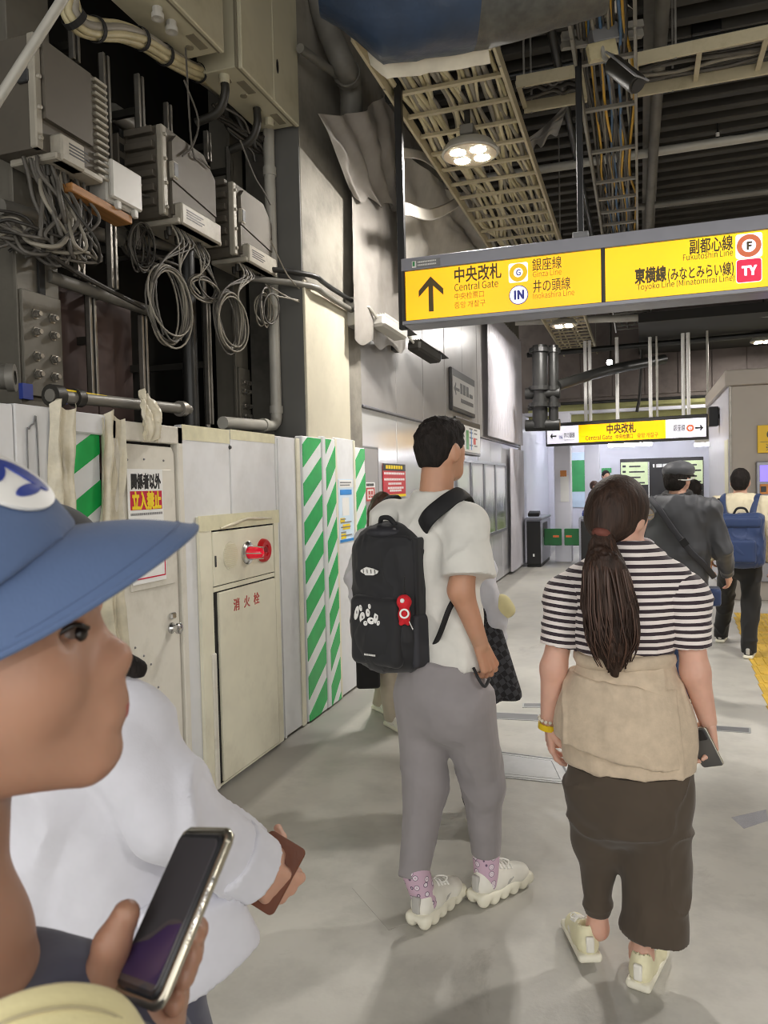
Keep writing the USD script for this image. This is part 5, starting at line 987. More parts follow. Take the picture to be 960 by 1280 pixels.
# looks
def cloth(name, col, **k): return mat(name, col, k.pop('rough', .85), sheen=.15, bump=k.pop('bump', .12), bs=k.pop('bs', 260), bdist=.002, var=k.pop('var', .07), vs=k.pop('vs', 9), **k)
mat('skin_deep', '#a67d66', .45, var=.07, vs=12, sss=.12, bump=.05, bs=200, bdist=.001); mat('skin_light', '#c89a83', .5, var=.06, vs=14, sss=.12, bump=.05, bs=200, bdist=.001); mat('skin_tan', '#b98a6e', .48, var=.07, vs=12, sss=.12, bump=.05, bs=200, bdist=.001); mat('skin_pink', '#d2a48f', .5, var=.06, vs=14, sss=.12)
mat('hair_black', '#1d1815', .75, var=.5, vs=70, stretch=(1, 1, .35), bump=.8, bs=150, bdist=.006, spec=.25); mat('hair_brown', '#33241c', .6, var=.5, vs=70, stretch=(1, 1, .08), bump=.8, bs=140, bdist=.005, spec=.3); mat('hair_auburn', '#4a3226', .4, var=.3, vs=50, stretch=(1, 1, .12), bump=.5, bs=90)
cloth('tee_white', '#d6d4cc'); cloth('trousers_grey', '#8d8889'); cloth('bag_black', '#17171a', rough=.7, vs=20, bump=.2, bs=400); mat('bag_strap', '#141416', .75, bump=.2, bs=500); mat('bag_mesh', '#2b2b30', .7)
cloth('trousers_brown', '#4a3f33'); cloth('sweater_beige', '#c6b49c', bump=.3, bs=160, vs=30, var=.1); cloth('shirt_white', '#cfcfd6'); cloth('denim', '#2f4a78', vs=20, var=.2); cloth('jacket_grey', '#3d3e42', rough=.55, vs=6, var=.15); cloth('cloth_black', '#161617'); cloth('cloth_cream', '#d8cdb0'); cloth('bag_navy', '#20355f', rough=.6); cloth('cap_blue', '#506488', vs=5, var=.08, bump=.2, bs=500); cloth('cap_black', '#232428'); cloth('navy_grey', '#474858'); cloth('strap_cream', '#d9cf9d', bump=.25, bs=300); cloth('trousers_beige', '#b5ab98'); cloth('sock_white', '#dedcd8')
mat('shoe_white', '#e6e3d8', .5, var=.05, vs=12, bump=.1, bs=60); mat('shoe_cream', '#e2dcb8', .5, var=.05, vs=12, bump=.08, bs=60); mat('sole_cream', '#e6e2cf', .5); mat('shoe_grey', '#b5b3ad', .5); mat('lace_white', '#efede6', .7); mat('shoe_black', '#2a2a2b', .6)
mat('plush_red', '#d8202c', .8, bump=.4, bs=200); mat('bracelet_yellow', '#d6b414', .35); mat('scrunchie', '#6b3b30', .8, bump=.3, bs=100); mat('phone_glass', '#5b5a58', .08, var=.02); mat('phone_dark', '#2b2b2d', .15); mat('phone_edge', '#b9b4a4', .2, .9); mat('phone_screen', '#4a484b', .05, var=.03, coat=.5); mat('screen_purple_dark', '#372b52', .05, var=.1); mat('leather_brown', '#6a3a22', .45, var=.12, bump=.15, bs=120)
mat('case_clear', '#d8d6cc', .08, alpha=.3); mat('lip', '#a85c55', .45, sss=.1); mat('eye_white', '#5f4f47', .25); mat('eye_dark', '#17110e', .15); mat('lens_glass', '#cfd6d8', .05, alpha=.25)  # the sclera colour is darkened with the shade under the cap brim
def pattern(name, base, ring, dark):
    N = {'tc': ('texture_coordinate', {}), 'v': ('voronoi_texture', {'scale': 34., 'randomness': .55}), 'r': ('rgb_ramp', {'interpolate': False, 'ramp': [(0, tuple(lin(ring))), (.13, tuple(lin(base))), (.20, tuple(lin(ring))), (.33, tuple(lin(dark))), (.40, tuple(lin(base)))]}), 'p': ('principled_bsdf', {'roughness': .85})}
    usdkit.material(stage, '/World/Looks/'+name, N, [('tc.object', 'v.vector'), ('v.distance', 'r.fac'), ('r.color', 'p.base_color')], surface='p.BSDF')
pattern('sock_pink', '#c6a9ba', '#ded5da', '#6d5a70')
def stripe_cloth():
    N = {'u': ('uvmap', {'attribute': 'st'}), 's': ('separate_xyz', {}), 'f': ('math', {'math_type': 'fraction'}), 'g': ('math', {'math_type': 'less_than', 'value2': .50}), 'm': ('mix_color', {'a': tuple(lin('#e6ddd8')), 'b': tuple(lin('#33272e'))}),
         'tc': ('texture_coordinate', {}), 'bn': ('noise_texture', {'scale': 260.}), 'b': ('bump', {'strength': .12, 'distance': .002}), 'p': ('principled_bsdf', {'roughness': .85, 'sheen_weight': .15})}
    usdkit.material(stage, '/World/Looks/stripe_cloth', N, [('u.UV', 's.vector'), ('s.y', 'f.value1'), ('f.value', 'g.value1'), ('g.value', 'm.fac'), ('m.result', 'p.base_color'), ('tc.object', 'bn.vector'), ('bn.fac', 'b.height'), ('b.normal', 'p.normal')], surface='p.BSDF')
stripe_cloth()
def checks():
    N = {'tc': ('texture_coordinate', {}), 'mp': ('mapping', {'rotation': (.0, .6, .8)}), 'c': ('checker_texture', {'scale': 40., 'color1': tuple(lin('#28282b')), 'color2': tuple(lin('#48484d'))}), 'p': ('principled_bsdf', {'roughness': .85})}
    usdkit.material(stage, '/World/Looks/plaid_dark', N, [('tc.object', 'mp.vector'), ('mp.vector', 'c.vector'), ('c.color', 'p.base_color')], surface='p.BSDF')
checks()
# ---------------------------------------------------------------- the tall man with the black backpack
A, R, Q, O = PF(556, 2.74)
a_ = math.radians(33); Fm = A*math.cos(a_)+R*math.sin(a_); Rm = R*math.cos(a_)-A*math.sin(a_)
hl, hr = onZ(520, 1163), onZ(594, 1134); dl, dr = onZ(573, 1118)-hl, onZ(664, 1098)-hr
DAf = lambda p: (np.array(p)-O)@A
pel = Q(553, 862); base = (hl+hr)/2; base = V3(base[0], base[1], 0)
MAN = thing('person', 'man in a white T-shirt and grey trousers seen from behind, wearing a black backpack', 'person', base)
aL, aR = Q(520, 1125, DAf(hl)+.05), Q(608, 1104, DAf(hr)+.05)
hipR, hipL = pel+Rm*.095-UZ*.02, pel-Rm*.095-UZ*.02
kR, kL = (hipR+aR)/2+Fm*.05+UZ*.02, (hipL+aL)/2+Fm*.045+UZ*.02
shR, shL, nb_ = Q(588, 652, -.11), Q(484, 648, .11), Q(544, 628, .01)
chest = Q(541, 695, .02); elb, wr = Q(576, 738, -.155), Q(600, 803, -.14)
hc = Q(551, 562, .02); chin = Q(566, 598, .05)
hx = np.array([nrm(Fm*.95+R*.3), nrm(np.cross(nrm(Fm*.95+R*.3), UZ)), UZ]); hf = hx[0]; hs = hx[1]
body = [('e', hc+UZ*.01, (.088, .066, .090), hx), ('c', hc+hf*.04-UZ*.02, hc+hf*.058-UZ*.075, .06, .040), ('c', hc-UZ*.05-hf*.015, nb_-UZ*.02, .058, .064), ('e', hc+hs*.076-UZ*.015-hf*.0, (.022, .010, .033), hx), ('e', hc-hs*.076-UZ*.015, (.022, .010, .033), hx),
        ('e', hc+hf*.105-UZ*.028, (.016, .012, .02), hx), ('c', nb_-UZ*.02, chest, .06, .07), ('c', shR, shL, .05, .05), ('c', shR, elb, .052, .043), ('c', elb, wr, .043, .028), ('c', shL, shL-UZ*.30+Fm*.02, .05, .04), ('c', shL-UZ*.3+Fm*.02, shL-UZ*.34+Fm*.27, .04, .028),
        ('c', chest, pel, .07, .08), ('c', hipR, kR, .075, .055), ('c', kR, aR+UZ*.05, .05, .03), ('c', hipL, kL, .075, .05), ('c', kL, aL+UZ*.05, .05, .03)]
hd = hand_prims(wr+(wr-elb)*.05, Q(611, 832, -.12)-wr, -Rm+Fm*.2, 1, 1.0, (.55, .6, .65, .7), (.7, .45, .5))
obj('body', cat_([blob(body, .008, .022), blob(hd+[('c', wr-(wr-elb)*.1, wr+(wr-elb)*.05, .027, .027)], .0035, .007)]), 'skin_tan', MAN, smooth=True)
hair = [('e', hc+UZ*.024-hf*.008, (.101, .078, .095), hx), ('e', hc+UZ*.074+hf*.02, (.082, .064, .040), hx), ('e', hc-hf*.05-UZ*.022, (.050, .056, .07), hx)]
hn = lambda v: .016*(meshkit.fbm(v*np.array([55, 55, 40]), 3, 3)-.5)*np.clip((v[:, 2]-hc[2]+.05)/.08, .15, 1.3)
hair_m = blob(hair, .0055, .02, cuts=[(hc+hf*.045-UZ*.01, nrm(hf*.85-UZ*.55)), (hc-UZ*.078, nrm(-UZ-hf*.2))], neg=[('e', hc+hs*.09-UZ*.035+hf*.02, (.045, .03, .05), hx), ('e', hc-hs*.09-UZ*.035+hf*.02, (.045, .03, .05), hx)], disp=hn)
obj('hair', hair_m, 'hair_black', MAN, smooth=True)
tee = [('k', Q(541, 672, .01), Q(553, 822, .0), .172, .172, Fm, .60), ('c', shR-UZ*.01, shL-UZ*.01, .062, .062), ('c', nb_-UZ*.0, chest, .075, .12)]
slv = ([('c', shR-UZ*.005-Rm*.02, Q(585, 726, -.16), .074, .094)], [(Q(586, 721, -.16), nrm(Q(587, 722, -.16)-shR))], [])
slL = ([('c', shL-UZ*.005+Rm*.02, shL-UZ*.2, .074, .09)], [(shL-UZ*.2, -UZ)], [])
tee_m = blob(tee, .008, .04, cuts=[(Q(553, 829, 0), nrm(-UZ-R*.05)), (nb_+UZ*.042+Fm*.0, UZ)], groups=[slv, slL], disp=folds(.006, (7, 7, 4), 2, .0055, (8, 8, 4)))
tt = obj('t_shirt', tee_m, 'tee_white', MAN, smooth=True)
th = np.linspace(0, 2*math.pi, 24); obj('collar', tube([nb_+UZ*(.030+.012*math.cos(x))+(Fm*math.cos(x)+Rm*math.sin(x))*.068 for x in th], .010, 8), 'tee_white', tt, smooth=True)
hemL, hemR = Q(516, 1092, DAf(aL)), Q(608, 1074, DAf(aR))
tro = [('k', Q(550, 826, 0), pel-UZ*.02, .165, .178, Fm, .72), ('c', hipR-UZ*.02, kR, .108, .080), ('c', kR, hemR, .080, .055), ('c', hipL-UZ*.02, kL, .104, .078), ('c', kL, hemL, .078, .054)]
obj('trousers', blob(tro, .008, .035, cuts=[(Q(550, 822), UZ), (hemL, -UZ)], disp=folds(.008, (5, 5, 4), 5, .0055, (6, 6, 3))), 'trousers_grey', MAN, smooth=True)
obj('pocket_edge', tube([Q(592, 835, -.13), Q(599, 850, -.16), Q(606, 858, -.15), Q(612, 848, -.12)], .006, 6, 4), 'bag_black', MAN, smooth=True, label='dark phone edge and pocket opening under the hand')
for a, hp, d_ in ((aL, hl, dl), (aR, hr, dr)):
    obj('sock', blob([('c', hp+nrm(d_)*.062+UZ*.08, a+UZ*.11, .045, .052)], .006, .01), 'sock_pink', MAN, smooth=True, label='pink sock with white and dark ring pattern')
    shoe(MAN, hp, d_, .295, ('shoe_white', 'sole_cream', 'lace_white', 'shoe_grey'), chunky=True, label='chunky off-white trainer')
# backpack: worn, a thing of its own
bc = Q(497, 744, .02)-Fm*.035; BX = np.array([Rm, Fm, UZ])
BP = thing('backpack', 'black backpack with white emblem and red plush charm on the man in the white T-shirt', 'backpack', bc-UZ*.27)
bk = [('b', bc-UZ*.015, (.150, .085, .245), BX, .07), ('e', bc+UZ*.16, (.125, .08, .115), BX), ('e', bc-UZ*.12-Fm*.06, (.125, .07, .14), BX)]
bm = blob(bk, .008, .05, disp=folds(.005, (10, 10, 8), 4, .004, (14, 14, 6)))
bb_ = obj('body', bm, 'bag_black', BP, smooth=True)
pk_ = blob([('b', bc-UZ*.11-Fm*.090, (.112, .030, .125), BX, .03)], .007, .02, disp=folds(.004, (12, 12, 8), 6))
obj('front_pocket', pk_, 'bag_black', BP, smooth=True)
obj('side_pocket', blob([('b', bc+Rm*.14-UZ*.14+Fm*.0, (.016, .066, .095), BX, .015)], .007, .02), 'bag_mesh', BP, smooth=True)
obj('side_panel', blob([('b', bc+Rm*.138+UZ*.06, (.012, .055, .16), BX, .011)], .007, .02), 'bag_black', BP, smooth=True)
obj('zip', tube([bc-Fm*.06+Rm*.125*math.sin(x)*(1 if abs(x) < 2.2 else .96)+UZ*(.09+.17*math.cos(x)-.02) for x in np.linspace(-2.0, 2.0, 30)], .004, 6), 'bag_mesh', BP)
obj('haul_loop', tube([bc+UZ*.262-Fm*.02-Rm*.03, bc+UZ*.285-Fm*.03-Rm*.015, bc+UZ*.285-Fm*.03+Rm*.02, bc+UZ*.258-Fm*.02+Rm*.04], .009, 8, 5), 'bag_strap', BP, smooth=True)
obj('top_flap', blob([('e', bc+UZ*.235-Fm*.035, (.075, .055, .025), BX)], .006, .01), 'bag_mesh', BP, smooth=True)
for P_, l in (((bc+UZ*.20+Rm*.07+Fm*.07, Q(533, 650, -.125), Q(552, 632, -.125), Q(571, 619, -.085), Q(582, 617, -.01), Q(587, 640, .08), Q(580, 700, .10)), 'r'), ((bc+UZ*.20-Rm*.07+Fm*.07, Q(478, 645, .07), Q(482, 628, .13), Q(492, 622, .17), Q(497, 650, .24), Q(500, 700, .26)), 'l')):
    obj('shoulder_strap', tube(P_, .031, 12, 6, flat=.24, up=-Fm), 'bag_strap', BP, smooth=True)
obj('lower_strap', tube([bc-UZ*.20+Rm*.13+Fm*.05, Q(550, 792, -.14), Q(562, 760, -.15), Q(572, 745, -.10), Q(578, 735, .0)], .011, 8, 5, flat=.4), 'bag_strap', BP, smooth=True)
bm = cat_([bm, pk_])
def on_bag(px, py, off=.0):
    o, d = EYE, ray(px, py); loc, _, tri = bm.ray.intersects_location([o], [d]); i = np.argmin(np.linalg.norm(loc-o, axis=1)); n = bm.face_normals[tri[i]]; return loc[i]+n*off, n
p_, n_ = on_bag(463, 714, .005); uu = nrm(np.cross(UZ, n_)); vv = np.cross(n_, uu)
em = unary_union([affinity.scale(Point(0, 0).buffer(1), .040, .011), Polygon([(-.038, .004), (-.012, .016), (.018, .012), (.044, .004), (.02, -.012), (-.018, -.014)])]).difference(unary_union([sbox(-.03+.018*i, -.006, -.024+.018*i, .008) for i in range(4)]))
obj('emblem', prism(em, .003, p_, uu, vv), 'white', BP, label='small white emblem with lettering')
q = np.random.default_rng(3); pcs = []
for x, y, w, hh in ((446, 766, 3, 9), (453, 772, 4, 7), (451, 760, 2, 4), (460, 766, 3, 5), (464, 776, 5, 4), (470, 772, 3, 7), (457, 779, 3, 3), (473, 779, 2, 3), (462, 758, 2, 3)):
    p_, n_ = on_bag(x, y); uu = nrm(np.cross(UZ, n_)); vv = np.cross(n_, uu); g_ = affinity.rotate(affinity.scale(Point(0, 0).buffer(1), w/344, hh/344), q.uniform(-20, 20)).difference(affinity.scale(Point(.001, .002).buffer(1), w/1100, hh/1300))
    pcs.append(prism(g_, .006, p_-n_*.004, uu, vv))
obj('patch', cat_(pcs), 'white', BP, label='white painted patch low on the bag')
p_, n_ = on_bag(463, 818, .006); uu = nrm(np.cross(UZ, n_)); vv = np.cross(n_, uu); obj('print', cat_([prism(sbox(-.022+.007*i, -.003, -.018+.007*i, .003), .004, p_-n_*.002, uu, vv) for i in range(7)]), 'white', BP)
p_, n_ = on_bag(504, 762, .02)
CH = thing('plush_charm', 'small red plush charm with a white ring hanging on the black backpack', 'charm', p_-UZ*.06)
cb = obj('body', blob([('e', p_-UZ*.022, (.022, .022, .028)), ('e', p_+UZ*.022, (.026, .026, .026)), ('c', p_-UZ*.03, p_-UZ*.052+R*.012, .009, .008), ('c', p_-UZ*.03, p_-UZ*.052-R*.012, .009, .008)], .0045, .01), 'plush_red', CH, smooth=True)
vd = nrm(p_-EYE); obj('ring', lathe([(.011, 0), (.017, 0), (.017, .005), (.011, .005)], p_-UZ*.018-vd*.023, -vd, 18), 'white', CH); obj('eye', lathe([(0, 0), (.008, 0), (.006, .003), (0, .004)], p_+UZ*.026-vd*.025-R*.006, -vd, 12), 'white', CH)
obj('loop', tube([p_+UZ*.045, p_+UZ*.08, p_+UZ*.11+R*.004], .003, 6, 3), 'black', CH); obj('tag', bar(p_-UZ*.045+R*.016-vd*.01, p_-UZ*.072+R*.028-vd*.01, .014, .002), 'paper', CH)
# ---------------------------------------------------------------- the woman in the striped shirt
A, R, Q, O = PF(786, 2.50)
DAf = lambda p: (np.array(p)-O)@A
hl, hr = onZ(739, 1212), onZ(797, 1240)
WO = thing('person', 'woman in a striped T-shirt with long ponytail, beige sweater tied at the waist', 'person', V3(*((hl+hr)/2)[:2], 0))
aL, aR = Q(747, 1160, DAf(hl)+.06), Q(802, 1195, DAf(hr)+.06)
pel = Q(785, 935); hipL, hipR = pel-R*.09, pel+R*.09
kL, kR = Q(748, 1060, .06), Q(815, 1070, .04)
shL, shR, nb_ = Q(712, 728, .02), Q(856, 728, .0), Q(789, 688, .02); chest = Q(784, 770, .01)
eL, wL = Q(692, 835, .0), Q(686, 903, .02); eR, wR = Q(869, 840, .0), Q(885, 902, .03)
hc = Q(775, 646, .02); hf = nrm(A*.80+R*.60); hx = np.array([hf, nrm(np.cross(hf, UZ)), UZ]); hs = hx[1]
body = [('e', hc+UZ*.02, (.093, .073, .105), hx), ('c', hc+hf*.045-UZ*.02, hc+hf*.06-UZ*.072, .056, .036), ('c', hc-UZ*.05, nb_-UZ*.03, .052, .058), ('e', hc+hs*.073-UZ*.012, (.020, .009, .03), hx), ('e', hc+hf*.10-UZ*.025, (.016, .011, .018), hx),
        ('c', nb_-UZ*.02, chest, .06, .10), ('c', shL-UZ*.02, shR-UZ*.02, .04, .04), ('c', shL-UZ*.03, eL, .042, .040), ('c', eL, wL, .042, .027), ('c', shR-UZ*.03, eR, .042, .041), ('c', eR, wR, .043, .027), ('c', chest, pel, .1, .11), ('c', hipL, kL, .06, .035), ('c', kL, aL, .035, .033), ('c', hipR, kR, .06, .04), ('c', kR, aR, .04, .034), ('c', aL, hl+A*.15+UZ*.05, .035, .028), ('c', aR, hr+A*.15+UZ*.05, .035, .028)]
hL = hand_prims(wL, Q(690, 945, .04)-wL, R+A*.3, 1, .93, (.35, .4, .45, .55), (.75, .5, .35))
hRd = nrm(Q(886, 950, .05)-wR); hR = hand_prims(wR, hRd, -R*.85-A*.5, 1, .95, (.35, .55, .6, .75), (.6, .5, .7))
obj('body', cat_([blob(body, .008, .022), blob(hL, .0035, .007), blob(hR, .0035, .007)]), 'skin_pink', WO, smooth=True)
hair = [('e', hc+UZ*.03-hf*.008, (.107, .088, .105), hx), ('e', hc-hf*.06-UZ*.0-R*.0, (.06, .075, .08), hx), ('c', hc-hf*.075-UZ*.01, Q(753, 668, -.075), .05, .030)]
obj('hair', blob(hair, .006, .03, cuts=[(hc+hf*.055+UZ*.0, nrm(hf*.9-UZ*.4)), (hc-UZ*.085, -UZ)], disp=folds(.003, (30, 30, 8), 4)), 'hair_brown', WO, smooth=True)
sc_ = Q(752, 667, -.085); obj('scrunchie', lathe([(.020+.010*math.cos(x), .013*math.sin(x)) for x in np.linspace(0, 2*math.pi, 14)], sc_, nrm((-.2, -.3, -1)), 22), 'scrunchie', WO, smooth=True)
pt = np.array([Q(753, 664, -.08), Q(754, 685, -.10), Q(757, 715, -.13), Q(762, 760, -.135), Q(766, 800, -.14), Q(768, 842, -.13)])
tail = obj('ponytail', blob([('k', pt[i], pt[i+1], r0, r1, A, .55) for i, (r0, r1) in enumerate(((.022, .034), (.034, .056), (.056, .072), (.072, .058), (.058, .012)))], .007, .03, disp=folds(.008, (26, 26, 5), 7, .006, (40, 40, 5))), 'hair_brown', WO, smooth=True)
q = np.random.default_rng(12); SPt = spline(pt, 5); wd = np.interp(np.linspace(0, 1, len(SPt)), [0, .2, .4, .6, .8, 1], [.02, .036, .06, .078, .068, .03]); loc = []
for k in range(80):
    th0 = q.uniform(-1.6, 1.6); ph = q.uniform(0, 6); am = q.uniform(.2, 1.0)
    off = np.sin(th0+.18*np.sin(np.linspace(0, 7, len(SPt))+ph)); e = int(len(SPt)*q.uniform(.78, 1.0))
    P_ = SPt+R*(wd*off*1.03)[:, None]-A*(wd*.60*np.cos(th0)+.003)[:, None]+R*(.010*np.sin(np.linspace(0, 13, len(SPt))+ph)*np.linspace(.1, 1, len(SPt)))[:, None]
    obj('lock', tube(P_[:e], np.linspace(.0055, .0015, e), 5), ('hair_brown', 'hair_auburn', 'hair_brown')[k % 3], tail, smooth=True)
# glasses
gp = hc+hf*.098+UZ*.005
GL = thing('glasses', 'thin-framed glasses worn by the woman in the striped T-shirt', 'glasses', gp)
for sd in (-1, 1):
    c_ = gp+hs*.032*sd; obj('rim', tube([c_+hs*.023*math.cos(x)+UZ*.019*math.sin(x) for x in np.linspace(0, 2*math.pi, 20)], .0016, 5), 'phone_edge', GL); obj('temple', tube([c_+hs*.023*sd, c_+hs*.042*sd-hf*.03, hc+hs*.080*sd-UZ*.0], .002, 5), 'phone_edge', GL)
    obj('lens', lathe([(0, 0), (.021, 0), (.021, .001), (0, .001)], c_, hf, 16), 'lens_glass', GL)
obj('bridge', tube([gp-hs*.010, gp+hf*.004+UZ*.003, gp+hs*.010], .0016, 5), 'phone_edge', GL)
# striped shirt and its sleeves
slL, slR = Q(699, 803, -.0), Q(862, 803, .0); mid = Q(784, 760)
torso = [('k', Q(784, 745), Q(778, 812), .172, .150, A, .64), ('c', shL+R*.03, shR-R*.03, .058, .058), ('c', nb_-UZ*.01, chest, .066, .12)]
tm = blob(torso, .007, .045, cuts=[(Q(780, 815), -UZ), (nb_+UZ*.030, UZ)], disp=folds(.004, (8, 8, 5), 3, .005, (7, 7, 9)))
PITCH_ = .0226
def stripe_uv(m, o, ax): d = (np.array(m.vertices)-o)@ax/PITCH_; d = d+.25*(meshkit.fbm(np.array(m.vertices)*6, 2, 5)-.5); return np.c_[d*0, d]
sh_ = obj('striped_shirt', tm, 'stripe_cloth', WO, smooth=True, uv=stripe_uv(tm, mid, UZ))
for a, b, sd in ((shL, slL, -1), (shR, slR, 1)):
    ax = nrm(b-a); sm_ = blob([('c', a-R*sd*.05-UZ*.005, a+ax*.05, .068, .070), ('c', a+ax*.05, b+ax*.03, .070, .062)], .007, .03, cuts=[(b+ax*.012, ax)], neg=[('c', b-ax*.03, b+ax*.06, .050, .054)], disp=folds(.004, (9, 9, 7), 8+sd, .004, (8, 8, 10)))
    obj('sleeve', sm_, 'stripe_cloth', sh_, smooth=True, uv=stripe_uv(sm_, a, nrm(ax+UZ*(-.8))))
th = np.linspace(0, 2*math.pi, 24); obj('collar', tube([nb_+UZ*(.020+.012*math.cos(x))+(A*math.cos(x)+R*math.sin(x))*.062 for x in th], .009, 8), 'shirt_white', sh_, smooth=True)
# beige sweater round the waist: inner layer, outer layer with the slit
sw = thing('sweater', 'beige knitted sweater tied round the waist of the woman in the striped T-shirt', 'sweater', Q(780, 970))
inner = blob([('k', Q(780, 812), Q(784, 905), .138, .194, A, .70), ('k', Q(784, 905), Q(787, 985), .196, .204, A, .70)], .008, .04, cuts=[(Q(786, 955), nrm(-UZ-R*.02)), (Q(780, 808), UZ)], disp=folds(.006, (7, 7, 2), 2, .006, (10, 10, 2)))
obj('under_layer', inner, 'sweater_beige', sw, smooth=True)
outer = blob([('k', Q(778, 822), Q(779, 905), .146, .204, A, .74), ('k', Q(778, 905), Q(780, 985), .208, .220, A, .74)], .008, .04, cuts=[(Q(776, 934), nrm(-UZ-R*.16)), (Q(776, 845), nrm(UZ+R*.10)), (Q(850, 900), nrm(R+UZ*.10)), (Q(780, 900, .05), A)], disp=folds(.006, (6, 6, 3), 12, .006, (7, 7, 3.5)))
obj('outer_layer', outer, 'sweater_beige', sw, smooth=True)
obj('waist_roll', tube([Q(780, 822)+(R*math.sin(x)*.143-A*math.cos(x)*.104)+UZ*(.006*math.sin(2*x)) for x in np.linspace(0, 2*math.pi, 30)], .014, 8, flat=1.6), 'sweater_beige', sw, smooth=True)

# wide brown trousers
hemL, hemR = Q(747, 1136, DAf(aL)), Q(818, 1184, DAf(aR))
tro = [('k', Q(785, 940), Q(785, 985), .185, .190, A, .70), ('k', Q(748, 985), Q(747, 1050, .05), .105, .085, A, .9), ('k', Q(822, 985), Q(820, 1075, .03), .105, .106, A, .9), ('k', Q(820, 1075, .03), hemR, .106, .104, A, .85)]
obj('trousers', blob(tro, .008, .03, cuts=[(Q(785, 955), UZ), (Q(800, 1164, 0), nrm(-UZ-R*.12))], groups=[([('c', Q(747, 1050, .05), Q(747, 1160, DAf(aL)), .074, .030)], [(Q(747, 1141, DAf(aL)), -UZ)], [])], disp=folds(.008, (8, 8, 6), 15, .008, (7, 7, 5))), 'trousers_brown', WO, smooth=True)
shoe(WO, hl, A-R*.35, .25, ('shoe_cream', 'sole_cream', 'lace_white', 'shoe_white'), lift=.018, pitch=.06, label='cream trainer with pale heel, lifted')
shoe(WO, hr, A+R*.30, .25, ('shoe_cream', 'sole_cream', 'lace_white', 'shoe_white'), label='cream trainer with pale heel, on the floor')
BR = thing('bracelets', 'yellow bracelet and beads on the left wrist of the woman in the striped T-shirt', 'bracelet', wL)
ax = nrm(wL-eL); e1 = nrm(np.cross(ax, A)); e2 = np.cross(ax, e1)
obj('band', lathe([(.029, -.010), (.034, -.010), (.034, .010), (.029, .010)], wL+ax*.01, ax, 22), 'bracelet_yellow', BR)
for k in range(14): x = k*2*math.pi/14; obj('bead', trimesh.creation.icosphere(1, .006).apply_translation(wL-ax*.012+(e1*math.cos(x)+e2*math.sin(x))*.032), 'sheet_white', BR, smooth=True)
pc = Q(880, 934, -.0); pu = nrm(Q(892, 955)-Q(872, 915)); pn = nrm(-A*.75-R*.55+UZ*.1); pn = nrm(pn-pu*(pn@pu)); ps = np.cross(pu, pn); PX = np.array([ps, pn, pu])
PH = thing('phone', 'grey phone held in the right hand of the woman in the striped T-shirt', 'phone', pc)
obj('body', slab(pc, PX, .036, .0045, .062, .009), 'phone_glass', PH); obj('edge', slab(pc-pn*.0005, PX, .0372, .0032, .0632, .010, .001), 'phone_edge', PH)
obj('camera_island', slab(pc-pu*.040+pn*.0055-ps*.014, PX, .016, .002, .016, .006, .0006), 'phone_dark', PH)
# ---------------------------------------------------------------- the person in the blue cap, close at the left
PX0, D0 = 118, .57
A, R, Q, O = PF(PX0, D0)
mpp = D0/ (FPX*math.sqrt(1+((PX0-480)/FPX)**2)) * (1+((PX0-480)/FPX)**2)      # metres per pixel across at this place
P0 = Q(118, 770)                                                                # bridge of the nose, on the middle plane
S = -A                                                                          # the side turned to the camera
def L(f, u, s=0.): return P0+R*f+UZ*u+S*s
hx = np.array([R, S, UZ])
FP = thing('person', 'person in a blue cap at the left edge, seen close in profile, facing right', 'person', V3(*L(-.09, 0)[:2], 0))
sk = [('e', L(-.10, .008), (.092, .074, .098), hx), ('e', L(-.055, -.035), (.056, .060, .072), hx), ('e', L(-.018, -.060), (.028, .032, .030), hx), ('e', L(-.006, -.093), (.022, .022, .017), hx),
      ('c', L(-.075, -.075, .043), L(-.012, -.098, .010), .026, .017), ('c', L(-.075, -.075, -.043), L(-.012, -.098, -.010), .026, .017), ('e', L(-.045, -.036, .040), (.034, .022, .030), hx), ('e', L(-.045, -.036, -.040), (.034, .022, .030), hx), ('e', L(-.014, .015), (.015, .05, .018), hx),
      ('c', L(-.112, -.07), L(-.126, -.25), .058, .060), ('c', L(-.115, -.22), L(-.12, -.34), .07, .10)]
fine = [('c', L(-.009, .002), L(.010, -.028), .0055, .0085), ('e', L(.0125, -.032), (.0105, .0105, .0095), hx), ('e', L(.001, -.038, .0155), (.0115, .0070, .0085), hx), ('e', L(.001, -.038, -.0155), (.0115, .0070, .0085), hx), ('c', L(.001, -.046), L(.008, -.057), .009, .009)]
lips = [('e', L(.0155, -.0635), (.0060, .015, .0042), hx), ('e', L(.0145, -.0705), (.0060, .014, .0046), hx)]
head = blob(sk, .004, .016, groups=[(fine, [], []), ([('e', L(.007, -.067), (.0105, .020, .011), hx)], [], [])], neg=[('e', L(-.008, -.004, .042), (.014, .009, .010), hx), ('e', L(-.008, -.004, -.042), (.014, .009, .010), hx)], nk=.010)
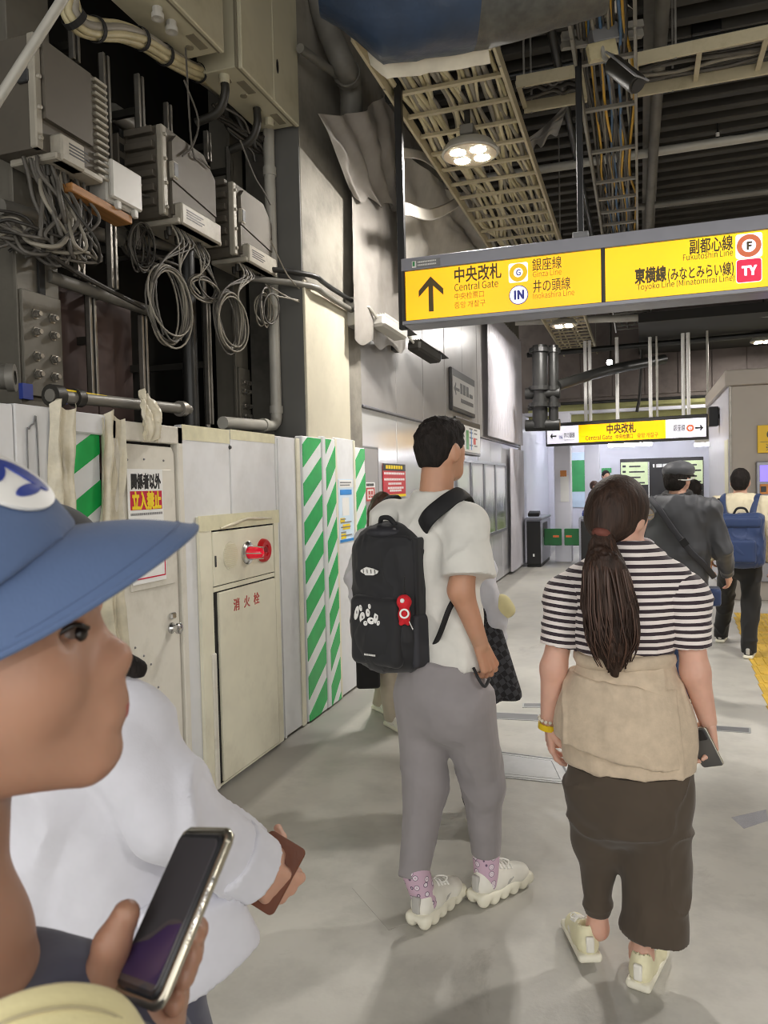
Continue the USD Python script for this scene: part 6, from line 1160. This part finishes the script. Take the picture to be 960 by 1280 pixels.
# hand holding the phone: wrist below, thumb up along the near edge, fingers round the back
ph0, ph1 = at(172, 1243, .50), at(258, 1043, .56)
pu = nrm(ph1-ph0); pn = nrm(EYE-(ph0+ph1)/2); side = nrm(np.cross(pu, pn)); pn2 = nrm(-side*.90+pn*.44); pn2 = nrm(pn2-pu*(pn2@pu)); ps = np.cross(pn2, pu)*-1; pc = (ph0+ph1)/2; PXF = np.array([ps, pn2, pu])
wr = at(172, 1300, .52); hd = hand_prims(wr-pn2*.022, nrm(pu*.9+side*.15), nrm(pn2*.9+side*.3), -1 if False else 1, .98, (.5, .6, .7, .8), (.8, .3, .4))
def fing(P, r0, r1): return [('c', P[i], P[i+1], r0+(r1-r0)*i/(len(P)-1), r0+(r1-r0)*(i+1)/(len(P)-1)) for i in range(len(P)-1)]
hand = fing([at(140, 1290, .53), at(128, 1225, .53), at(140, 1180, .525), at(158, 1142, .525)], .017, .0095)           # thumb
hand += [('c', at(150, 1300, .55), at(180, 1235, .56), .030, .024), ('c', at(185, 1310, .55), at(196, 1250, .56), .026, .022), ('c', at(120, 1260, .54), at(165, 1230, .56), .022, .020)]
for a in ([at(190, 1200, .585), at(222, 1172, .59), at(244, 1162, .57), at(244, 1168, .55)], [at(195, 1225, .58), at(222, 1205, .585), at(238, 1188, .57), at(240, 1196, .55)], [at(195, 1250, .575), at(216, 1228, .58), at(230, 1212, .565), at(230, 1222, .545)], [at(190, 1268, .57), at(208, 1252, .575), at(218, 1246, .56), at(218, 1256, .54)]):
    hand += fing(a, .0100, .0080)
hand += [('c', at(165, 1310, .55), at(150, 1420, .50), .030, .034)]
hm = blob(hand, .003, .006)
obj('body', cat_([head, hm]), 'skin_deep', FP, smooth=True)
obj('lips', blob(lips, .0028, .006), 'lip', FP, smooth=True)
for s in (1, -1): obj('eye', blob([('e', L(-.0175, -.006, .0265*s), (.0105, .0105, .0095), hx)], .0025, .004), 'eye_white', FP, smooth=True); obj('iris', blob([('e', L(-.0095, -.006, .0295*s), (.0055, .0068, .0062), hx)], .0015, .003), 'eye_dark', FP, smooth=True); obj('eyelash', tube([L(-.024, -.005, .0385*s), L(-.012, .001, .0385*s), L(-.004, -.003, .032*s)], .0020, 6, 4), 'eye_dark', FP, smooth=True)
obj('hair', blob([('e', L(-.135, .0), (.062, .074, .085), hx), ('e', L(-.100, .012, .0), (.06, .078, .06), hx)], .006, .02), 'hair_black', FP, smooth=True)
ear = blob([('e', L(-.098, -.02, .074), (.020, .010, .032), hx), ('e', L(-.098, -.02, -.074), (.020, .010, .032), hx)], .0045, .01); obj('ear', ear, 'skin_deep', FP, smooth=True)
sh_c = [('k', L(-.14, -.46), L(-.12, -.75), .17, .17, R, .65), ('c', Q(-80, 1380, -.10), Q(110, 1425, -.12), .060, .060), ('c', L(-.10, -.36, .10), L(-.10, -.38, -.12), .075, .075), ('c', L(-.10, -.385, .15), L(-.045, -.60, .21), .072, .055), ('c', L(-.10, -.385, -.15), L(-.045, -.62, -.2), .072, .055), ('c', L(-.108, -.275), L(-.11, -.34), .080, .10), ('c', Q(-10, 1240, .0), Q(95, 1258, .0), .036, .036), ('c', Q(90, 1280, .0), Q(170, 1330, .0), .04, .045)]
obj('shirt', blob(sh_c, .008, .03, cuts=[(L(-.08, -.236), nrm(UZ-R*.10))], disp=folds(.005, (9, 9, 6), 4)), 'navy_grey', FP, smooth=True)
legs = [('c', L(-.13, -.72, .09), L(-.10, -1.42, .10), .09, .06), ('c', L(-.13, -.72, -.09), L(-.10, -1.42, -.10), .09, .06)]
obj('trousers', blob(legs, .012, .03), 'cloth_black', FP, smooth=True)
for s in (1, -1): shoe(FP, V3(*L(-.17, 0, .10*s)[:2], 0), R, .26, ('shoe_white', 'sole_cream', 'lace_white', 'shoe_grey'), h=.008)
# cap
CP = thing('cap', 'faded blue baseball cap with a round white patch, on the person at the left edge', 'cap', L(-.10, .018))
CC, CRr = L(-.10, .018), (.102, .088, .102)
crown = blob([('e', CC, CRr, hx)], .004, .02, cuts=[(L(-.014, .060), nrm(R*.72-UZ)), (L(0, -.035), -UZ)], disp=lambda v: .003*(meshkit.fbm(v*25, 3, 3)-.5)-.0012*np.exp(-((v-CC)@S/.004)**2))
obj('crown', crown, 'cap_blue', CP, smooth=True)
R_, C_ = 16, 81; g = np.zeros((R_, C_, 3))
for i, q in enumerate(np.linspace(0, 1, R_)):
    for j, x in enumerate(np.linspace(-1.46, 1.46, C_)):
        ct, st = math.cos(x), math.sin(x); f0, s0, u0 = -.103+.088*ct, .086*st, .064-.074*(1-ct)
        f1, s1, u1 = f0+.086*ct**.5, s0*(1+.05*ct), .062-.080*(1-ct)
        g[i, j] = L(f0+(f1-f0)*q, u0+(u1-u0)*q+.004*math.sin(q*math.pi)*ct, s0+(s1-s0)*q)
bm2 = sheet(g, .004); obj('brim', bm2, 'cap_blue', CP, smooth=40)
for q in (.9,): obj('stitching', tube([g[int(q*(R_-1)), j]+UZ*.0004 for j in range(4, C_-4)], .0005, 4), 'cap_blue', CP)
obj('brim_edge', tube([g[-1, j]-UZ*.002 for j in range(C_)], .0028, 6), 'cap_blue', CP, smooth=True)
n_ = nrm(R*.50+UZ*.80+S*.30); loc, _, tri = crown.ray.intersects_location([CC], [n_]); p_ = loc[0]; uu = nrm(np.cross(UZ, n_)); vv = np.cross(n_, uu)
def curved(poly, lift, th):
    m = prism(poly, th, (0, 0, 0), (1, 0, 0), (0, 1, 0)); m = m.subdivide_to_size(.006); v = np.array(m.vertices); c = np.array(CC); r_ = np.linalg.norm(p_-c); d_ = p_+v[:, :1]*uu+v[:, 1:2]*vv-c
    rad = np.array([1/np.linalg.norm(np.array([x@R/CRr[0], x@S/CRr[1], x@UZ/CRr[2]])) for x in d_/np.linalg.norm(d_, axis=1, keepdims=True)])
    m.vertices = c+d_/np.linalg.norm(d_, axis=1, keepdims=True)*(rad+lift+v[:, 2])[:, None]; return m
pt_ = obj('patch', curved(Point(0, 0).buffer(.033, quad_segs=10), .001, .0025), 'white', CP, label='round white embroidered patch')
obj('patch_figure', cat_([curved(p, .0032, .0015) for p in (affinity.rotate(affinity.scale(Point(.010, -.004).buffer(1), .006, .017), 30), affinity.rotate(affinity.scale(Point(-.008, .006).buffer(1), .007, .016), -35), affinity.rotate(affinity.scale(Point(.0, -.018).buffer(1), .012, .004), 10))]), 'blue_tape', pt_, label='navy figure embroidered on the patch')
# shoulder strap of a bag
ST = thing('bag_strap', 'cream bag strap over the shoulder of the person in the blue cap', 'strap', L(-.1, -.3, .13))
sp_ = [Q(-90, 1360, -.15), Q(-40, 1315, -.165), Q(20, 1283, -.17), Q(90, 1270, -.17), Q(150, 1284, -.165), Q(185, 1330, -.15)]
obj('webbing', tube(sp_, .017, 12, 6, flat=.2, up=nrm(UZ+R*.1-A*.6)), 'strap_cream', ST, smooth=True); obj('seam', tube([p+UZ*.004 for p in sp_], .0015, 5, 6), 'cable_beige', ST)
# phone
FPH = thing('phone', 'phone in a clear case held by the person in the blue cap, near the bottom', 'phone', pc)
LN = np.linalg.norm(ph1-ph0)/2
obj('body', slab(pc, PXF, .0335, .0042, LN, .009), 'phone_dark', FPH)
sc2 = obj('screen', slab(pc+pn2*.0042, PXF, .0310, .0006, LN-.004, .007, .0003), 'phone_screen', FPH, label='dark glossy screen')
obj('picture', prism(Polygon([(-.029, -LN+.008), (.029, -LN+.008), (.029, -LN*.15), (.012, -LN*.2), (-.008, -LN*.42), (-.029, -LN*.5)]), .0004, pc+pn2*.0049, PXF[0]*(1 if np.dot(np.cross(PXF[0], pu), pn2) > 0 else -1), pu), 'screen_purple_dark', sc2)
obj('case_edge', [tube([pc+PXF[0]*x+pu*z-pn2*.001 for x, z in [(sx*(.0275+.0075*math.cos(a)), sz*(LN-.0055+.0075*math.sin(a))) for sx, sz, a in [(1, 1, math.radians(q)) for q in (0, 45, 90)]+[(-1, 1, math.radians(q)) for q in (90, 45, 0)]+[(-1, -1, math.radians(q)) for q in (0, 45, 90)]+[(1, -1, math.radians(q)) for q in (90, 45, 0)]+[(1, 1, 0)]]],   .0036, 8)], 'phone_edge', FPH, smooth=True)
for f, l in ((-.15, .014), (.12, .010), (.3, .010)): obj('button', blob([('b', pc+pu*LN*f*2*.5+ps*.0372, (.0012, .0018, l), PXF, .0011)], .0018, .002), 'chrome', FPH)
# ---------------------------------------------------------------- the person in the white shirt behind
A, R, Q, O = PF(150, 1.22)
WS = thing('person', 'person in a loose white shirt and dark cap, right arm forward, behind the blue cap', 'person', V3(*O[:2], 0))
Fw = nrm(R*.80+A*.60); Sw = V3(Fw[1], -Fw[0], 0)                         # facing right and away; Sw is the right side, towards the camera
hc = Q(56, 738, .02); Fh = nrm(A*.9+R*.25); hx = np.array([Fh, V3(Fh[1], -Fh[0], 0), UZ])
sh, el, wr = Q(148, 905, -.02), Q(214, 1022, -.06), Q(322, 1088, -.02)
shl = sh-Sw*.30; nb_ = (sh+shl)/2+UZ*.05; pel = Q(145, 1270, .15)
hdir = nrm(Q(352, 1112, .02)-Q(322, 1088, -.02))
hand = hand_prims(wr+hdir*.012, hdir, nrm(A*.9+UZ*.1-R*.2), 1, .92, (.5, .55, .6, .7), (.5, .5, .6))
body = [('e', hc+UZ*.02, (.094, .074, .104), hx), ('c', hc+Fh*.045-UZ*.02, hc+Fh*.06-UZ*.075, .056, .038), ('c', hc-UZ*.05, nb_, .052, .056), ('e', hc+hx[1]*.074-UZ*.012, (.02, .009, .03), hx), ('e', hc+Fh*.10-UZ*.02, (.017, .012, .018), hx), ('c', sh, shl, .05, .05), ('c', sh, el, .048, .040), ('c', el, wr, .040, .026), ('c', nb_, pel, .09, .10), ('c', pel+Sw*.09, Q(150, 1700, .1), .08, .05), ('c', pel-Sw*.09, Q(120, 1700, .3), .08, .05)]
obj('body', cat_([blob(body, .008, .022), blob(hand, .0035, .007)]), 'skin_light', WS, smooth=True)
obj('hair', blob([('e', hc+UZ*.02-Fh*.02, (.098, .080, .098), hx), ('c', hc-Fh*.06-UZ*.03, Q(120, 815, -.05), .045, .020), ('c', Q(120, 815, -.05), Q(172, 836, -.05), .022, .015)], .007, .03, cuts=[(hc+Fh*.03, nrm(Fh-UZ*.3))]), 'hair_black', WS, smooth=True)
shirt = [('k', (sh+shl)/2-UZ*.05, Q(140, 1205, .15), .165, .195, Fw, .72), ('c', sh-UZ*.01, shl, .07, .07), ('c', nb_-UZ*.02, nb_-UZ*.09, .07, .11)]
slv = ([('c', sh-UZ*.01, el+UZ*.0, .068, .066), ('c', el, wr-nrm(wr-el)*.02, .066, .052)], [(wr, nrm(wr-el))], [('c', wr-nrm(wr-el)*.02, wr+nrm(wr-el)*.05, .046, .05)])
shirt += [('c', Q(150, 960, .0), Q(90, 1100, .02), .018, .03), ('c', Q(185, 1010, .02), Q(120, 1180, .03), .02, .035), ('c', Q(210, 1060, .05), Q(200, 1190, .05), .02, .03), ('c', Q(60, 960, .06), Q(40, 1180, .05), .03, .04)]
wsm = blob(shirt, .007, .022, cuts=[(Q(150, 1205, 0), nrm(-UZ-R*.10)), (nb_+UZ*.035, UZ)], groups=[slv], disp=folds(.010, (6, 6, 4), 3, .011, (6, 6, 3)))
s_ = obj('shirt', wsm, 'shirt_white', WS, smooth=True)
dw = nrm(wr-el); obj('cuff', blob([('c', wr-dw*.055, wr+dw*.0, .057, .053)], .005, .01, cuts=[(wr+dw*.002, dw), (wr-dw*.06, -dw)], neg=[('c', wr-dw*.01, wr+dw*.05, .044, .05)], disp=folds(.003, (20, 20, 20), 3)), 'shirt_white', s_, smooth=True)
obj('shirt_tail', blob([('k', Q(235, 1130, -.04), Q(250, 1195, -.04), .075, .095, A, .5)], .007, .02, cuts=[(Q(250, 1205, 0), nrm(-UZ+R*.5)), (Q(235, 1110), UZ)], disp=folds(.006, (9, 9, 5), 9)), 'shirt_white', s_, smooth=True)
obj('trousers', blob([('k', pel+UZ*.05, pel-UZ*.1, .18, .18, Fw, .7), ('c', pel+Sw*.09-UZ*.05, V3(*(pel+Sw*.09)[:2], .06), .105, .075), ('c', pel-Sw*.09-UZ*.05, V3(*(pel-Sw*.09)[:2], .06), .105, .075)], .011, .03), 'navy_grey', WS, smooth=True)
for s in (1, -1): shoe(WS, V3(*(pel+Sw*.09*s-Fw*.06)[:2], 0), Fw, .26, ('shoe_white', 'sole_cream', 'lace_white', 'shoe_grey'), h=.009)
CB = thing('cap', 'dark cap with a flat brim showing behind the blue cap', 'cap', hc+UZ*.05)
obj('crown', blob([('e', hc+UZ*.045, (.108, .088, .088), hx)], .006, .02, cuts=[(hc+UZ*.045, -UZ)]), 'cap_black', CB, smooth=True)
obj('brim', blob([('k', hc+UZ*.056+Fh*.02+R*.05, hc+UZ*.052+Fh*.05+R*.105, .07, .05, UZ, .10)], .005, .02), 'cap_black', CB, smooth=True)
wc = Q(338, 1090, .01); wu = nrm(Q(354, 1056, .02)-Q(318, 1122, 0)); wn = nrm(A*.75+R*.5); wn = nrm(wn-wu*(wn@wu)); WXF = np.array([np.cross(wu, wn), wn, wu])
WP = thing('phone', 'phone in a brown leather folding case held by the person in the white shirt', 'phone', wc)
obj('case', slab(wc+wn*.012, WXF, .036, .005, .056, .009), 'leather_brown', WP); obj('flap', slab(wc+wn*.026+WXF[0]*.006, WXF, .034, .0035, .053, .009), 'leather_brown', WP); obj('body', slab(wc+wn*.019, WXF, .032, .0035, .052, .008), 'phone_dark', WP)
# ---------------------------------------------------------------- walkers further off
def walker(px, D, y_head, facing, label, base, hair='hair_black', skin='skin_light', top=('cloth_black', 'jacket'), legs=('cloth_black', 'trousers'), H=None, h=.012, shw=.21, feet=None, arm=(0, 0), headdir=None, long_top=0., shoes=('shoe_black', 'sole_cream', 'lace_white', 'shoe_black'), sleeve=1.0, waist=.16, hairlen=0.):
    """a standing or walking person at D metres; facing is the angle from straight away towards the right"""
    A, R, Q, O = PF(px, D); F = A*math.cos(facing)+R*math.sin(facing); S = V3(F[1], -F[0], 0); top_z = Q(px, y_head)[2]; H = top_z; k = H/1.72; G = V3(O[0], O[1], 0)
    hd = F if headdir is None else A*math.cos(headdir)+R*math.sin(headdir); hx = np.array([hd, V3(hd[1], -hd[0], 0), UZ])
    t = thing('person', label, 'person', G); hc = G+UZ*(H-.12*k)+F*.02; nb = G+UZ*(H-.27*k); pel = G+UZ*.93*k; shR, shL = nb+S*(shw-.03)*k-UZ*.05*k, nb-S*(shw-.03)*k-UZ*.05*k
    fe = feet or (G+S*.09+F*.12, G-S*.09-F*.14); an = [V3(f[0], f[1], .09)-F*.0 for f in fe]
    hip = (pel+S*.09*k, pel-S*.09*k); kn = [(a+b)/2+F*.04 for a, b in zip(hip, an)]
    el = [shR-UZ*.28*k+S*.05-F*(.03-.1*arm[0]), shL-UZ*.28*k-S*.05-F*(.03-.1*arm[1])]; wr = [el[0]-UZ*(.25-.12*arm[0])*k+F*(.05+.2*arm[0]), el[1]-UZ*(.25-.12*arm[1])*k+F*(.05+.2*arm[1])]
    b = [('e', hc+UZ*.015*k, (.094*k, .074*k, .103*k), hx), ('c', hc+hd*.045*k-UZ*.02*k, hc+hd*.06*k-UZ*.075*k, .056*k, .036*k), ('c', hc-UZ*.05*k, nb-UZ*.02, .053*k, .056*k), ('e', hc+hd*.103*k-UZ*.022*k, (.016, .012, .018), hx)]+[('e', hc+hx[1]*s*.075*k-UZ*.012, (.02, .009, .03), hx) for s in (1, -1)]
    b += [('c', nb, pel, .07, .08)]+[('c', s_, e, .042, .036) for s_, e in zip((shR, shL), el)]+[('c', e, w, .036, .026) for e, w in zip(el, wr)]+[('c', q, n, .07, .05) for q, n in zip(hip, kn)]+[('c', n, a, .05, .034) for n, a in zip(kn, an)]
    hands = [hand_prims(w, nrm(w-e), nrm(-S*sd+F*.2), sd, .95) for w, e, sd in zip(wr, el, (1, -1))]
    obj('body', cat_([blob(b, max(.009, h*.8), .022)]+[blob(q, max(.005, h*.45), .007) for q in hands]), skin, t, smooth=True)
    hp = [('e', hc+UZ*.028*k-hd*.008, (.104*k, .084*k, .102*k), hx), ('e', hc-hd*.05*k-UZ*.015*k, (.058*k, .07*k, .075*k), hx)]
    if hairlen: hp += [('c', hc-hd*.055*k-UZ*.02+hx[1]*s*.035, hc-hd*.06-UZ*hairlen+hx[1]*s*.055, .05, .04) for s in (1, -1)]+[('c', hc+hx[1]*s*.07*k, hc+hx[1]*s*.075-UZ*hairlen*.8, .028, .022) for s in (1, -1)]
    obj('hair', blob(hp, max(.007, h*.6), .02, cuts=[(hc+hd*.05*k, nrm(hd*.85-UZ*.5))]+([] if hairlen else [(hc-UZ*.075*k, -UZ)]), disp=folds(.006, (40, 40, 30), 3)), hair, t, smooth=True)
    tp = [('k', nb-UZ*.12*k, pel-UZ*(.02+long_top), (shw-.035)*k, waist*k, F, .64), ('c', shR, shL, .065*k, .065*k), ('c', nb-UZ*.01, nb-UZ*.12, .068*k, .11*k)]
    gs = [([('c', s_-S*sd*.02, e, .068*k, .060*k)]+([('c', e, w-nrm(w-e)*.01, .060*k, .046*k)] if sleeve >= 1 else []), [((w if sleeve >= 1 else e), nrm((w-e) if sleeve >= 1 else (e-s_)))], []) for s_, e, w, sd in zip((shR, shL), el, wr, (1, -1))]
    tm_ = obj(top[1], blob(tp, h, .035, cuts=[(pel-UZ*(.06+long_top), -UZ), (nb+UZ*.045, UZ)], groups=gs, disp=folds(.008, (7, 7, 5), 4, .008, (7, 7, 4))), top[0], t, smooth=True)
    lg = [('k', pel+UZ*.04, pel-UZ*.06, .155*k, .165*k, F, .72)]+[('c', q-UZ*.02, n, .095*k, .078*k) for q, n in zip(hip, kn)]+[('c', n, V3(a[0], a[1], .05), .078*k, .068*k) for n, a in zip(kn, an)]
    obj(legs[1], blob(lg, h, .03, cuts=[(V3(0, 0, .045), -UZ), (pel+UZ*.08, UZ)], disp=folds(.007, (6, 6, 5), 6, .007, (6, 6, 4))), legs[0], t, smooth=True)
    for f in fe: shoe(t, V3(f[0], f[1], 0)-F*.07, F, .27, shoes, h=max(.007, h*.7))
    return t, dict(A=A, R=R, Q=Q, F=F, S=S, hc=hc, hd=hd, hx=hx, nb=nb, pel=pel, shR=shR, shL=shL, k=k, G=G, wr=wr, el=el, tm=tm_)
# man in the dark jacket
f1, f2 = onZ(863, 876), onZ(838, 862)
t, B = walker(846, 5.62, 578, .25, 'man in a dark grey jacket and jeans with a shoulder strap, beyond the striped shirt', None, top=('jacket_grey', 'jacket'), legs=('denim', 'jeans'), H=1.7, feet=(f1, f2), headdir=.55, shw=.265, waist=.20, long_top=.02, arm=(.55, .3), h=.010)
obj('collar', tube([B['nb']+UZ*(.045+.02*math.cos(x))+(B['F']*math.cos(x)+B['S']*math.sin(x))*.080 for x in np.linspace(0, 2*math.pi, 20)], .026, 8), 'cloth_black', t, smooth=True)
hx = B['hx']; cp_ = thing('cap', 'dark newsboy cap on the man in the grey jacket', 'cap', B['hc']+UZ*.06)
obj('crown', blob([('e', B['hc']+UZ*.062+B['hd']*.01, (.125, .100, .070), hx)], .008, .02, cuts=[(B['hc']+UZ*.030, -UZ)], disp=folds(.006, (14, 14, 10), 3)), 'jacket_grey', cp_, smooth=True); obj('brim', blob([('k', B['hc']+B['hd']*.09+UZ*.030, B['hc']+B['hd']*.14+UZ*.022, .07, .05, UZ, .12)], .007, .01), 'cloth_black', cp_, smooth=True)
gl = thing('glasses', 'pale glasses temple over the ear of the man in the grey jacket', 'glasses', B['hc']); obj('temple', tube([B['hc']-B['hd']*.085+hx[1]*.055, B['hc']-B['hd']*.02+hx[1]*.088-UZ*.004, B['hc']+B['hd']*.085+hx[1]*.075+UZ*.012], .006, 6, 4), 'shoe_grey', gl)
st = thing('shoulder_bag', 'dark bag strap and pouch slung across the man in the grey jacket', 'bag', B['pel'])
Q = B['Q']; obj('strap', tube([Q(812, 622, -.10), Q(822, 634, -.19), Q(840, 660, -.215), Q(862, 688, -.21), Q(882, 708, -.17), Q(893, 722, -.08)], .020, 8, 5, flat=.25, up=-B['A']), 'bag_mesh', st, smooth=True); obj('buckle', bar(Q(852, 674, -.225), Q(858, 682, -.225), .05, .02, up=-B['A'], bev=.003), 'bag_strap', st)
obj('pouch', blob([('b', Q(893, 745, .02), (.04, .09, .06), np.array([B['R'], B['A'], UZ]), .02)], .01, .02), 'bag_navy', st, smooth=True)
# man in cream with the navy backpack
f1, f2 = onZ(936, 822), onZ(901, 802)
t, B = walker(925, 7.5, 586, .12, 'man in a cream shirt and black trousers with a navy backpack at the right', None, top=('cloth_cream', 'shirt'), legs=('cloth_black', 'trousers'), feet=(f1, f2), shw=.24, waist=.19, h=.012, shoes=('shoe_black', 'sole_cream', 'lace_white', 'shoe_grey'))
k = B['k']; bc = B['nb']-UZ*.36-B['F']*.20+B['S']*.03; BX = np.array([B['S'], B['F'], UZ])
NP = thing('backpack', 'navy blue backpack on the man in the cream shirt', 'backpack', bc-UZ*.25)
obj('body', blob([('b', bc, (.185, .10, .235), BX, .06), ('e', bc-B['F']*.05-UZ*.08, (.17, .09, .16), BX)], .010, .04, disp=folds(.006, (9, 9, 7), 4, .006, (10, 10, 6))), 'bag_navy', NP, smooth=True)
obj('pocket', blob([('b', bc-B['F']*.11-UZ*.09, (.13, .03, .10), BX, .025)], .010, .02), 'bag_navy', NP, smooth=True); obj('flap', blob([('b', bc-B['F']*.075+UZ*.16, (.17, .04, .05), BX, .03)], .010, .02), 'bag_navy', NP, smooth=True)
obj('handle', tube([bc+UZ*.225-B['S']*.06, bc+UZ*.275-B['S']*.03, bc+UZ*.275+B['S']*.03, bc+UZ*.225+B['S']*.06], .010, 8, 4), 'bag_strap', NP, smooth=True)
for s in (1, -1): obj('strap', tube([bc+UZ*.20+B['S']*s*.10+B['F']*.03, B['nb']+B['S']*s*.115-UZ*.13-B['F']*.135, B['nb']+B['S']*s*.135-UZ*.0-B['F']*.075, B['nb']+B['S']*s*.14+UZ*.022+B['F']*.02, B['nb']+B['S']*s*.14-UZ*.12+B['F']*.12], .032, 10, 5, flat=.25, up=-B['F']), 'bag_navy', NP, smooth=True)
obj('side_strap', tube([B['nb']-B['S']*.165-UZ*.0-B['F']*.06, B['nb']-B['S']*.19-UZ*.15-B['F']*.14, B['nb']-B['S']*.20-UZ*.33-B['F']*.12], .014, 8, 5, flat=.4, up=-B['F']), 'bag_strap', NP, smooth=True)
# woman walking towards the camera behind the backpack
f1, f2 = onZ(489, 912), onZ(476, 888)
t, B = walker(476, 4.95, 616, math.pi-.5, 'woman with long brown hair facing the camera, half hidden by the black backpack', None, hair='hair_auburn', skin='skin_pink', top=('shirt_white', 'blouse'), legs=('trousers_beige', 'trousers'), feet=(f1+V3(0, .05, 0), f2), shw=.19, waist=.15, h=.010, hairlen=.28, shoes=('shoe_white', 'sole_cream', 'lace_white', 'shoe_grey'))
for s in (-1, 1): obj('eye', blob([('e', B['hc']+B['hd']*.083+B['hx'][1]*s*.032+UZ*.0, (.008, .012, .006), B['hx'])], .004, .005), 'eye_dark', t, smooth=True)
obj('lips', blob([('e', B['hc']+B['hd']*.092-UZ*.065, (.008, .022, .007), B['hx'])], .004, .005), 'lip', t, smooth=True)
p = B['Q'](460, 832, -.16); tb = thing('tote_bag', 'black tote bag hanging beside the woman behind the backpack', 'bag', p); obj('body', blob([('b', p, (.075, .05, .14), np.array([B['R'], B['A'], UZ]), .02)], .008, .02), 'cloth_black', tb, smooth=True)
obj('handle', tube([p+UZ*.13-B['R']*.04, p+UZ*.30-B['R']*.02, p+UZ*.30+B['R']*.02, p+UZ*.13+B['R']*.04], .008, 8, 4), 'cloth_black', tb, smooth=True)
# person walking just ahead of the tall man
g1, g2 = onZ(606, 1040), onZ(596, 1022)
t, B = walker(568, 3.62, 640, .15, 'person in white sleeves and a dark plaid skirt, mostly hidden by the tall man', None, hair='hair_brown', skin='skin_pink', top=('shirt_white', 'blouse'), legs=('cloth_black', 'tights'), feet=(g1, g2), shw=.185, waist=.14, h=.010, arm=(.25, .1), H=1.55)
Q = B['Q']; sk_ = blob([('k', Q(586, 765, -.02), Q(608, 870, -.04), .13, .17, B['A'], .62)], .009, .03, cuts=[(Q(620, 868, 0), nrm(-UZ+R*.12)), (Q(600, 755), UZ)], disp=lambda v: .010*np.sin(np.arctan2((v-B['G'])@B['R'], (v-B['G'])@B['A'])*14))
obj('skirt', sk_, 'plaid_dark', t, smooth=True)
p = Q(627, 757, -.03); yb = thing('handbag', 'small yellow bag beside the plaid skirt, right of the tall man', 'bag', p); obj('body', blob([('e', p, (.05, .04, .055)), ('e', p-UZ*.02+B['R']*.01, (.055, .04, .04))], .006, .02), 'strap_cream', yb, smooth=True); obj('handle', tube([p+UZ*.04-B['R']*.03, p+UZ*.12-B['R']*.04, p+UZ*.14-B['R']*.06], .006, 6, 4), 'strap_cream', yb, smooth=True)
# far figures by the hall
t, B = walker(757, 18.4, 588, math.pi-.4, 'distant person with dark hair and pale clothes, taller of two by the far hall', None, top=('shirt_white', 'coat'), h=.022)
t, B = walker(742, 17.2, 601, math.pi*.6, 'distant person in blue-grey with a red item, shorter of two by the far hall', None, hair='hair_auburn', top=('denim', 'top'), legs=('trousers_beige', 'trousers'), h=.022)
p = B['Q'](735, 629, -.2); obj('red_bag', blob([('e', p, (.06, .06, .07))], .02, .02), 'red', t, smooth=True, label='small red bag')
t, B = walker(868, 9.6, 600, -.7, 'person in black clothes, mostly hidden beyond the man in the dark grey jacket', None, top=('cloth_black', 'coat'), h=.016, arm=(.9, .2))
